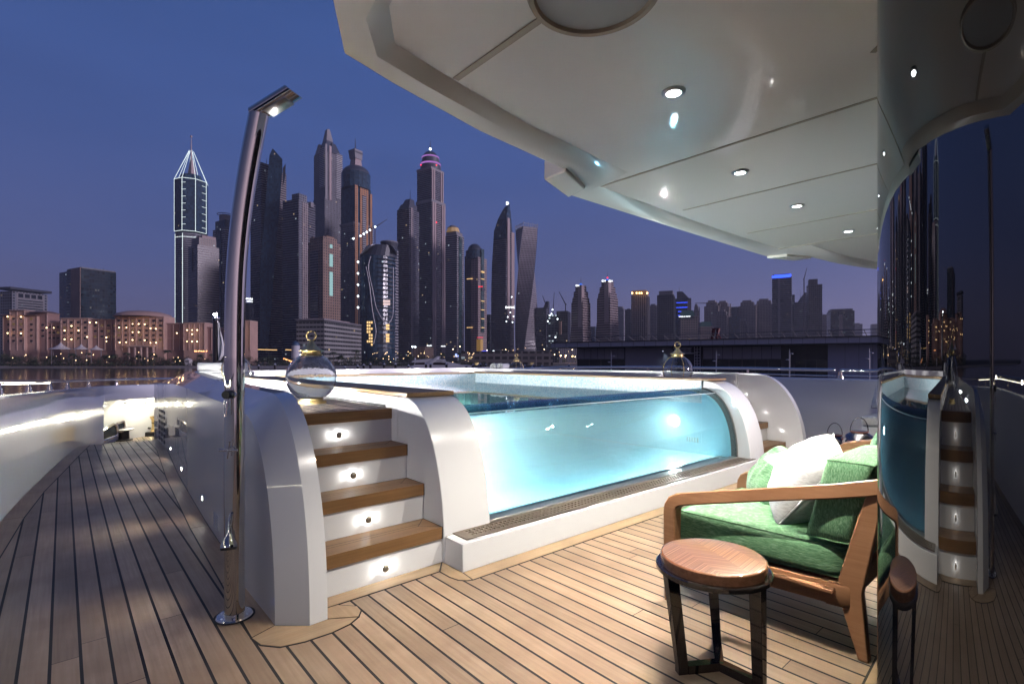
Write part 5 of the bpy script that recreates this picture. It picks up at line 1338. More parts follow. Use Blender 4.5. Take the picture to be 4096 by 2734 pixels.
a.box('shaft', 1136, 1257, 812, None, F['balcd']); a.box('middle_shaft', 1170, 1225, 790, None, F['grey'], 12); a.box('crown', 1174, 1216, 782, 812, P_GREY); a.box('side_crown', 1232, 1254, 810, 830, P_GREY); a.facepanel('light_face', 'r', .2, .55, 1136, 1257, 820, None, F['pier']); a.mast(1196, 762, 784, 2)
# --- crowned tall tower
a = T('crowned_tower', 'very tall dark tower with a jagged pointed crown and pale upper corners', 980, 1312, 38)
a.box('lower_shaft', 1257, 1369, 805, None, F['pierd']); a.box('upper_shaft', 1259, 1367, 625, 806, F['pierd'])
a.facepanel('pale_corner', 'l', .55, .98, 1259, 1367, 608, 765, F['balcw'], .6); a.facepanel('pale_corner', 'r', .62, .98, 1259, 1367, 620, 800, F['balcw'], .6); a.facepanel('pale_pier', 'r', .22, .34, 1259, 1367, 600, 812, P_ROSE, 1.2); a.facepanel('pale_pier', 'r', .0, .10, 1259, 1367, 598, 812, P_GREY, 1.0)
for px0, px1, tp, b0 in ((1259, 1300, 580, 630), (1272, 1352, 552, 626), (1285, 1338, 521, 600), (1300, 1362, 577, 622), (1297, 1330, 518, 560)):
    a.box('crown_spike', px0, px1, tp, b0, P_GREY if px0 % 2 else P_DARK, pt=(lerp(px0, px1, .32), lerp(px0, px1, .66)))
# --- orange striped tower
a = T('orange_striped_tower', 'tower with vertical orange stone bands, curved glass shoulders and an open crown with spire', 860, 1423, 34)
a.box('shaft', 1365, 1484, 905, None, F['grey']); a.box('upper_shaft', 1367, 1482, 760, 906, F['glass'])
a.facepanel('orange_band', 'r', .0, .16, 1365, 1484, 758, None, F['orange'], 1.2); a.facepanel('orange_band', 'r', .30, .80, 1365, 1484, 720, 905, F['orange'], .8); a.facepanel('orange_band', 'r', .86, 1, 1365, 1484, 775, None, F['orange'], 1.2); a.facepanel('orange_band', 'r', .30, .42, 1365, 1484, 905, None, F['orange'], .8); a.facepanel('orange_band', 'r', .64, .78, 1365, 1484, 905, None, F['orange'], .8); a.facepanel('balcony_column', 'r', .43, .63, 1365, 1484, 790, None, F['balcw'], 1.4)
a.box('stone_belt', 1362, 1487, 902, 910, P_GREY)
a.ngon('glass_shoulder', 1367, 1480, 700, 762, F['glass'], 20); a.dome('glass_shoulder_top', 1369, 1478, 664, 701, P_DARK)
a.slabs('balcony_slabs', 1366, 1482, 760, 690, P_GREY, 7, 1.0, 2.0)
a.box('crown_frame', 1398, 1448, 640, 672, P_ROSE, pt=(1404, 1444)); a.box('crown_top', 1400, 1448, 604, 640, P_GREY, pt=(1394, 1449)); a.box('crown_slot', 1398, 1450, 612, 618, P_DARK); a.mast(1421, 552, 604, 5)
a.box('side_block', 1478, 1495, 877, None, F['balcw'], -20)
# --- brown tower in front
a = T('brown_tower', 'brown stone tower with lit windows and glowing glass slots, below the crowned tower', 700, 1297, 30)
a.box('shaft', 1237, 1359, 975, None, F['brown']); a.box('upper_shaft', 1250, 1345, 955, 976, F['brown']); a.box('crown', 1282, 1335, 948, 957, P_BROWN); a.box('left_turret', 1240, 1270, 952, 980, P_BROWN)
SLOT = emis('glowing_glass', (.45, .75, .78), .55)
a.facepanel('glowing_slot', 'r', .36, .52, 1237, 1359, 1022, 1071, SLOT, .6); a.facepanel('glowing_slot', 'r', .36, .52, 1237, 1359, 1092, 1186, SLOT, .6); a.facepanel('round_window', 'r', .38, .5, 1237, 1359, 984, 998, SLOT, .6)
a.facepanel('balcony_column', 'l', .2, .7, 1237, 1359, 1010, None, F['balc'])
a.mast(1277, 946, 958, 1.5, nm='antenna')
a = T('low_slab_hotel', 'long low slab hotel with white balcony bands in front of the brown tower', 520, 1322, 8, 'hotel', ratio=.35)
a.box('upper_floors', 1232, 1400, 1277, 1300, P_ROSE, -14); a.box('body', 1203, 1447, 1296, None, F['slab']); a.slabs('balcony_slabs', 1218, 1440, 1300, 1385, pbr('white_balcony', (.42, .40, .40), .7), 4.2, 1.012, 1.5)
a.box('roof_slab', 1200, 1449, 1288, 1293, P_GREY)
# --- curvy tower
a = T('curved_cap_tower', 'round fronted tower with a shiny shell shaped cap and lit rooms low down', 620, 1517, 20)
a.ngon('shaft', 1439, 1580, 1032, None, F['glass'], 24); a.slabs('floor_rings', 1478, 1582, 1045, 1392, P_DARK, 5.2, 1.0, .8, 6, n=24)
a.box('side_wing', 1540, 1594, 992, None, F['balcw'], -6); a.ngon('dark_drum', 1446, 1586, 990, 1034, P_DARK, 24, pt=(1465, 1588))
g = MB(); rows = []
for i in range(13):
    row = []
    for j in range(9):
        u, v = i / 12, j / 8; px = 1440 + 92 * u; py = 1026 - 46 * math.sin(u * 1.75) + 3 - 0; off = 30 * math.sin(v * math.pi) ** .8 - 6
        row.append((*a.pos(px, off * (.35 + .65 * math.sin(math.pi * min(1, u + .12)))), a.Z(py + 16 * (1 - math.sin(v * math.pi)) * 1)))
    rows.append(row)
g.grid(rows); sh_ = g.build('shell_cap', pbr('metal_shell', (.45, .46, .50), .3, .8), a.o); sh_.modifiers.new('s', 'SOLIDIFY').thickness = 1.2
g = MB(); rows = []
for i in range(11):
    u = i / 10; rows.append([(*a.pos(1534 + 50 * u, 16 * math.sin(math.pi * v / 4)), a.Z(990 - 2 - 4 * math.sin(u * 3) + 30 * u ** 3 + (8 - 2 * v) * .6)) for v in range(5)])
g.grid(rows); g.build('curled_canopy', pbr('metal_shell_b', (.40, .40, .44), .35, .7), a.o).modifiers.new('s', 'SOLIDIFY').thickness = 1.2
a.ngon('crown_bowl', 1532, 1588, 966, 988, P_DARK, 20, pt=(1522, 1594), off=-10); a.ngon('crown_rim', 1522, 1593, 961, 966, P_GREY, 20, off=-10)
g = MB()
for q in ([(1484, 1040), (1474, 1075), (1478, 1110), (1492, 1170), (1502, 1230), (1516, 1262), (1540, 1300)], [(1466, 1080), (1480, 1150), (1490, 1250), (1503, 1310), (1505, 1340), (1494, 1378)], [(1552, 1300), (1566, 1280), (1572, 1255), (1571, 1080)]):
    g.tube(smooth([Vector((*a.pos(px, 24 if px < 1560 else 20), a.Z(py))) for px, py in q]), .55, 6)
g.build('ribbon_tube', pbr('ribbon_grey', (.5, .48, .52), .4), a.o)
E_ROOM = emis('warm_room', (1, .62, .26), 1.0)
def rooms(nm, cells, mat, off=23):
    for (px0, px1, py0, py1) in cells:
        g = MB(); g.prism([a.pos(px0, off), a.pos(px1, off), a.pos(px1, off - 2), a.pos(px0, off - 2)], a.Z(py1), a.Z(py0)); g.build(nm, mat, a.o, smooth=False)
rooms('lit_room', [(1469 + c * 8, 1475 + c * 8, 1290 + r_ * 12.2, 1298 + r_ * 12.2) for r_, cs in enumerate([(0, 1, 2), (0, 1), (0, 1, 2), (0, 1), (1, 2), (1, 2), (0, 1, 2), (2,)]) for c in cs], E_ROOM)
rooms('lit_room', [(1543, 1556, y, y + 9) for y in (1301, 1313, 1338, 1350, 1361)], E_ROOM)
rooms('lit_hall', [(1532, 1559, 1208, 1216), (1532, 1559, 1219, 1227)], emis('rosy_room', (.85, .62, .62), .8))
# --- middle towers
a = T('spired_tower', 'dark tower with stepped shoulders and a thin spire, left of the domed tower', 900, 1631, 28)
a.box('shaft', 1589, 1676, 845, None, F['balcd']); a.box('shoulder', 1592, 1668, 822, 846, P_DARK, pt=(1604, 1668)); a.box('crown', 1608, 1660, 800, 824, P_DARK, pt=(1622, 1656)); a.facepanel('pale_pier', 'r', .12, .34, 1589, 1676, 840, None, F['pier']); a.mast(1641, 760, 802, 3)
a = T('domed_tower', 'tallest tower, with violet lit rings and a dark dome topped by a mast', 968, 1723, 33)
a.box('lower_shaft', 1666, 1780, 818, None, F['balcd']); a.box('upper_shaft', 1669, 1774, 690, 820, F['balcd'])
a.box('belt', 1664, 1782, 812, 822, P_GREY)
for f0, f1 in ((.04, .16), (.19, .31), (.73, .84), (.88, .99)):
    a.facepanel('stone_pier', 'r', f0, f1, 1666, 1780, 822, None, F['pier'] if 0 else P_ROSE, .9); a.facepanel('stone_pier', 'r', f0 + .0, f1 - .03, 1669, 1774, 690, 812, P_ROSE, .9)
a.facepanel('balcony_column', 'r', .36, .68, 1666, 1780, 824, None, F['balc'], .4)
a.box('cornice', 1667, 1776, 684, 694, P_GREY)
a.ngon('ring_drum', 1682, 1763, 655, 684, P_DARK, 28); a.ngon('ring_drum', 1688, 1756, 630, 656, P_DARK, 28); a.dome('dome', 1692, 1750, 606, 632, pbr('dome_dark_metal', (.12, .13, .15), .25, .8))
a.ngon('violet_ring', 1681, 1764, 658, 665, E_PINK, 28, pt=(1682, 1763)); a.ngon('violet_ring', 1687, 1757, 631, 636, E_PINK, 28)
a.mast(1721, 562, 607, 5); a.lamp(1721, 615, 2.2, E_WHITE, 22, 'dome_lamp')
for px, py in ((1685, 684), (1745, 684), (1745, 906)): a.lamp(px, py, 1.2, E_RED, 30, 'warning_light')
a.text('tlnnlr', 1708, 1728, 1384, 45, E_SIGN); a.text('tlnnlr', 1762, 1780, 1386, 45, E_SIGN)
a = T('green_glass_tower', 'mid height tower of greenish glass and white balconies with a lit open crown', 860, 1818, 26)
a.box('shaft', 1782, 1856, 945, None, F['balcw']); a.facepanel('glass_front', 'r', .25, .65, 1782, 1856, 950, None, F['glassg']); a.box('top_frame', 1785, 1850, 932, 946, P_GREY); a.ngon('crown', 1784, 1840, 912, 930, pbr('self_lit_crown_stone', (.45, .32, .18), .7, em=(1, .6, .2), ems=.12), 10, pt=(1792, 1834)); a.ngon('crown_top', 1788, 1836, 903, 913, P_GREY, 10, pt=(1800, 1822))  # warm light on the crown is painted as emission of its stone
a = T('round_topped_tower', 'rose coloured tower with a dark rounded top, a lit gate and red lettering', 760, 1903, 30)
a.box('shaft', 1860, 1947, 1035, None, F['tan2']); a.box('left_shaft', 1859, 1898, 1028, None, F['greyd'], 4); a.ngon('glass_drum', 1863, 1934, 1005, 1040, F['glass'], 24); a.dome('dome', 1870, 1927, 975, 1006, P_DARK)
a.facepanel('glass_bay', 'r', .30, .62, 1860, 1947, 1000, 1330, F['glassg'], .8)
for k, py in enumerate((1088, 1092, 1118, 1205, 1240, 1275, 1310)): a.facepanel('lit_line', 'r', .30, .60, 1860, 1947, py, py + 2, E_ROOM, 1.6)
for py in (1118, 1310): a.facepanel('lit_line', 'l', .2, .6, 1860, 1947, py, py + 2, E_ROOM, 1.6)
a.box('gate_arch', 1906, 1931, 1360, None, pbr('self_lit_gate', (.35, .24, .10), .8, em=(1, .55, .12), ems=.14), 34)  # lamplight on the gate is put into its own material as a glow
a.facepanel('sign_box', 'r', .30, .62, 1860, 1947, 1155, 1165, P_DARK, 1.6); a.text('Jarnott', 1913, 1930, 1160, 38, E_RED, 1.2); a.text('JannottHlarbour', 1908, 1932, 1353, 38, E_RED, 1.2)
a = T('pointed_blade_tower', 'dark tower curving up to a sharp point, with rose stone edge and white letters', 880, 2010, 30)
g = MB(); prof = [(1965, None), (1965, 1180), (1968, 1050), (1976, 925), (1990, 880), (2005, 850), (2018, 828), (2037, 816), (2046, 880), (2052, 960), (2057, 1060), (2057, None)]
lv = [(1388, 1965, 2057), (1180, 1965, 2057), (1060, 1968, 2057), (960, 1974, 2053), (925, 1976, 2050), (918, 1979, 2049), (880, 1991, 2046), (850, 2006, 2043), (830, 2018, 2040), (816, 2034, 2039)]
for (b0, p0, p1), (t1, q0, q1) in zip(lv, lv[1:]): a.box('shaft', p0, p1, t1, b0 if b0 != 1388 else None, F['glass'] if b0 < 1000 else F['balcd'], pt=(q0, q1))
a.facepanel('stone_edge', 'r', .15, .42, 1966, 2056, 880, 1280, P_ROSE, 1.0); a.facepanel('stone_edge', 'r', .62, .98, 1966, 2056, 930, 1280, P_ROSE, 1.0); a.facepanel('slot', 'r', .43, .60, 1966, 2056, 900, None, F['balcd'], .6)
a.text('DAMAC', 2021, 2057, 1239, 42, E_SIGN, 1.1); a.text('D', 2024, 2034, 832, 26, E_SIGN)
for px, py in ((2045, 1199), (2030, 1275), (2052, 1273), (2025, 1292), (2048, 1295), (2040, 1258)): a.lamp(px, py, .9, E_WHITE, 42, 'floodlight')
a = T('twisted_tower', 'pale ribbed tower twisting through a quarter turn, with an open frame on top', 900, 2106, 10)
g = MB(); n = 40; prevP = None; zb, zt = a.base, a.Z(915)
u = 0
for k in range(n):
    f0, f1 = k / n, (k + 1) / n
    def sq(f):
        hw = a.W(2061, 2149) / 2 / 1.36; an = a.ang + R_(-58 + 96 * f); return oriented(a.c, an, hw, hw)
    A_, B_ = sq(f0), sq(f1); L = math.dist(A_[0], A_[1])
    for q in range(4):
        w = (q + 1) % 4; z0, z1 = lerp(zb, zt, f0), lerp(zb, zt, f1)
        g.face([(*A_[q], z0), (*A_[w], z0), (*B_[w], z1), (*B_[q], z1)], [(q * L, z0), ((q + 1) * L, z0), ((q + 1) * L, z1), (q * L, z1)])
g.face([(*p, zt) for p in sq(1)], [(0, 0)] * 4)
g.build('twisted_shaft', facade('facade_twisted', (.30, .27, .30), (.03, .03, .04), fh=3.8, bw=2.6, fu=.5, fv=.62, lit=.008), a.o, smooth=False, merge=False)
g = MB()
for q in range(4):
    S_ = sq(1)
    for j in range(6):
        p = Vector(S_[q]).lerp(Vector(S_[(q + 1) % 4]), j / 6); g.tube([(*p, zt), (*p, a.Z(902 if j % 2 else 897))], .5, 5)
    g.tube([(*S_[q], a.Z(903)), (*S_[(q + 1) % 4], a.Z(903))], .4, 5)
g.build('top_frame', P_STEEL, a.o)
# --- right part
a = T('slab_tower', 'dark slab tower with a slanted roof fin beside the twisted tower', 900, 2172, 25)
a.box('shaft', 2142, 2198, 1232, None, F['balcd']); a.box('roof_fin', 2172, 2198, 1205, 1233, P_DARK, pt=(2184, 2198))
a = T('building_site', 'low building under construction studded with cold work lights', 820, 2228, 15, 'building site', ratio=.5)
a.box('left_frame', 2188, 2240, 1262, None, F['lights']); a.box('right_frame', 2226, 2286, 1245, None, F['constr'], -10); a.box('lift_shaft', 2236, 2246, 1290, 1340, P_BROWN, 30)
for px, py in ((2211, 1246), (2207, 1262), (2193, 1290), (2200, 1268), (2222, 1352), (2208, 1374), (2230, 1282)): a.lamp(px, py, 1.0, E_WHITE, 34, 'work_light')
def crane(px, top, bot, jx, jy, t, label, red=False):
    p0 = V2(px, t); d = thing('tower_crane', label, 'crane', (*p0, -4), 'cranes between the towers')
    m_ = pbr('crane_dark', (.10, .08, .09), .6) if 'crane_dark' not in bpy.data.materials else bpy.data.materials['crane_dark']
    MB().tube([(*p0, -4), (*p0, ZP(top, t))], .9, 4).build('mast', m_, d, smooth=False); j = V2(jx, t)
    a0 = (*p0, ZP(top + 4, t)); MB().tube([a0, (*j, ZP(jy, t))], [.9, .4], 4).build('jib', m_, d, smooth=False)
    b = V2(px - (jx - px) * .15, t); MB().tube([a0, (*b, ZP(top + 6, t))], [1.2, 1.2], 4).build('counter_jib', m_, d, smooth=False)
    return d
crane(2212, 1245, 1300, 2217, 1168, 830, 'upright crane jib above the building site'); crane(2262, 1212, 1300, 2236, 1166, 830, 'crane with its jib leaning left, next to the first blue capped tower'); crane(2184, 1215, 1300, 2170, 1182, 840, 'smallest crane, behind the slanted roof fin')
dd_ = crane(1418, 925, 1400, 1412, 880, 640, 'crane carrying a lamp string in front of the orange striped tower'); p0 = V2(1418, 640)
dd_ = crane(1500, 905, 1400, 1548, 877, 860, 'long crane jib pointing right above the shell capped tower')
g = MB()
for px, py in ((1414, 954), (1442, 943), (1455, 935), (1467, 928), (1480, 920), (1501, 907)): g.sphere((*V2(px, 630), ZP(py, 630)), 1.1, 8, 6)
for py in (1047, 1093, 1138, 1184, 1229): g.sphere((*V2(1432, 600), ZP(py, 600)), 1.1, 8, 6)
o = g.build('work_lamps', E_WHITE, None); tag(o, 'string of cold work lamps climbing the hoist and crane beside the orange striped tower', None, kind='stuff')
MB().tube([(*V2(1434, 602), -4), (*V2(1434, 602), ZP(950, 602))], .8, 4).build('hoist_mast', P_DARK, o, smooth=False)
for px0, px1, tp, ap, ms, lab in ((2285, 2362, 1143, 1132, 1107, 'left of the two blue pyramid topped towers, the shorter one'), (2388, 2472, 1125, 1112, 1086, 'right and taller of the two blue pyramid topped towers')):
    c = (px0 + px1) / 2; h = (px1 - px0) / 2; a = T('pyramid_tower', lab, 800, c, 42, group='pair of towers with blue pyramids')
    for (dy, f0, f1) in ((0, .58, .60), (30, .66, .70), (55, .86, .90), (80, .98, .98), (175, 1.0, 1.0), (200, 1.06, 1.1)):
        pass
    segs = [(tp, tp + 24, .56, .58), (tp + 24, tp + 48, .74, .76), (tp + 48, tp + 68, .86, .9), (tp + 68, tp + 168, .98, 1.0), (tp + 168, tp + 196, 1.03, 1.05), (tp + 196, None, 1.10, 1.14)]
    for (y0, y1, w0, w1) in segs: a.box('tier', c - h * w1, c + h * w1, y0, y1, F['balcp'], pt=(c - h * w0, c + h * w0))
    a.box('central_spine', c - h * .30, c + h * .34, tp + 1, None, P_ROSE, h / 2048 * 800 * .62)
    a.box('blue_pyramid', c - h * .34, c + h * .34, ap, tp, E_PYR, pt=(c - 1, c + 1)); a.mast(c, ms, ap, 2); a.text('GH' if 0 else 'CH', c - h * .52, c - h * .18, tp + 10, 30, E_SIGN)
    if px0 > 2300: a.text('CH', c + h * .1, c + h * .44, tp + 9, 26, E_SIGN); a.lamp(c, 1112, 1.2, E_RED, 4)
def simple(name, label, t, px0, px1, top, mat, yaw=28, extra=(), cat='tower', ratio=1, roof=None):
    a = T(name, label, t, (px0 + px1) / 2, yaw, cat, ratio=ratio); a.box('shaft', px0, px1, top, None, F[mat])
    if roof: a.box('roof_block', lerp(px0, px1, .25), lerp(px0, px1, .75), top - roof, top, P_GREY)
    return a
simple('far_tower', 'faint pale tower in the haze between the pyramid towers and the lit crown', 1500, 2470, 2502, 1235, 'balcw', roof=8)
simple('far_tower', 'low dark tower just left of the one with a warm lit crown', 1100, 2500, 2530, 1238, 'greyd', roof=4)
a = simple('lit_crown_tower', 'ribbed tower with a row of warm lamps under its open crown', 900, 2526, 2596, 1184, 'pier', 24)
a.box('open_crown', 2530, 2593, 1164, 1184, pbr('crown_self_lit', (.25, .17, .12), .8, em=(1, .5, .2), ems=.08))  # lamp glow on the crown wall is painted into its emission
for px in (2530, 2547, 2558, 2566, 2588): a.lamp(px, 1180, 1.4, E_WARM, 30)
for f in (.1, .45, .8): a.facepanel('white_pier', 'r', f, f + .07, 2526, 2596, 1186, None, P_GREY, 1.2)
simple('far_tower', 'pale block right of the tower with the lit crown', 1200, 2594, 2634, 1222, 'tan', roof=6)
a = simple('flat_roofed_tower', 'tower with gold lit windows under a flat raised roof', 850, 2630, 2699, 1182, 'greyd', 22); a.box('roof_frame', 2637, 2694, 1166, 1183, P_GREY); a.facepanel('glass_front', 'r', .15, .7, 2630, 2699, 1190, None, facade('gold_windows', (.04, .05, .055), (.02, .03, .035), fh=3.6, bw=3, fu=.9, fv=.6, lit=.22, litc=(1, .75, .35), lit2=(.7, .8, .5), ls=.8))
a = simple('curved_roof_tower', 'blue glass tower with a curved sloping roof and blue light lines', 950, 2701, 2764, 1196, 'glass', 20); a.box('curved_roof', 2709, 2757, 1167, 1197, P_DARK, pt=(2708, 2730)); a.mast(2717, 1145, 1168, 2)
for py in (1212, 1231, 1247, 1262): a.facepanel('blue_line', 'l', .2, .8, 2701, 2764, py, py + 1.6, E_BLUE)
for py in (1212, 1231): a.facepanel('blue_line', 'r', .1, .5, 2701, 2764, py, py + 1.6, E_BLUE)
a.facepanel('stone_edge', 'r', .75, .98, 2701, 2764, 1204, None, P_ROSE)
a = T('green_roofed_hotel', 'hotel with a green mansard roof and white letters, in front of the blue glass tower', 760, 2752, 14, 'hotel', ratio=.6)
a.box('body', 2716, 2788, 1268, None, F['tan']); a.box('dark_band', 2714, 2772, 1268, 1279, P_DARK, 6); a.box('green_roof', 2718, 2778, 1244, 1268, P_GREEN, pt=(2724, 2770)); a.text('HARBOUR GRAND', 2718, 2760, 1273, 36, E_SIGN, 1.2)
a = T('green_roofed_hotel', 'second building with a green roof, lower, near the red mast', 780, 2822, 14, 'hotel', ratio=.6)
a.box('body', 2791, 2856, 1308, None, F['tan']); a.box('green_roof', 2796, 2846, 1288, 1309, P_GREEN, pt=(2800, 2842)); a.lamp(2842, 1297, 1.5, E_BLUE)
JB = [(2775, 2796, 1218, 'narrow tan residence tower just right of the green roofed hotel'), (2819, 2880, 1204, 'first broad tan residence tower, left end of the row'), (2866, 2921, 1206, 'second broad tan residence tower, with a squarer top'), (2918, 2952, 1228, 'bluish tower squeezed between two tan residence towers'), (2956, 3026, 1204, 'third and broad tan residence tower with stepped shoulders'), (3022, 3094, 1198, 'fourth and widest tan residence tower, next to the blue lit one'), (2868, 2912, 1240, 'lower dark topped residence tower in front of the second'), (2908, 2962, 1268, 'low stepped tan residence in front of the bluish tower'), (2950, 2992, 1278, 'lowest tan residence, in front of the third tower')]
for i, (p0, p1, tp, lab) in enumerate(JB):
    a = T('residence_tower', lab, 1150 - (i > 5) * 120, (p0 + p1) / 2, 30, group='tan residence towers in a row')
    m_ = F['glass'] if 'bluish' in lab else F['jbr']
    w = p1 - p0
    if 'bluish' in lab: a.box('shaft', p0, p1, tp, None, m_)
    else:
        a.box('shaft', p0, p1, tp + 22, None, m_); a.box('upper_shaft', p0 + w * .12, p1 - w * .14, tp + 6, tp + 23, m_); a.box('crown', p0 + w * .22, p1 - w * .28, tp - 2, tp + 7, P_TAN); a.facepanel('centre_bay', 'r', .35, .65, p0, p1, tp + 10, None, F['pier'], 1.5)
a = simple('blue_capped_tower', 'slim tower with a bright blue light band round its top', 900, 3093, 3164, 1112, 'balcd', 30); a.box('blue_crown', 3094, 3160, 1100, 1112, P_DARK, pt=(3095, 3158)); a.facepanel('blue_band', 'l', .1, 1, 3093, 3162, 1103, 1113, E_BLUE); a.facepanel('blue_band', 'r', 0, .95, 3093, 3162, 1105, 1115, E_BLUE); a.facepanel('pale_pier', 'l', .3, .42, 3093, 3164, 1116, None, P_GREY); a.slabs('balcony_slabs', 3118, 3164, 1130, 1330, P_GREY, 5, 1.02, 1.2)
simple('sliver_tower', 'thin dark tower behind the blue capped one', 1000, 3150, 3177, 1180, 'greyd')
a = simple('round_hotel_tower', 'pale rounded tower in front of the sail shaped roof', 950, 3180, 3230, 1210, 'balcw', 28)
a = T('sail_roof_building', 'dark building with a roof sweeping up to a point like a sail', 1050, 3205, 25); a.box('body', 3176, 3232, 1225, None, F['glass']); a.box('sail', 3178, 3230, 1170, 1226, P_DARK, pt=(3218, 3230)); a.mast(3201, 1158, 1225, 2)
a = simple('unfinished_tower', 'dark unfinished tower with jutting edge frames and a crane', 900, 3230, 3284, 1140, 'constr', 22); a.box('upper_floors', 3234, 3268, 1118, 1141, F['constr']); a.slabs('edge_platforms', 3230, 3284, 1141, 1155, P_DARK, 5, 1.07, .8); a.slabs('edge_platforms', 3230, 3284, 1248, 1256, P_DARK, 5, 1.09, .8); a.box('lower_shaft', 3230, 3282, 1262, None, F['constr'], 3)
crane(3216, 1112, 1200, 3228, 1070, 900, 'crane standing left of the unfinished tower'); crane(2842, 1208, 1300, 2780, 1211, 1000, 'thin crane with a level jib behind the tan residence towers')
simple('far_tower', 'pale tan block right of the unfinished tower', 1100, 3282, 3316, 1262, 'tan2', roof=5)
a = simple('wide_office_tower', 'broad dark office tower with a pale stone stripe, last big one on the right', 950, 3314, 3408, 1246, 'glasslit', 22); a.box('top_block', 3318, 3402, 1238, 1248, P_DARK); a.facepanel('stone_stripe', 'r', .35, .5, 3314, 3408, 1260, None, P_TAN)
simple('far_tower', 'low hazy block right of the broad office tower', 1600, 3408, 3446, 1296, 'tan2', roof=4)
simple('far_tower', 'faint last block at the edge of the dark glass', 1700, 3486, 3530, 1296, 'tan2')
simple('far_tower', 'distant low block between the twin pyramid towers', 1400, 2362, 2386, 1306, 'glass')
simple('far_tower', 'low block behind the pointed blade tower on its left', 1000, 1946, 1968, 1258, 'glasslit')
simple('far_tower', 'tall thin pale tower in the haze right of the taller pyramid tower', 1700, 2468, 2490, 1226, 'balcw')
a = T('ribbed_shed', 'wide grey ribbed shed behind the promenade palms', 640, 2280, 6, 'building', ratio=.4); a.box('body', 2236, 2312, 1395, None, facade('ribbed', (.26, .25, .28), (.1, .1, .12), fh=40, bw=2.2, fu=.3, ver=True, lit=0))
a = T('low_podium', 'long low podium with shop lights at the foot of the middle towers', 600, 2060, 4, 'building', ratio=.25); a.box('body', 1900, 2240, 1412, None, facade('podium', (.16, .14, .14), (.03, .03, .03), fh=5, bw=6, fu=.7, fv=.5, lit=.22, ls=2.0))
a = T('screen_fence_building', 'brown slatted low building left of the domed tower foot', 560, 1690, 4, 'building', ratio=.3); a.box('body', 1655, 1735, 1388, None, facade('slats', (.20, .14, .11), (.04, .03, .03), fh=30, bw=1.6, fu=.4, ver=True, lit=0))
for i, (px, py, w, h, m_) in enumerate([(1939, 1407, 24, 9, E_BLUE), (1974, 1407, 5, 11, E_WHITE), (2014, 1408, 13, 5, E_SIGN), (2087, 1406, 11, 4, E_SIGN), (1827, 1420, 13, 12, emis('screen_glow', (.35, .45, 1), 1.4))]):
    t = 570; d = thing('advertising_board', ['wide blue', 'narrow upright white', 'small white', 'smaller white, farthest right', 'bluish square'][i] + ' lit board near the promenade', 'billboard', (*V2(px, t), -2.6), 'lit boards near the promenade')
    c = V2(px, t); hw = w / 2 / 2048 * t; z = ZP(py, t)
    g = MB(); g.prism([(c[0] - RT[0] * hw, c[1] - RT[1] * hw), (c[0] + RT[0] * hw, c[1] + RT[1] * hw), (c[0] + RT[0] * hw + FW[0], c[1] + RT[1] * hw + FW[1]), (c[0] - RT[0] * hw + FW[0], c[1] - RT[1] * hw + FW[1])], z - h / 2 / 2048 * t, z + h / 2 / 2048 * t); g.build('panel', m_, d, smooth=False)
    MB().tube([(c[0] + FW[0] * 1.2, c[1] + FW[1] * 1.2, -4), (c[0] + FW[0] * 1.2, c[1] + FW[1] * 1.2, z)], .2, 6).build('post', P_GREY, d)

# ------------------------------------------------------------------ beach hotel
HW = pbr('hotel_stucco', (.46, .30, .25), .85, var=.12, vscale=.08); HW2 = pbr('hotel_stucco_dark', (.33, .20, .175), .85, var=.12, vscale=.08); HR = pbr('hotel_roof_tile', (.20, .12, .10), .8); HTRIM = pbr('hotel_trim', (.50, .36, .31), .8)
WDK = pbr('hotel_window_dark', (.035, .028, .03), .25); WLT = emis('hotel_window_lit', (1, .62, .28), .09); E_UP = emis('hotel_uplight', (1, .72, .38), 4.5)
ho = thing('beach_hotel', 'long sand coloured beach hotel glowing with warm lamps, behind dark trees', 'hotel', (*V2(500, 450), -4)); TH = 450
def hpos(px, off=0): a = V2(px, TH); return (a[0] - FW[0] * off, a[1] - FW[1] * off)
def hbox(g, px0, px1, top, bot, off0, off1):
    p = [hpos(px0, off1), hpos(px1, off1), hpos(px1, off0), hpos(px0, off0)]; g.prism(p, ZP(bot, TH) if bot else -4, ZP(top, TH))
nwin = 0
def wing(px0, px1, top, off, cols, rows, mat, lit, seed, y0=1300, dy=18):
    global nwin
    rnd = random.Random(seed); g = MB(); hbox(g, px0, px1, top, None, -12, off); w = g.build('wing_wall', mat, ho, smooth=False, bevel=0)
    g = MB(); hbox(g, px0 - 1, px1 + 1, top - 2, top + 1, -12, off + .7)
    if px1 - px0 > 60: hbox(g, px0, px1, y0 + dy * 2 + 4, y0 + dy * 2 + 5.5, off, off + .4)
    g.build('cornice', HTRIM, w, smooth=False)
    g = MB()
    for c in range(cols + 1):
        q = lerp(px0 + .8, px1 - .8, c / cols); hbox(g, q - .9, q + .9, top + 4, 1400, off, off + .55)
    g.build('pilasters', HTRIM, w, smooth=False)
    for r in range(rows):
        for c in range(cols):
            if nwin >= 98: return w
            px = lerp(px0, px1, (c + .5) / cols); py = y0 + r * dy; hwp = min(5.2, (px1 - px0) / cols * .30); on = rnd.random() < lit
            g = MB(); hbox(g, px - hwp, px + hwp, py - 5, py + 4, off, off + .12); wi = g.build('window', WLT if on else WDK, ho, smooth=False)
            g = MB(); hbox(g, px - hwp - 1, px + hwp + 1, py + 4, py + 5.6, off, off + .9); g.build('balcony_sill', HTRIM, wi, smooth=False); nwin += 1
    return w
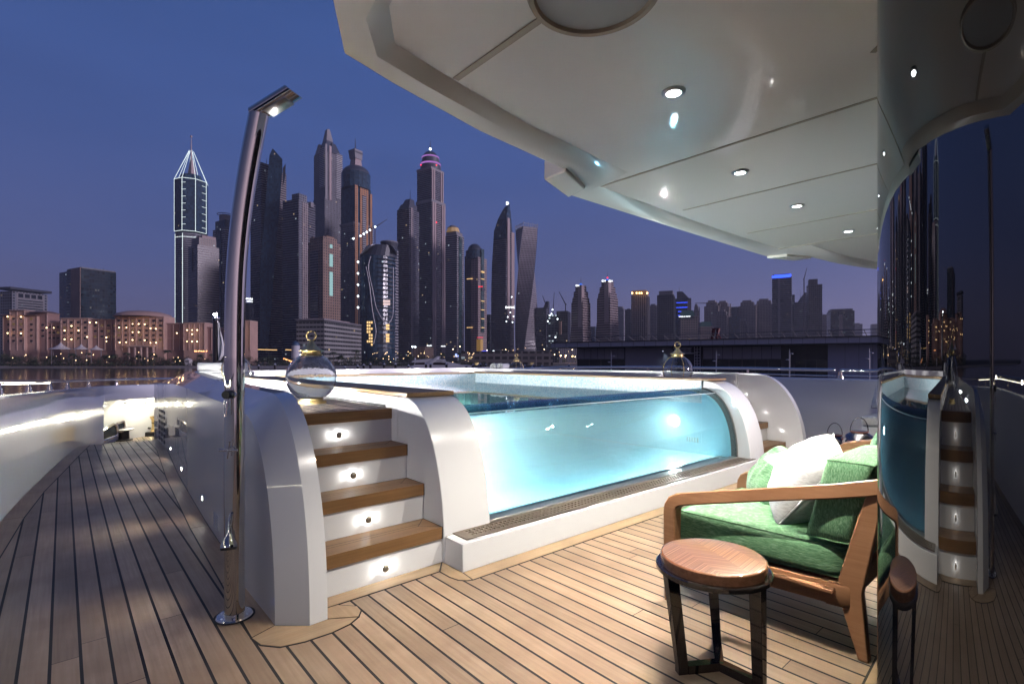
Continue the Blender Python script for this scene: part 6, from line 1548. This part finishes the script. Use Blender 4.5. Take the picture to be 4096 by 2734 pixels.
wing(22, 66, 1262, 2.0, 1, 5, HW, .2, 1, 1276, 22); wing(60, 118, 1243, 4.5, 2, 5, HW, .1, 2, 1276, 22); wing(110, 158, 1262, 2.0, 1, 5, HW, .3, 3, 1276, 22); wing(152, 190, 1252, 0, 1, 3, HW2, 0, 4, 1300, 22)
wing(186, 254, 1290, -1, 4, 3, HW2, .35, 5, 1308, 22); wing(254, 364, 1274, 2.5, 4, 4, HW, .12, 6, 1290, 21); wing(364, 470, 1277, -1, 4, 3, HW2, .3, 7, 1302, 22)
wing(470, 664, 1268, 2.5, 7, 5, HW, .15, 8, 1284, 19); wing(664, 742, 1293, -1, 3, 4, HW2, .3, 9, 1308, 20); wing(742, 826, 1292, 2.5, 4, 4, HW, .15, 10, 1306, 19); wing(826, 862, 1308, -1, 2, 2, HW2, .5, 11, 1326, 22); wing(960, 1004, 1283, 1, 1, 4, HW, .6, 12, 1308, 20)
g = MB()
for p0, p1, tp, bt in ((12, 70, 1254, 1263), (45, 123, 1238, 1245), (106, 166, 1254, 1263), (132, 196, 1243, 1251)):
    a_ = [hpos(p0, 7), hpos(p1, 7), hpos(p1, -14), hpos(p0, -14)]; b_ = [hpos(lerp(p0, p1, .3), 0), hpos(lerp(p0, p1, .7), 0), hpos(lerp(p0, p1, .7), -8), hpos(lerp(p0, p1, .3), -8)]
    g = MB(); g.prism(a_, ZP(bt, TH), ZP(tp, TH), poly_top=b_); g.build('hip_roof', HR, ho, smooth=False)
c = hpos(556, -6); MB().lathe([(22, 0), (20, 2.5), (13, 4.6), (6, 5.4), (0, 5.6)], (*c, ZP(1266, TH)), 28).build('shallow_dome', HW, ho)
g = MB()
for k in range(5): hbox(g, 528 + k * 24, 532 + k * 24, 1386, None, 3, 5)
hbox(g, 524, 632, 1380, 1387, 3, 5.5); g.build('arcade', HTRIM, ho, smooth=False)
ups = [(58, 1268), (111, 1269), (58, 1333), (111, 1334), (283, 1323), (338, 1323), (283, 1357), (310, 1357), (310, 1305), (382, 1291), (408, 1291), (498, 1311), (527, 1311), (622, 1314), (643, 1316), (551, 1297), (575, 1297), (599, 1298), (551, 1329), (575, 1329), (500, 1370), (526, 1369), (551, 1360), (599, 1361), (622, 1371), (644, 1371), (766, 1321), (786, 1321), (806, 1321), (786, 1337), (766, 1366), (786, 1366), (806, 1366), (980, 1303), (980, 1327), (980, 1354), (980, 1378), (726, 1333), (212, 1312), (240, 1312), (372, 1348), (448, 1350), (448, 1365)]
for i, (px, py) in enumerate(ups):
    q = hpos(px, 6.2); g = MB(); g.sphere((*q, ZP(py, TH)), .55 if i < 10 or i % 3 else .45, 8, 5); g.build('wall_lamp', E_UP, ho)
for (px, py) in ((58, 1268), (111, 1269), (58, 1333), (111, 1334), (310, 1318), (498, 1311), (527, 1311), (622, 1314), (643, 1316), (575, 1297), (575, 1329), (500, 1370), (526, 1369), (622, 1371), (644, 1371), (786, 1321), (786, 1366), (980, 1303), (980, 1340), (980, 1378), (212, 1320), (410, 1320), (700, 1335), (290, 1350)):
    q = hpos(px, 7.5); light('POINT', (*q, ZP(py, TH)), 110, (1, .58, .25), .5, ho)
# ------------------------------------------------------------------ tents, hut, tower house on the beach
CANV = pbr('tent_canvas', (.58, .55, .56), .8)
for i, (px, w, tp, bt) in enumerate([(243, 78, 1369, 1395), (325, 52, 1375, 1395), (385, 48, 1380, 1397)]):
    t = 435; c = V2(px, t); r = w / 2048 * t / 2
    d = thing('peaked_tent', ['largest peaked white tent, left one of three', 'middle of the three peaked white tents', 'smallest peaked white tent, right one of three'][i] + ' in the hotel garden', 'tent', (*c, -4), 'white peaked tents')
    g = MB(); h = (bt - tp) / 2048 * t; z0 = ZP(bt, t); g.lathe([(r * 1.04, -.3), (r, 0), (r * .55, h * .26), (r * .22, h * .6), (r * .05, h * .96), (0, h)], (*c, z0), 8); g.build('canopy', CANV, d, angle=50)
    g = MB()
    for k in range(4): g.tube([(c[0] + r * .9 * math.cos(k * 1.57 + .7), c[1] + r * .9 * math.sin(k * 1.57 + .7), -4), (c[0] + r * .9 * math.cos(k * 1.57 + .7), c[1] + r * .9 * math.sin(k * 1.57 + .7), z0)], .18, 6)
    g.build('poles', P_GREY, d)
t = 430; c = V2(754, t); d = thing('beach_hut', 'tiny white lifeguard hut with a pitched roof at the edge of the sand', 'hut', (*c, -4))
g = MB(); hw = 2.0; g.prism(oriented(c, -YAW, hw, hw), -4, ZP(1440, t)); g.build('cabin', CANV, d, smooth=False)
g = MB(); g.prism(oriented(c, -YAW, hw * 1.2, hw * 1.2), ZP(1440, t), ZP(1432, t), poly_top=oriented(c, -YAW, .2, hw * 1.2)); g.build('pitched_roof', CANV, d, smooth=False)
g = MB()
for k in (-1, 0, 1): q = (c[0] + RT[0] * k * 1.0 - FW[0] * 2.06, c[1] + RT[1] * k * 1.0 - FW[1] * 2.06); g.prism(oriented(q, -YAW, .32, .05), ZP(1447, t), ZP(1442, t))
g.build('window', WDK, d, smooth=False)
t = 470; c = V2(1183, t); d = thing('lighthouse_house', 'small white lighthouse shaped house with a blue roof at the water park', 'building', (*c, -4))
MB().lathe([(4.2, 0), (3.6, ZP(1382, t) + 4), (3.6, ZP(1381, t) + 4)], (*c, -4), 12).build('tower_wall', pbr('lighthouse_white', (.55, .55, .6), .7), d)
MB().lathe([(3.9, 0), (3.9, .5), (3.0, .6), (3.0, 2.2), (3.6, 2.3), (0, 4.2)], (*c, ZP(1381, t)), 12).build('lantern_room', pbr('lighthouse_blue', (.05, .11, .22), .6), d)
g = MB(); g.tube([(*V2(1030, 480), ZP(1397, 480)), (*V2(1108, 480), ZP(1399, 480))], .35, 6); g.tube([(*V2(1142, 480), ZP(1398, 480)), (*V2(1170, 480), ZP(1399, 480))], .35, 6)
tag(g.build('light_line', E_ROOM), 'long warm light line along the beach club roof', 'string lights')
g = MB(); rnd = random.Random(5)
for k in range(28): px = 1135 + rnd.random() * 40; g.sphere((*V2(px, 428), ZP(1432 + (px - 1135) * .35 + rnd.random() * 3, 428)), .28, 6, 4)
for k in range(26): px = 778 + rnd.random() * 50; g.sphere((*V2(px, 432), ZP(1402 + rnd.random() * 3, 432)), .3, 6, 4)
tag(g.build('fairy_lights', emis('orange_fairy', (1, .38, .14), 4)), 'clusters of tiny orange fairy lights among the hotel trees', 'fairy lights')

# ------------------------------------------------------------------ trees
LEAF = pbr('foliage_dark', (.045, .06, .03), .8, var=.5, vscale=.25); BARK = pbr('bark', (.10, .075, .05), .9)
def leaf_tree(label, h, r, seed, n=420):
    rnd = random.Random(seed); d = thing('broadleaf_tree', label, 'tree', (0, 0, 0), 'trees along the shore')
    g = MB(); g.tube([(0, 0, 0), (.1, 0, h * .25), (0, .1, h * .5)], [.35, .26, .16], 7); g.build('trunk', BARK, d)
    for k in range(4):
        pass
    g = MB(); lobes = [(rnd.uniform(-.6, .6) * r, rnd.uniform(-.6, .6) * r, h * rnd.uniform(.45, .85), r * rnd.uniform(.35, .6)) for _ in range(9)]
    for _ in range(n):
        lx, ly, lz, lr = rnd.choice(lobes); v = Vector((rnd.gauss(0, 1), rnd.gauss(0, 1), rnd.gauss(0, .8))).normalized() * lr * rnd.uniform(.55, 1.08); p = Vector((lx, ly, lz)) + v
        s = rnd.uniform(.25, .6); a = Vector((rnd.gauss(0, 1), rnd.gauss(0, 1), rnd.gauss(0, 1))).normalized() * s; b = a.cross(Vector((rnd.gauss(0, 1), rnd.gauss(0, 1), rnd.gauss(0, 1))).normalized()) * 1.2
        g.face([p - a, p - b * .5, p + a, p + b * .5])
    g.build('crown', LEAF, d, smooth=False, merge=False); return d
def palm(label, h, seed):
    rnd = random.Random(seed); d = thing('palm_tree', label, 'palm tree', (0, 0, 0), 'palms along the shore'); lean = rnd.uniform(-.5, .5)
    MB().tube([(0, 0, 0), (lean * .3, 0, h * .5), (lean, 0, h)], [.26, .2, .18], 7).build('trunk', BARK, d)
    g = MB()
    for k in range(19):
        a = k * 2.4 + rnd.random(); L = rnd.uniform(2.6, 3.4); el = rnd.uniform(-.1, .95); pts = []
        for j in range(7):
            q = j / 6; pts.append(Vector((lean + math.cos(a) * L * q * math.cos(el * .6), math.sin(a) * L * q * math.cos(el * .6), h + L * (math.sin(el) * q - .75 * q * q))))
        sd = Vector((-math.sin(a), math.cos(a), 0))
        for j in range(6):
            for s in (-1, 1):
                w0, w1 = .62 * math.sin(math.pi * (j + .4) / 7), .62 * math.sin(math.pi * (j + 1.4) / 7.4); g.face([pts[j], pts[j + 1], pts[j + 1] + sd * s * w1 + Vector((0, 0, -.35 * w1)) + (pts[j + 1] - pts[j]) * .3, pts[j].lerp(pts[j + 1], .4) + sd * s * w0 + Vector((0, 0, -.35 * w0))])
    g.build('crown', LEAF, d, smooth=False, merge=False); return d
protos = [leaf_tree('p', 9.5, 6.2, 1), leaf_tree('p', 7.5, 5.4, 2), leaf_tree('p', 11, 6.0, 3), leaf_tree('p', 6, 4.6, 4)]; palms = [palm('p', 8.5, 5), palm('p', 10.5, 6), palm('p', 7, 7)]
for p in protos + palms: index_kids(p)
used = set(); rnd = random.Random(44)
def place(proto, px, t, z, s, label, rz=None):
    if proto.name in used: o = copy_tree(proto)
    else: o = proto; used.add(proto.name)
    o.location = (*V2(px, t), z); o.scale = (s, s, s); o.rotation_euler = (0, 0, rnd.random() * 6 if rz is None else rz); o['label'] = label; return o
def near(px):
    tab = [(150, 'below the left hotel wings'), (260, 'left of the largest tent'), (400, 'round the peaked tents'), (520, 'between the tents and the hotel arcade'), (660, 'before the hotel arcade'), (780, 'near the tiny beach hut'), (940, 'left of the shower pole'), (1130, 'under the leaning glass tower'), (1240, 'near the lighthouse house'), (1440, 'before the low slab hotel'), (1600, 'below the shell capped tower'), (1700, 'left of the domed tower foot'), (1800, 'behind the white yacht'), (5000, 'by the middle towers')]
    return next(b for a, b in tab if px <= a)
k = 0
ordn = {}
def lab(kind, px):
    w = near(px); n = ordn.get((kind, w), 0); ordn[(kind, w)] = n + 1
    return ORD[n] + ' %s from the left %s' % (kind, w)
for px in range(-60, 1960, 27):
    if 930 < px < 945: continue
    big = 1.0 if px < 150 else .78
    pr = protos[k % 4]; place(pr, px + rnd.uniform(-9, 9), 436 + rnd.uniform(-4, 10), -4.2, rnd.uniform(.85, 1.15) * big * (1.0 if px < 1780 else .7), lab('dark bushy tree', px)); k += 1
for px in (205, 292, 352, 428, 455, 505, 560, 610, 668, 712, 800, 850, 1060, 1255, 1338, 1352, 1366, 1420, 1500, 1545, 1600, 1640, 1765, 1842):
    place(palms[k % 3], px + rnd.uniform(-4, 4), 430 + rnd.uniform(-3, 6), -4.2, rnd.uniform(.9, 1.25), lab('palm tree', px)); k += 1
for px in (1930, 1990, 2050, 2078, 2120, 2138, 2163, 2180, 2200, 2232, 2255, 2290, 2300):
    place(protos[3] if px % 2 else palms[k % 3], px, 520 + rnd.uniform(-4, 10), -2.7, .62, 'small clipped promenade tree at %s' % {1930: 'the far left of the promenade', 1990: 'the blue lit board', 2050: 'the first tall lamp', 2078: 'the globe lantern lid', 2120: 'the bright double lamp', 2138: 'the right of the double lamp', 2163: 'the middle of the promenade', 2180: 'the right of the middle', 2200: 'the single lamp before the shed', 2232: 'the left end of the ribbed shed', 2255: 'the middle of the ribbed shed', 2290: 'the right end of the ribbed shed', 2300: 'the pier building corner'}[px]); k += 1
# low hedge and parasols reading as one dark band above the sand
g = MB(); rnd2 = random.Random(9)
for _ in range(5200):
    px = rnd2.uniform(-80, 1900); t = 428 + rnd2.uniform(-2, 7); z = -4.1 + abs(rnd2.gauss(0, 1.3)) * (1.2 if px < 1200 else .8); p = Vector((*V2(px, t), z)); s = rnd2.uniform(.3, .8)
    a_ = Vector((rnd2.gauss(0, 1), rnd2.gauss(0, 1), rnd2.gauss(0, 1))).normalized() * s; b_ = a_.cross(Vector((rnd2.gauss(0, 1), rnd2.gauss(0, 1), rnd2.gauss(0, 1))).normalized()); g.face([p - a_, p - b_, p + a_, p + b_])
tag(g.build('undergrowth', LEAF, smooth=False, merge=False), 'dark garden planting along the top of the beach', kind='stuff')
PAR = pbr('thatch_parasol', (.17, .13, .10), .95)
pp = thing('beach_parasol', 'p', 'parasol', (0, 0, 0), 'thatched parasols on the sand'); MB().lathe([(0, 1.0), (.2, .95), (1.9, 0), (1.8, -.1), (0, .2)], (0, 0, 2.3), 10).build('canopy', PAR, pp); MB().tube([(0, 0, 0), (0, 0, 2.4)], .08, 6).build('pole', BARK, pp); index_kids(pp)
for i, px in enumerate([30, 95, 160, 255, 300, 365, 430, 690, 825, 870, 1015, 1040, 1062, 1330, 1380, 1440, 1480, 1520, 1570]):
    o = pp if i == 0 else copy_tree(pp); o.location = (*V2(px, 424), -4.1); o['label'] = 'thatched beach parasol ' + ['at the far left edge', 'below the left hotel wing', 'left of the first tent', 'under the largest tent', 'between the first two tents', 'under the smallest tent', 'right of the tents', 'left of the tiny hut', 'right of the tiny hut', 'just left of the shower pole', 'just right of the shower pole', 'two along from the shower pole', 'three along from the shower pole', 'right of the big glass globe', 'under the low slab hotel', 'under the slab hotel right end', 'below the shell capped tower', 'right of the shell capped tower', 'left of the white yacht'][i]
# ------------------------------------------------------------------ street lamps
def slamp(px, py, t, zb, mat, r, label, post=True, grp='lamps along the promenade'):
    d = thing('street_lamp', label, 'street lamp', (*V2(px, t), zb), grp); c = V2(px, t); z = ZP(py, t)
    MB().tube([(*c, zb), (*c, z)], .11, 6).build('post', P_GREY, d); g = MB(); g.sphere((*c, z), r, 10, 6); g.build('lamp_globe', mat, d); return d
for i, (px, py) in enumerate([(1866, 1440), (1948, 1400), (1982, 1426), (2012, 1425), (2023, 1398), (2048, 1425), (2054, 1419), (2068, 1422), (2076, 1427), (2092, 1421), (2107, 1425), (2106, 1419), (2111, 1427), (2142, 1429), (2150, 1422), (2154, 1419), (2177, 1396), (2206, 1422), (2218, 1417), (2243, 1422), (2263, 1421), (2261, 1427), (2289, 1398), (2290, 1424), (2301, 1426), (1840, 1385), (1812, 1396), (1858, 1412)]):
    big = i in (6, 7, 14, 15, 17, 19, 20, 23); slamp(px, py, 522 + (i % 3) * 8, -2.6, emis('sodium_lamp_%d' % big, (1, .60, .26) if big else (1, .72, .42), 16 if big else 9) if i in (0, 6) else bpy.data.materials['sodium_lamp_%d' % big], .62 if big else .38, ORD[i] + ' warm street lamp from the left along the promenade')
for (px, py) in ((2054, 1423), (2152, 1423), (2206, 1424), (2262, 1424), (2295, 1426), (2100, 1423)): light('POINT', (*V2(px, 516), ZP(py, 516)), 900, (1, .6, .3), .5)
slamp(1650, 1386, 470, -4, E_WHITE, .8, 'bright white floodlight pair, left lamp, left of the domed tower', grp='floodlights'); slamp(1661, 1387, 470, -4, E_WHITE, .8, 'bright white floodlight pair, right lamp, left of the domed tower', grp='floodlights')
g = MB(); rnd = random.Random(12)
for _ in range(90):
    px = rnd.choice([rnd.uniform(0, 900), rnd.uniform(1480, 1900), rnd.uniform(1480, 1900), rnd.uniform(1900, 2300)]); py = rnd.uniform(1405, 1448) if px < 1900 else rnd.uniform(1388, 1425); tt = 427 if px < 1900 else 590; g.sphere((*V2(px, tt), ZP(py, tt)), rnd.uniform(.14, .34), 6, 4)
tag(g.build('garden_lights', emis('tiny_warm', (1, .66, .34), 5)), 'scattering of tiny warm garden lights along the shore', kind='stuff')
# ------------------------------------------------------------------ mooring piles
PILE = pbr('pile_black', (.015, .015, .02), .5); CONE = pbr('pile_cone_white', (.55, .56, .62), .6)
for i, (px, py, t) in enumerate([(1035, 1456, 120), (1100, 1451, 105), (1380, 1462, 95), (1431, 1457, 100), (1455, 1453, 105), (1482, 1450, 105), (1537, 1450, 105), (1582, 1450, 105), (1634, 1456, 100), (1650, 1461, 95), (1704, 1450, 105), (1722, 1450, 105), (1786, 1450, 105), (1866, 1457, 100), (1892, 1453, 105), (1914, 1455, 105), (1922, 1450, 108), (1944, 1452, 106), (2099, 1456, 105), (2129, 1461, 95), (2134, 1453, 108), (2168, 1458, 104), (2276, 1452, 108)]):
    c = V2(px, t); z = ZP(py, t); h = 7 / 2048 * t
    d = thing('mooring_pile', ORD[i] + ' black mooring pile from the left, with a white cone cap', 'mooring pile', (*c, SEA), 'mooring piles with white caps')
    MB().lathe([(.24, 0), (.24, z - h - SEA)], (*c, SEA), 12).build('pile', PILE, d); MB().lathe([(.30, 0), (0, h)], (*c, z - h), 12).build('cap', CONE, d)
for i, (px, py, t) in enumerate([(2145, 1425, 150), (2273, 1410, 130)]):
    c = V2(px, t); d = thing('thin_mast', ['thin pale mast standing in the marina water', 'second thin pale mast near the pier corner'][i], 'mast', (*c, SEA)); MB().tube([(*c, SEA), (*c, ZP(py, t))], .1, 8).build('pole', P_GREY, d); MB().sphere((*c, ZP(py, t)), .16, 8, 5).build('tip', P_GREY, d)
# ------------------------------------------------------------------ motor yacht
YW = pbr('yacht_white', (.55, .56, .62), .3, coat=.5); t = 150
yt = thing('motor_yacht', 'white motor yacht with a raked arch moored beyond the pool', 'yacht', (*V2(1770, t), SEA))
def ypoly(q, d0, d1, nm, mat, par=None):
    g = MB(); f = [(V2(px, t)[0] - FW[0] * d0, V2(px, t)[1] - FW[1] * d0, ZP(py, t)) for px, py in q]; b = [(V2(px, t)[0] + FW[0] * d1, V2(px, t)[1] + FW[1] * d1, ZP(py, t)) for px, py in q]
    n_ = len(q); g.face(f); g.face(list(reversed(b)))
    for k in range(n_): g.face([f[k], b[k], b[(k + 1) % n_], f[(k + 1) % n_]])
    return g.build(nm, mat, par or yt, smooth=False, bevel=.08)
ypoly([(1638, 1530), (1634, 1467), (1655, 1461), (1760, 1461), (1862, 1458), (1886, 1462), (1870, 1490), (1840, 1530)], 2.5, 2.5, 'hull', YW)
ypoly([(1660, 1461), (1664, 1449), (1690, 1443), (1740, 1441), (1780, 1444), (1838, 1456), (1846, 1461)], 2.1, 2.1, 'superstructure', YW)
ypoly([(1649, 1448), (1660, 1440), (1700, 1436), (1745, 1434), (1778, 1438), (1780, 1442), (1740, 1440), (1700, 1444), (1665, 1449)], 2.2, 2.2, 'flybridge', YW)
ypoly([(1712, 1452), (1730, 1441), (1752, 1424), (1760, 1424), (1748, 1440), (1734, 1454)], 2.35, 2.35, 'radar_arch', YW)
ypoly([(1738, 1458), (1736, 1452), (1742, 1448), (1765, 1447), (1790, 1451), (1798, 1456), (1790, 1459)], 2.25, 2.25, 'side_window', WDK)
ypoly([(1664, 1457), (1668, 1450), (1704, 1448), (1704, 1457)], 2.25, 2.25, 'aft_window', WDK)
MB().sphere((*V2(1660, t), ZP(1435, t)), .33, 12, 8).build('radar_dome', YW, yt)
# ------------------------------------------------------------------ pier building on the right
PB = thing('pier_building', 'long dark modern pier building under a projecting pale fascia', 'building', (*V2(2900, 84), SEA))
def bp(px, t, off=0): a = V2(px, t); return (a[0] - .5 * off * FW[0], a[1] - .5 * off * FW[1])
def tl(px): # distance along the building front, a straight line in plan
    p0, p1 = Vector(V2(2233, 98)), Vector(V2(3520, 70)); d = p1 - p0; a = (px - 2048) / 2048; r = Vector((FW[0] + a * RT[0], FW[1] + a * RT[1]))
    # solve r*t = p0 + d*s
    det = r.x * -d.y + d.x * r.y; return (p0.x * -d.y + d.x * p0.y) / det
dB = (Vector(V2(3520, 70)) - Vector(V2(2233, 98))).normalized(); nB = Vector((dB.y, -dB.x))
if nB.dot(Vector(V2(2800, 80))) > 0: nB = -nB
def bpt(px, out=0): q = Vector(V2(px, tl(px))) + nB * out; return (q.x, q.y)
ZTOP, ZFB = EYE + 3.02, EYE + 2.10
FAS = pbr('pier_fascia_panel', (.62, .60, .68), .5); PDK = pbr('pier_dark', (.05, .052, .062), .35); PGL = pbr('pier_glass', (.012, .022, .026), .08); PWL = pbr('pier_wall_panel', (.40, .39, .46), .6); PTL = pbr('pier_pale_wall', (.48, .49, .62), .6)
def wall(g, pa, pb, z0, z1, out0, out1):
    g.prism([bpt(pa, out1), bpt(pb, out1), bpt(pb, out0), bpt(pa, out0)], z0, z1)
g = MB(); wall(g, 2236, 4000, ZFB + .12, ZTOP, -30, 3.0); g.build('fascia', FAS, PB, smooth=False)
g = MB(); 
for px in range(2250, 3990, 44): wall(g, px, px + .9, ZFB + .14, ZTOP - .02, 3.0, 3.03)
g.build('fascia_joints', PDK, PB, smooth=False)
g = MB(); wall(g, 2233, 4000, ZTOP + .004, ZTOP + .12, -30, 3.2); wall(g, 2302, 4000, ZFB, ZFB + .115, -20, 2.9); g.build('roof_edge', PDK, PB, smooth=False)
g = MB(); wall(g, 2308, 4000, SEA, ZFB, -20, 0); g.build('body_wall', PDK, PB, smooth=False)
def cells(pa, pb, n, z0, z1, mat, nm, gap=.9, out=.05):
    for k in range(n):
        a_ = lerp(pa, pb, k / n) + gap; b_ = lerp(pa, pb, (k + 1) / n) - gap; g = MB(); wall(g, a_, b_, z0, z1, 0.002, out); g.build(nm, mat, PB, smooth=False)
zmid = EYE + .05
cells(2310, 2498, 7, zmid, ZFB - .15, PWL, 'wall_panel'); cells(2310, 2498, 4, EYE - 4, zmid - .1, PGL, 'window')
g = MB(); wall(g, 2502, 2690, SEA, ZFB - .02, 0, .12); g.build('pale_wall', PWL, PB, smooth=False)
cells(2812, 3125, 8, zmid, ZFB - .15, PWL, 'wall_panel'); cells(2812, 3125, 6, EYE - 4, zmid - .1, PGL, 'window')
cells(3180, 3310, 3, zmid, ZFB - .15, PDK, 'wall_panel'); cells(3180, 3310, 3, EYE - 4, zmid - .1, PGL, 'window')
g = MB(); wall(g, 3312, 3900, SEA, ZFB - .02, 0, .5); g.build('pale_wall', PTL, PB, smooth=False)
g = MB()
for px in (3380, 3435, 3490): wall(g, px, px + .8, SEA, ZFB - .04, .5, .53)
g.build('wall_joint', PDK, PB, smooth=False)
g = MB(); wall(g, 2702, 2790, EYE + .9, EYE + 1.0, .1, 2.2); wall(g, 2700, 2704, SEA, ZFB, .1, .3)
for k in range(14): wall(g, 2712 + k * 5, 2713 + k * 5, EYE + 1.0, EYE + 1.75, 2.1, 2.2)
wall(g, 2710, 2780, EYE + 1.75, EYE + 1.82, 2.05, 2.25); g.build('stair_balcony', FAS, PB, smooth=False)
g = MB()
for px in (2786, 2796, 2808): wall(g, px, px + 1.6, EYE - 4, EYE + 2.0, 1.2, 1.4)
for k in range(12): wall(g, 2786, 2809, EYE - 3.5 + k * .46, EYE - 3.42 + k * .46, 1.2, 1.35)
g.build('ladder_frame', FAS, PB, smooth=False)
g = MB()  # roof railing with raking struts
rt0 = ZTOP + .12
for px in range(2350, 3520, 46): 
    a_ = Vector(bpt(px, 2.6)); b_ = Vector(bpt(px + 14, 1.2)); g.tube([(*a_, rt0 + .85), (*b_, rt0)], .05, 5)
g.tube([(*bpt(2345, 2.6), rt0 + .85), (*bpt(3540, 2.6), rt0 + .85)], .06, 6); g.tube([(*bpt(2345, 1.9), rt0 + .45), (*bpt(3540, 1.9), rt0 + .45)], .04, 6); g.build('roof_railing', P_GREY, PB)
g = MB()
for px in (2636, 2668): wall(g, px, px + 1, rt0, rt0 + 1.35, -3, -2.9)
wall(g, 2634, 2672, rt0 + 1.3, rt0 + 1.36, -3, -2.9)
for k in range(9): wall(g, 2638 + k * 3.5, 2638.6 + k * 3.5, rt0, rt0 + 1.3, -3, -2.95)
for k in range(20): wall(g, 2702 + k * 6, 2702.6 + k * 6, rt0, rt0 + 1.6, -6, -5.95)
wall(g, 2700, 2822, rt0 + 1.55, rt0 + 1.62, -6, -5.9); g.build('roof_fence', P_GREY, PB, smooth=False)
d = thing('davit', 'dark red twin frame davit standing on the pier roof', 'davit', (*bpt(2835, -4), ZTOP)); RD = pbr('davit_red', (.16, .02, .025), .5)
for off in (0, 20): g = MB(); a_ = bpt(2822 + off, -4); b_ = bpt(2832 + off, -4); g.tube([(*a_, ZTOP), (*b_, ZTOP + 2.1)], .26, 5); g.build('frame', RD, d)
g = MB(); g.tube([(*bpt(2832, -4), ZTOP + 2.1), (*bpt(2858, -4), ZTOP + 2.1)], .12, 5); g.tube([(*bpt(2842, -4), ZTOP + 1.9), (*bpt(2866, -4), ZTOP)], .1, 5); g.build('brace', RD, d)
g = MB(); wall(g, 2440, 3900, EYE - 4, EYE - 2.45, 5, 5.2); tag(g.build('quay_wall', PTL, smooth=False), 'low pale quay wall in front of the pier building', 'wall')
for i, (px, tp) in enumerate([(2445, 1404), (2865, 1400), (3158, 1395), (3477, 1392)]):
    t = tl(px) - 8; c = V2(px, t); d = thing('lamp_post', ['first', 'second', 'third', 'fourth'][i] + ' slim pale twin armed lamp post before the pier building, counting from the left', 'lamp post', (*c, SEA), 'twin armed lamp posts')
    lm = pbr('lamp_post_grey', (.5, .5, .56), .5) if i == 0 else bpy.data.materials['lamp_post_grey']
    MB().tube([(*c, SEA), (*c, ZP(tp + 20, t)), (*c, ZP(tp, t))], [.1, .08, .02], 8).build('post', lm, d)
    for s, py in ((1, tp + 20), (-1, tp + 44)):
        e = V2(px + s * 9, t); g = MB(); g.tube([(*c, ZP(py, t)), (*e, ZP(py - 2, t))], .05, 6); g.sphere((*e, ZP(py - 1, t)), .16, 8, 5, (1.4, 1.4, .6)); g.build('arm_lamp', lm, d)
d = thing('wall_floodlight', 'cold floodlight washing the pale wall of the pier building behind the globe lantern', 'wall lamp', (*bpt(2652, .9), EYE + .9)); MB().sphere((*bpt(2655, .5), ZP(1405, tl(2655))), .12, 8, 6).build('lamp_head', P_GREY, d); light('SPOT', (*bpt(2658, .7), ZP(1396, tl(2655))), 60, (.65, .85, 1), .1, d, None, 80, .8)

# ------------------------------------------------------------------ evening haze over the water
if HAZE:
    hm_ = bpy.data.materials.new('evening_haze'); hm_.use_nodes = True; t = hm_.node_tree; t.nodes.remove(t.nodes['Principled BSDF'])
    pv = N(t, 'ShaderNodeVolumePrincipled'); pv.inputs['Color'].default_value = (.90, .90, 1, 1); pv.inputs['Density'].default_value = HAZE; pv.inputs['Anisotropy'].default_value = .2
    t.links.new(pv.outputs[0], [n for n in t.nodes if n.type == 'OUTPUT_MATERIAL'][0].inputs['Volume'])
    g = MB(); g.box(-9500, -3000, SEA - 1.2, 9500, 9500, 480); tag(g.build('haze', hm_, smooth=False), 'thin bluish evening haze', kind='stuff')
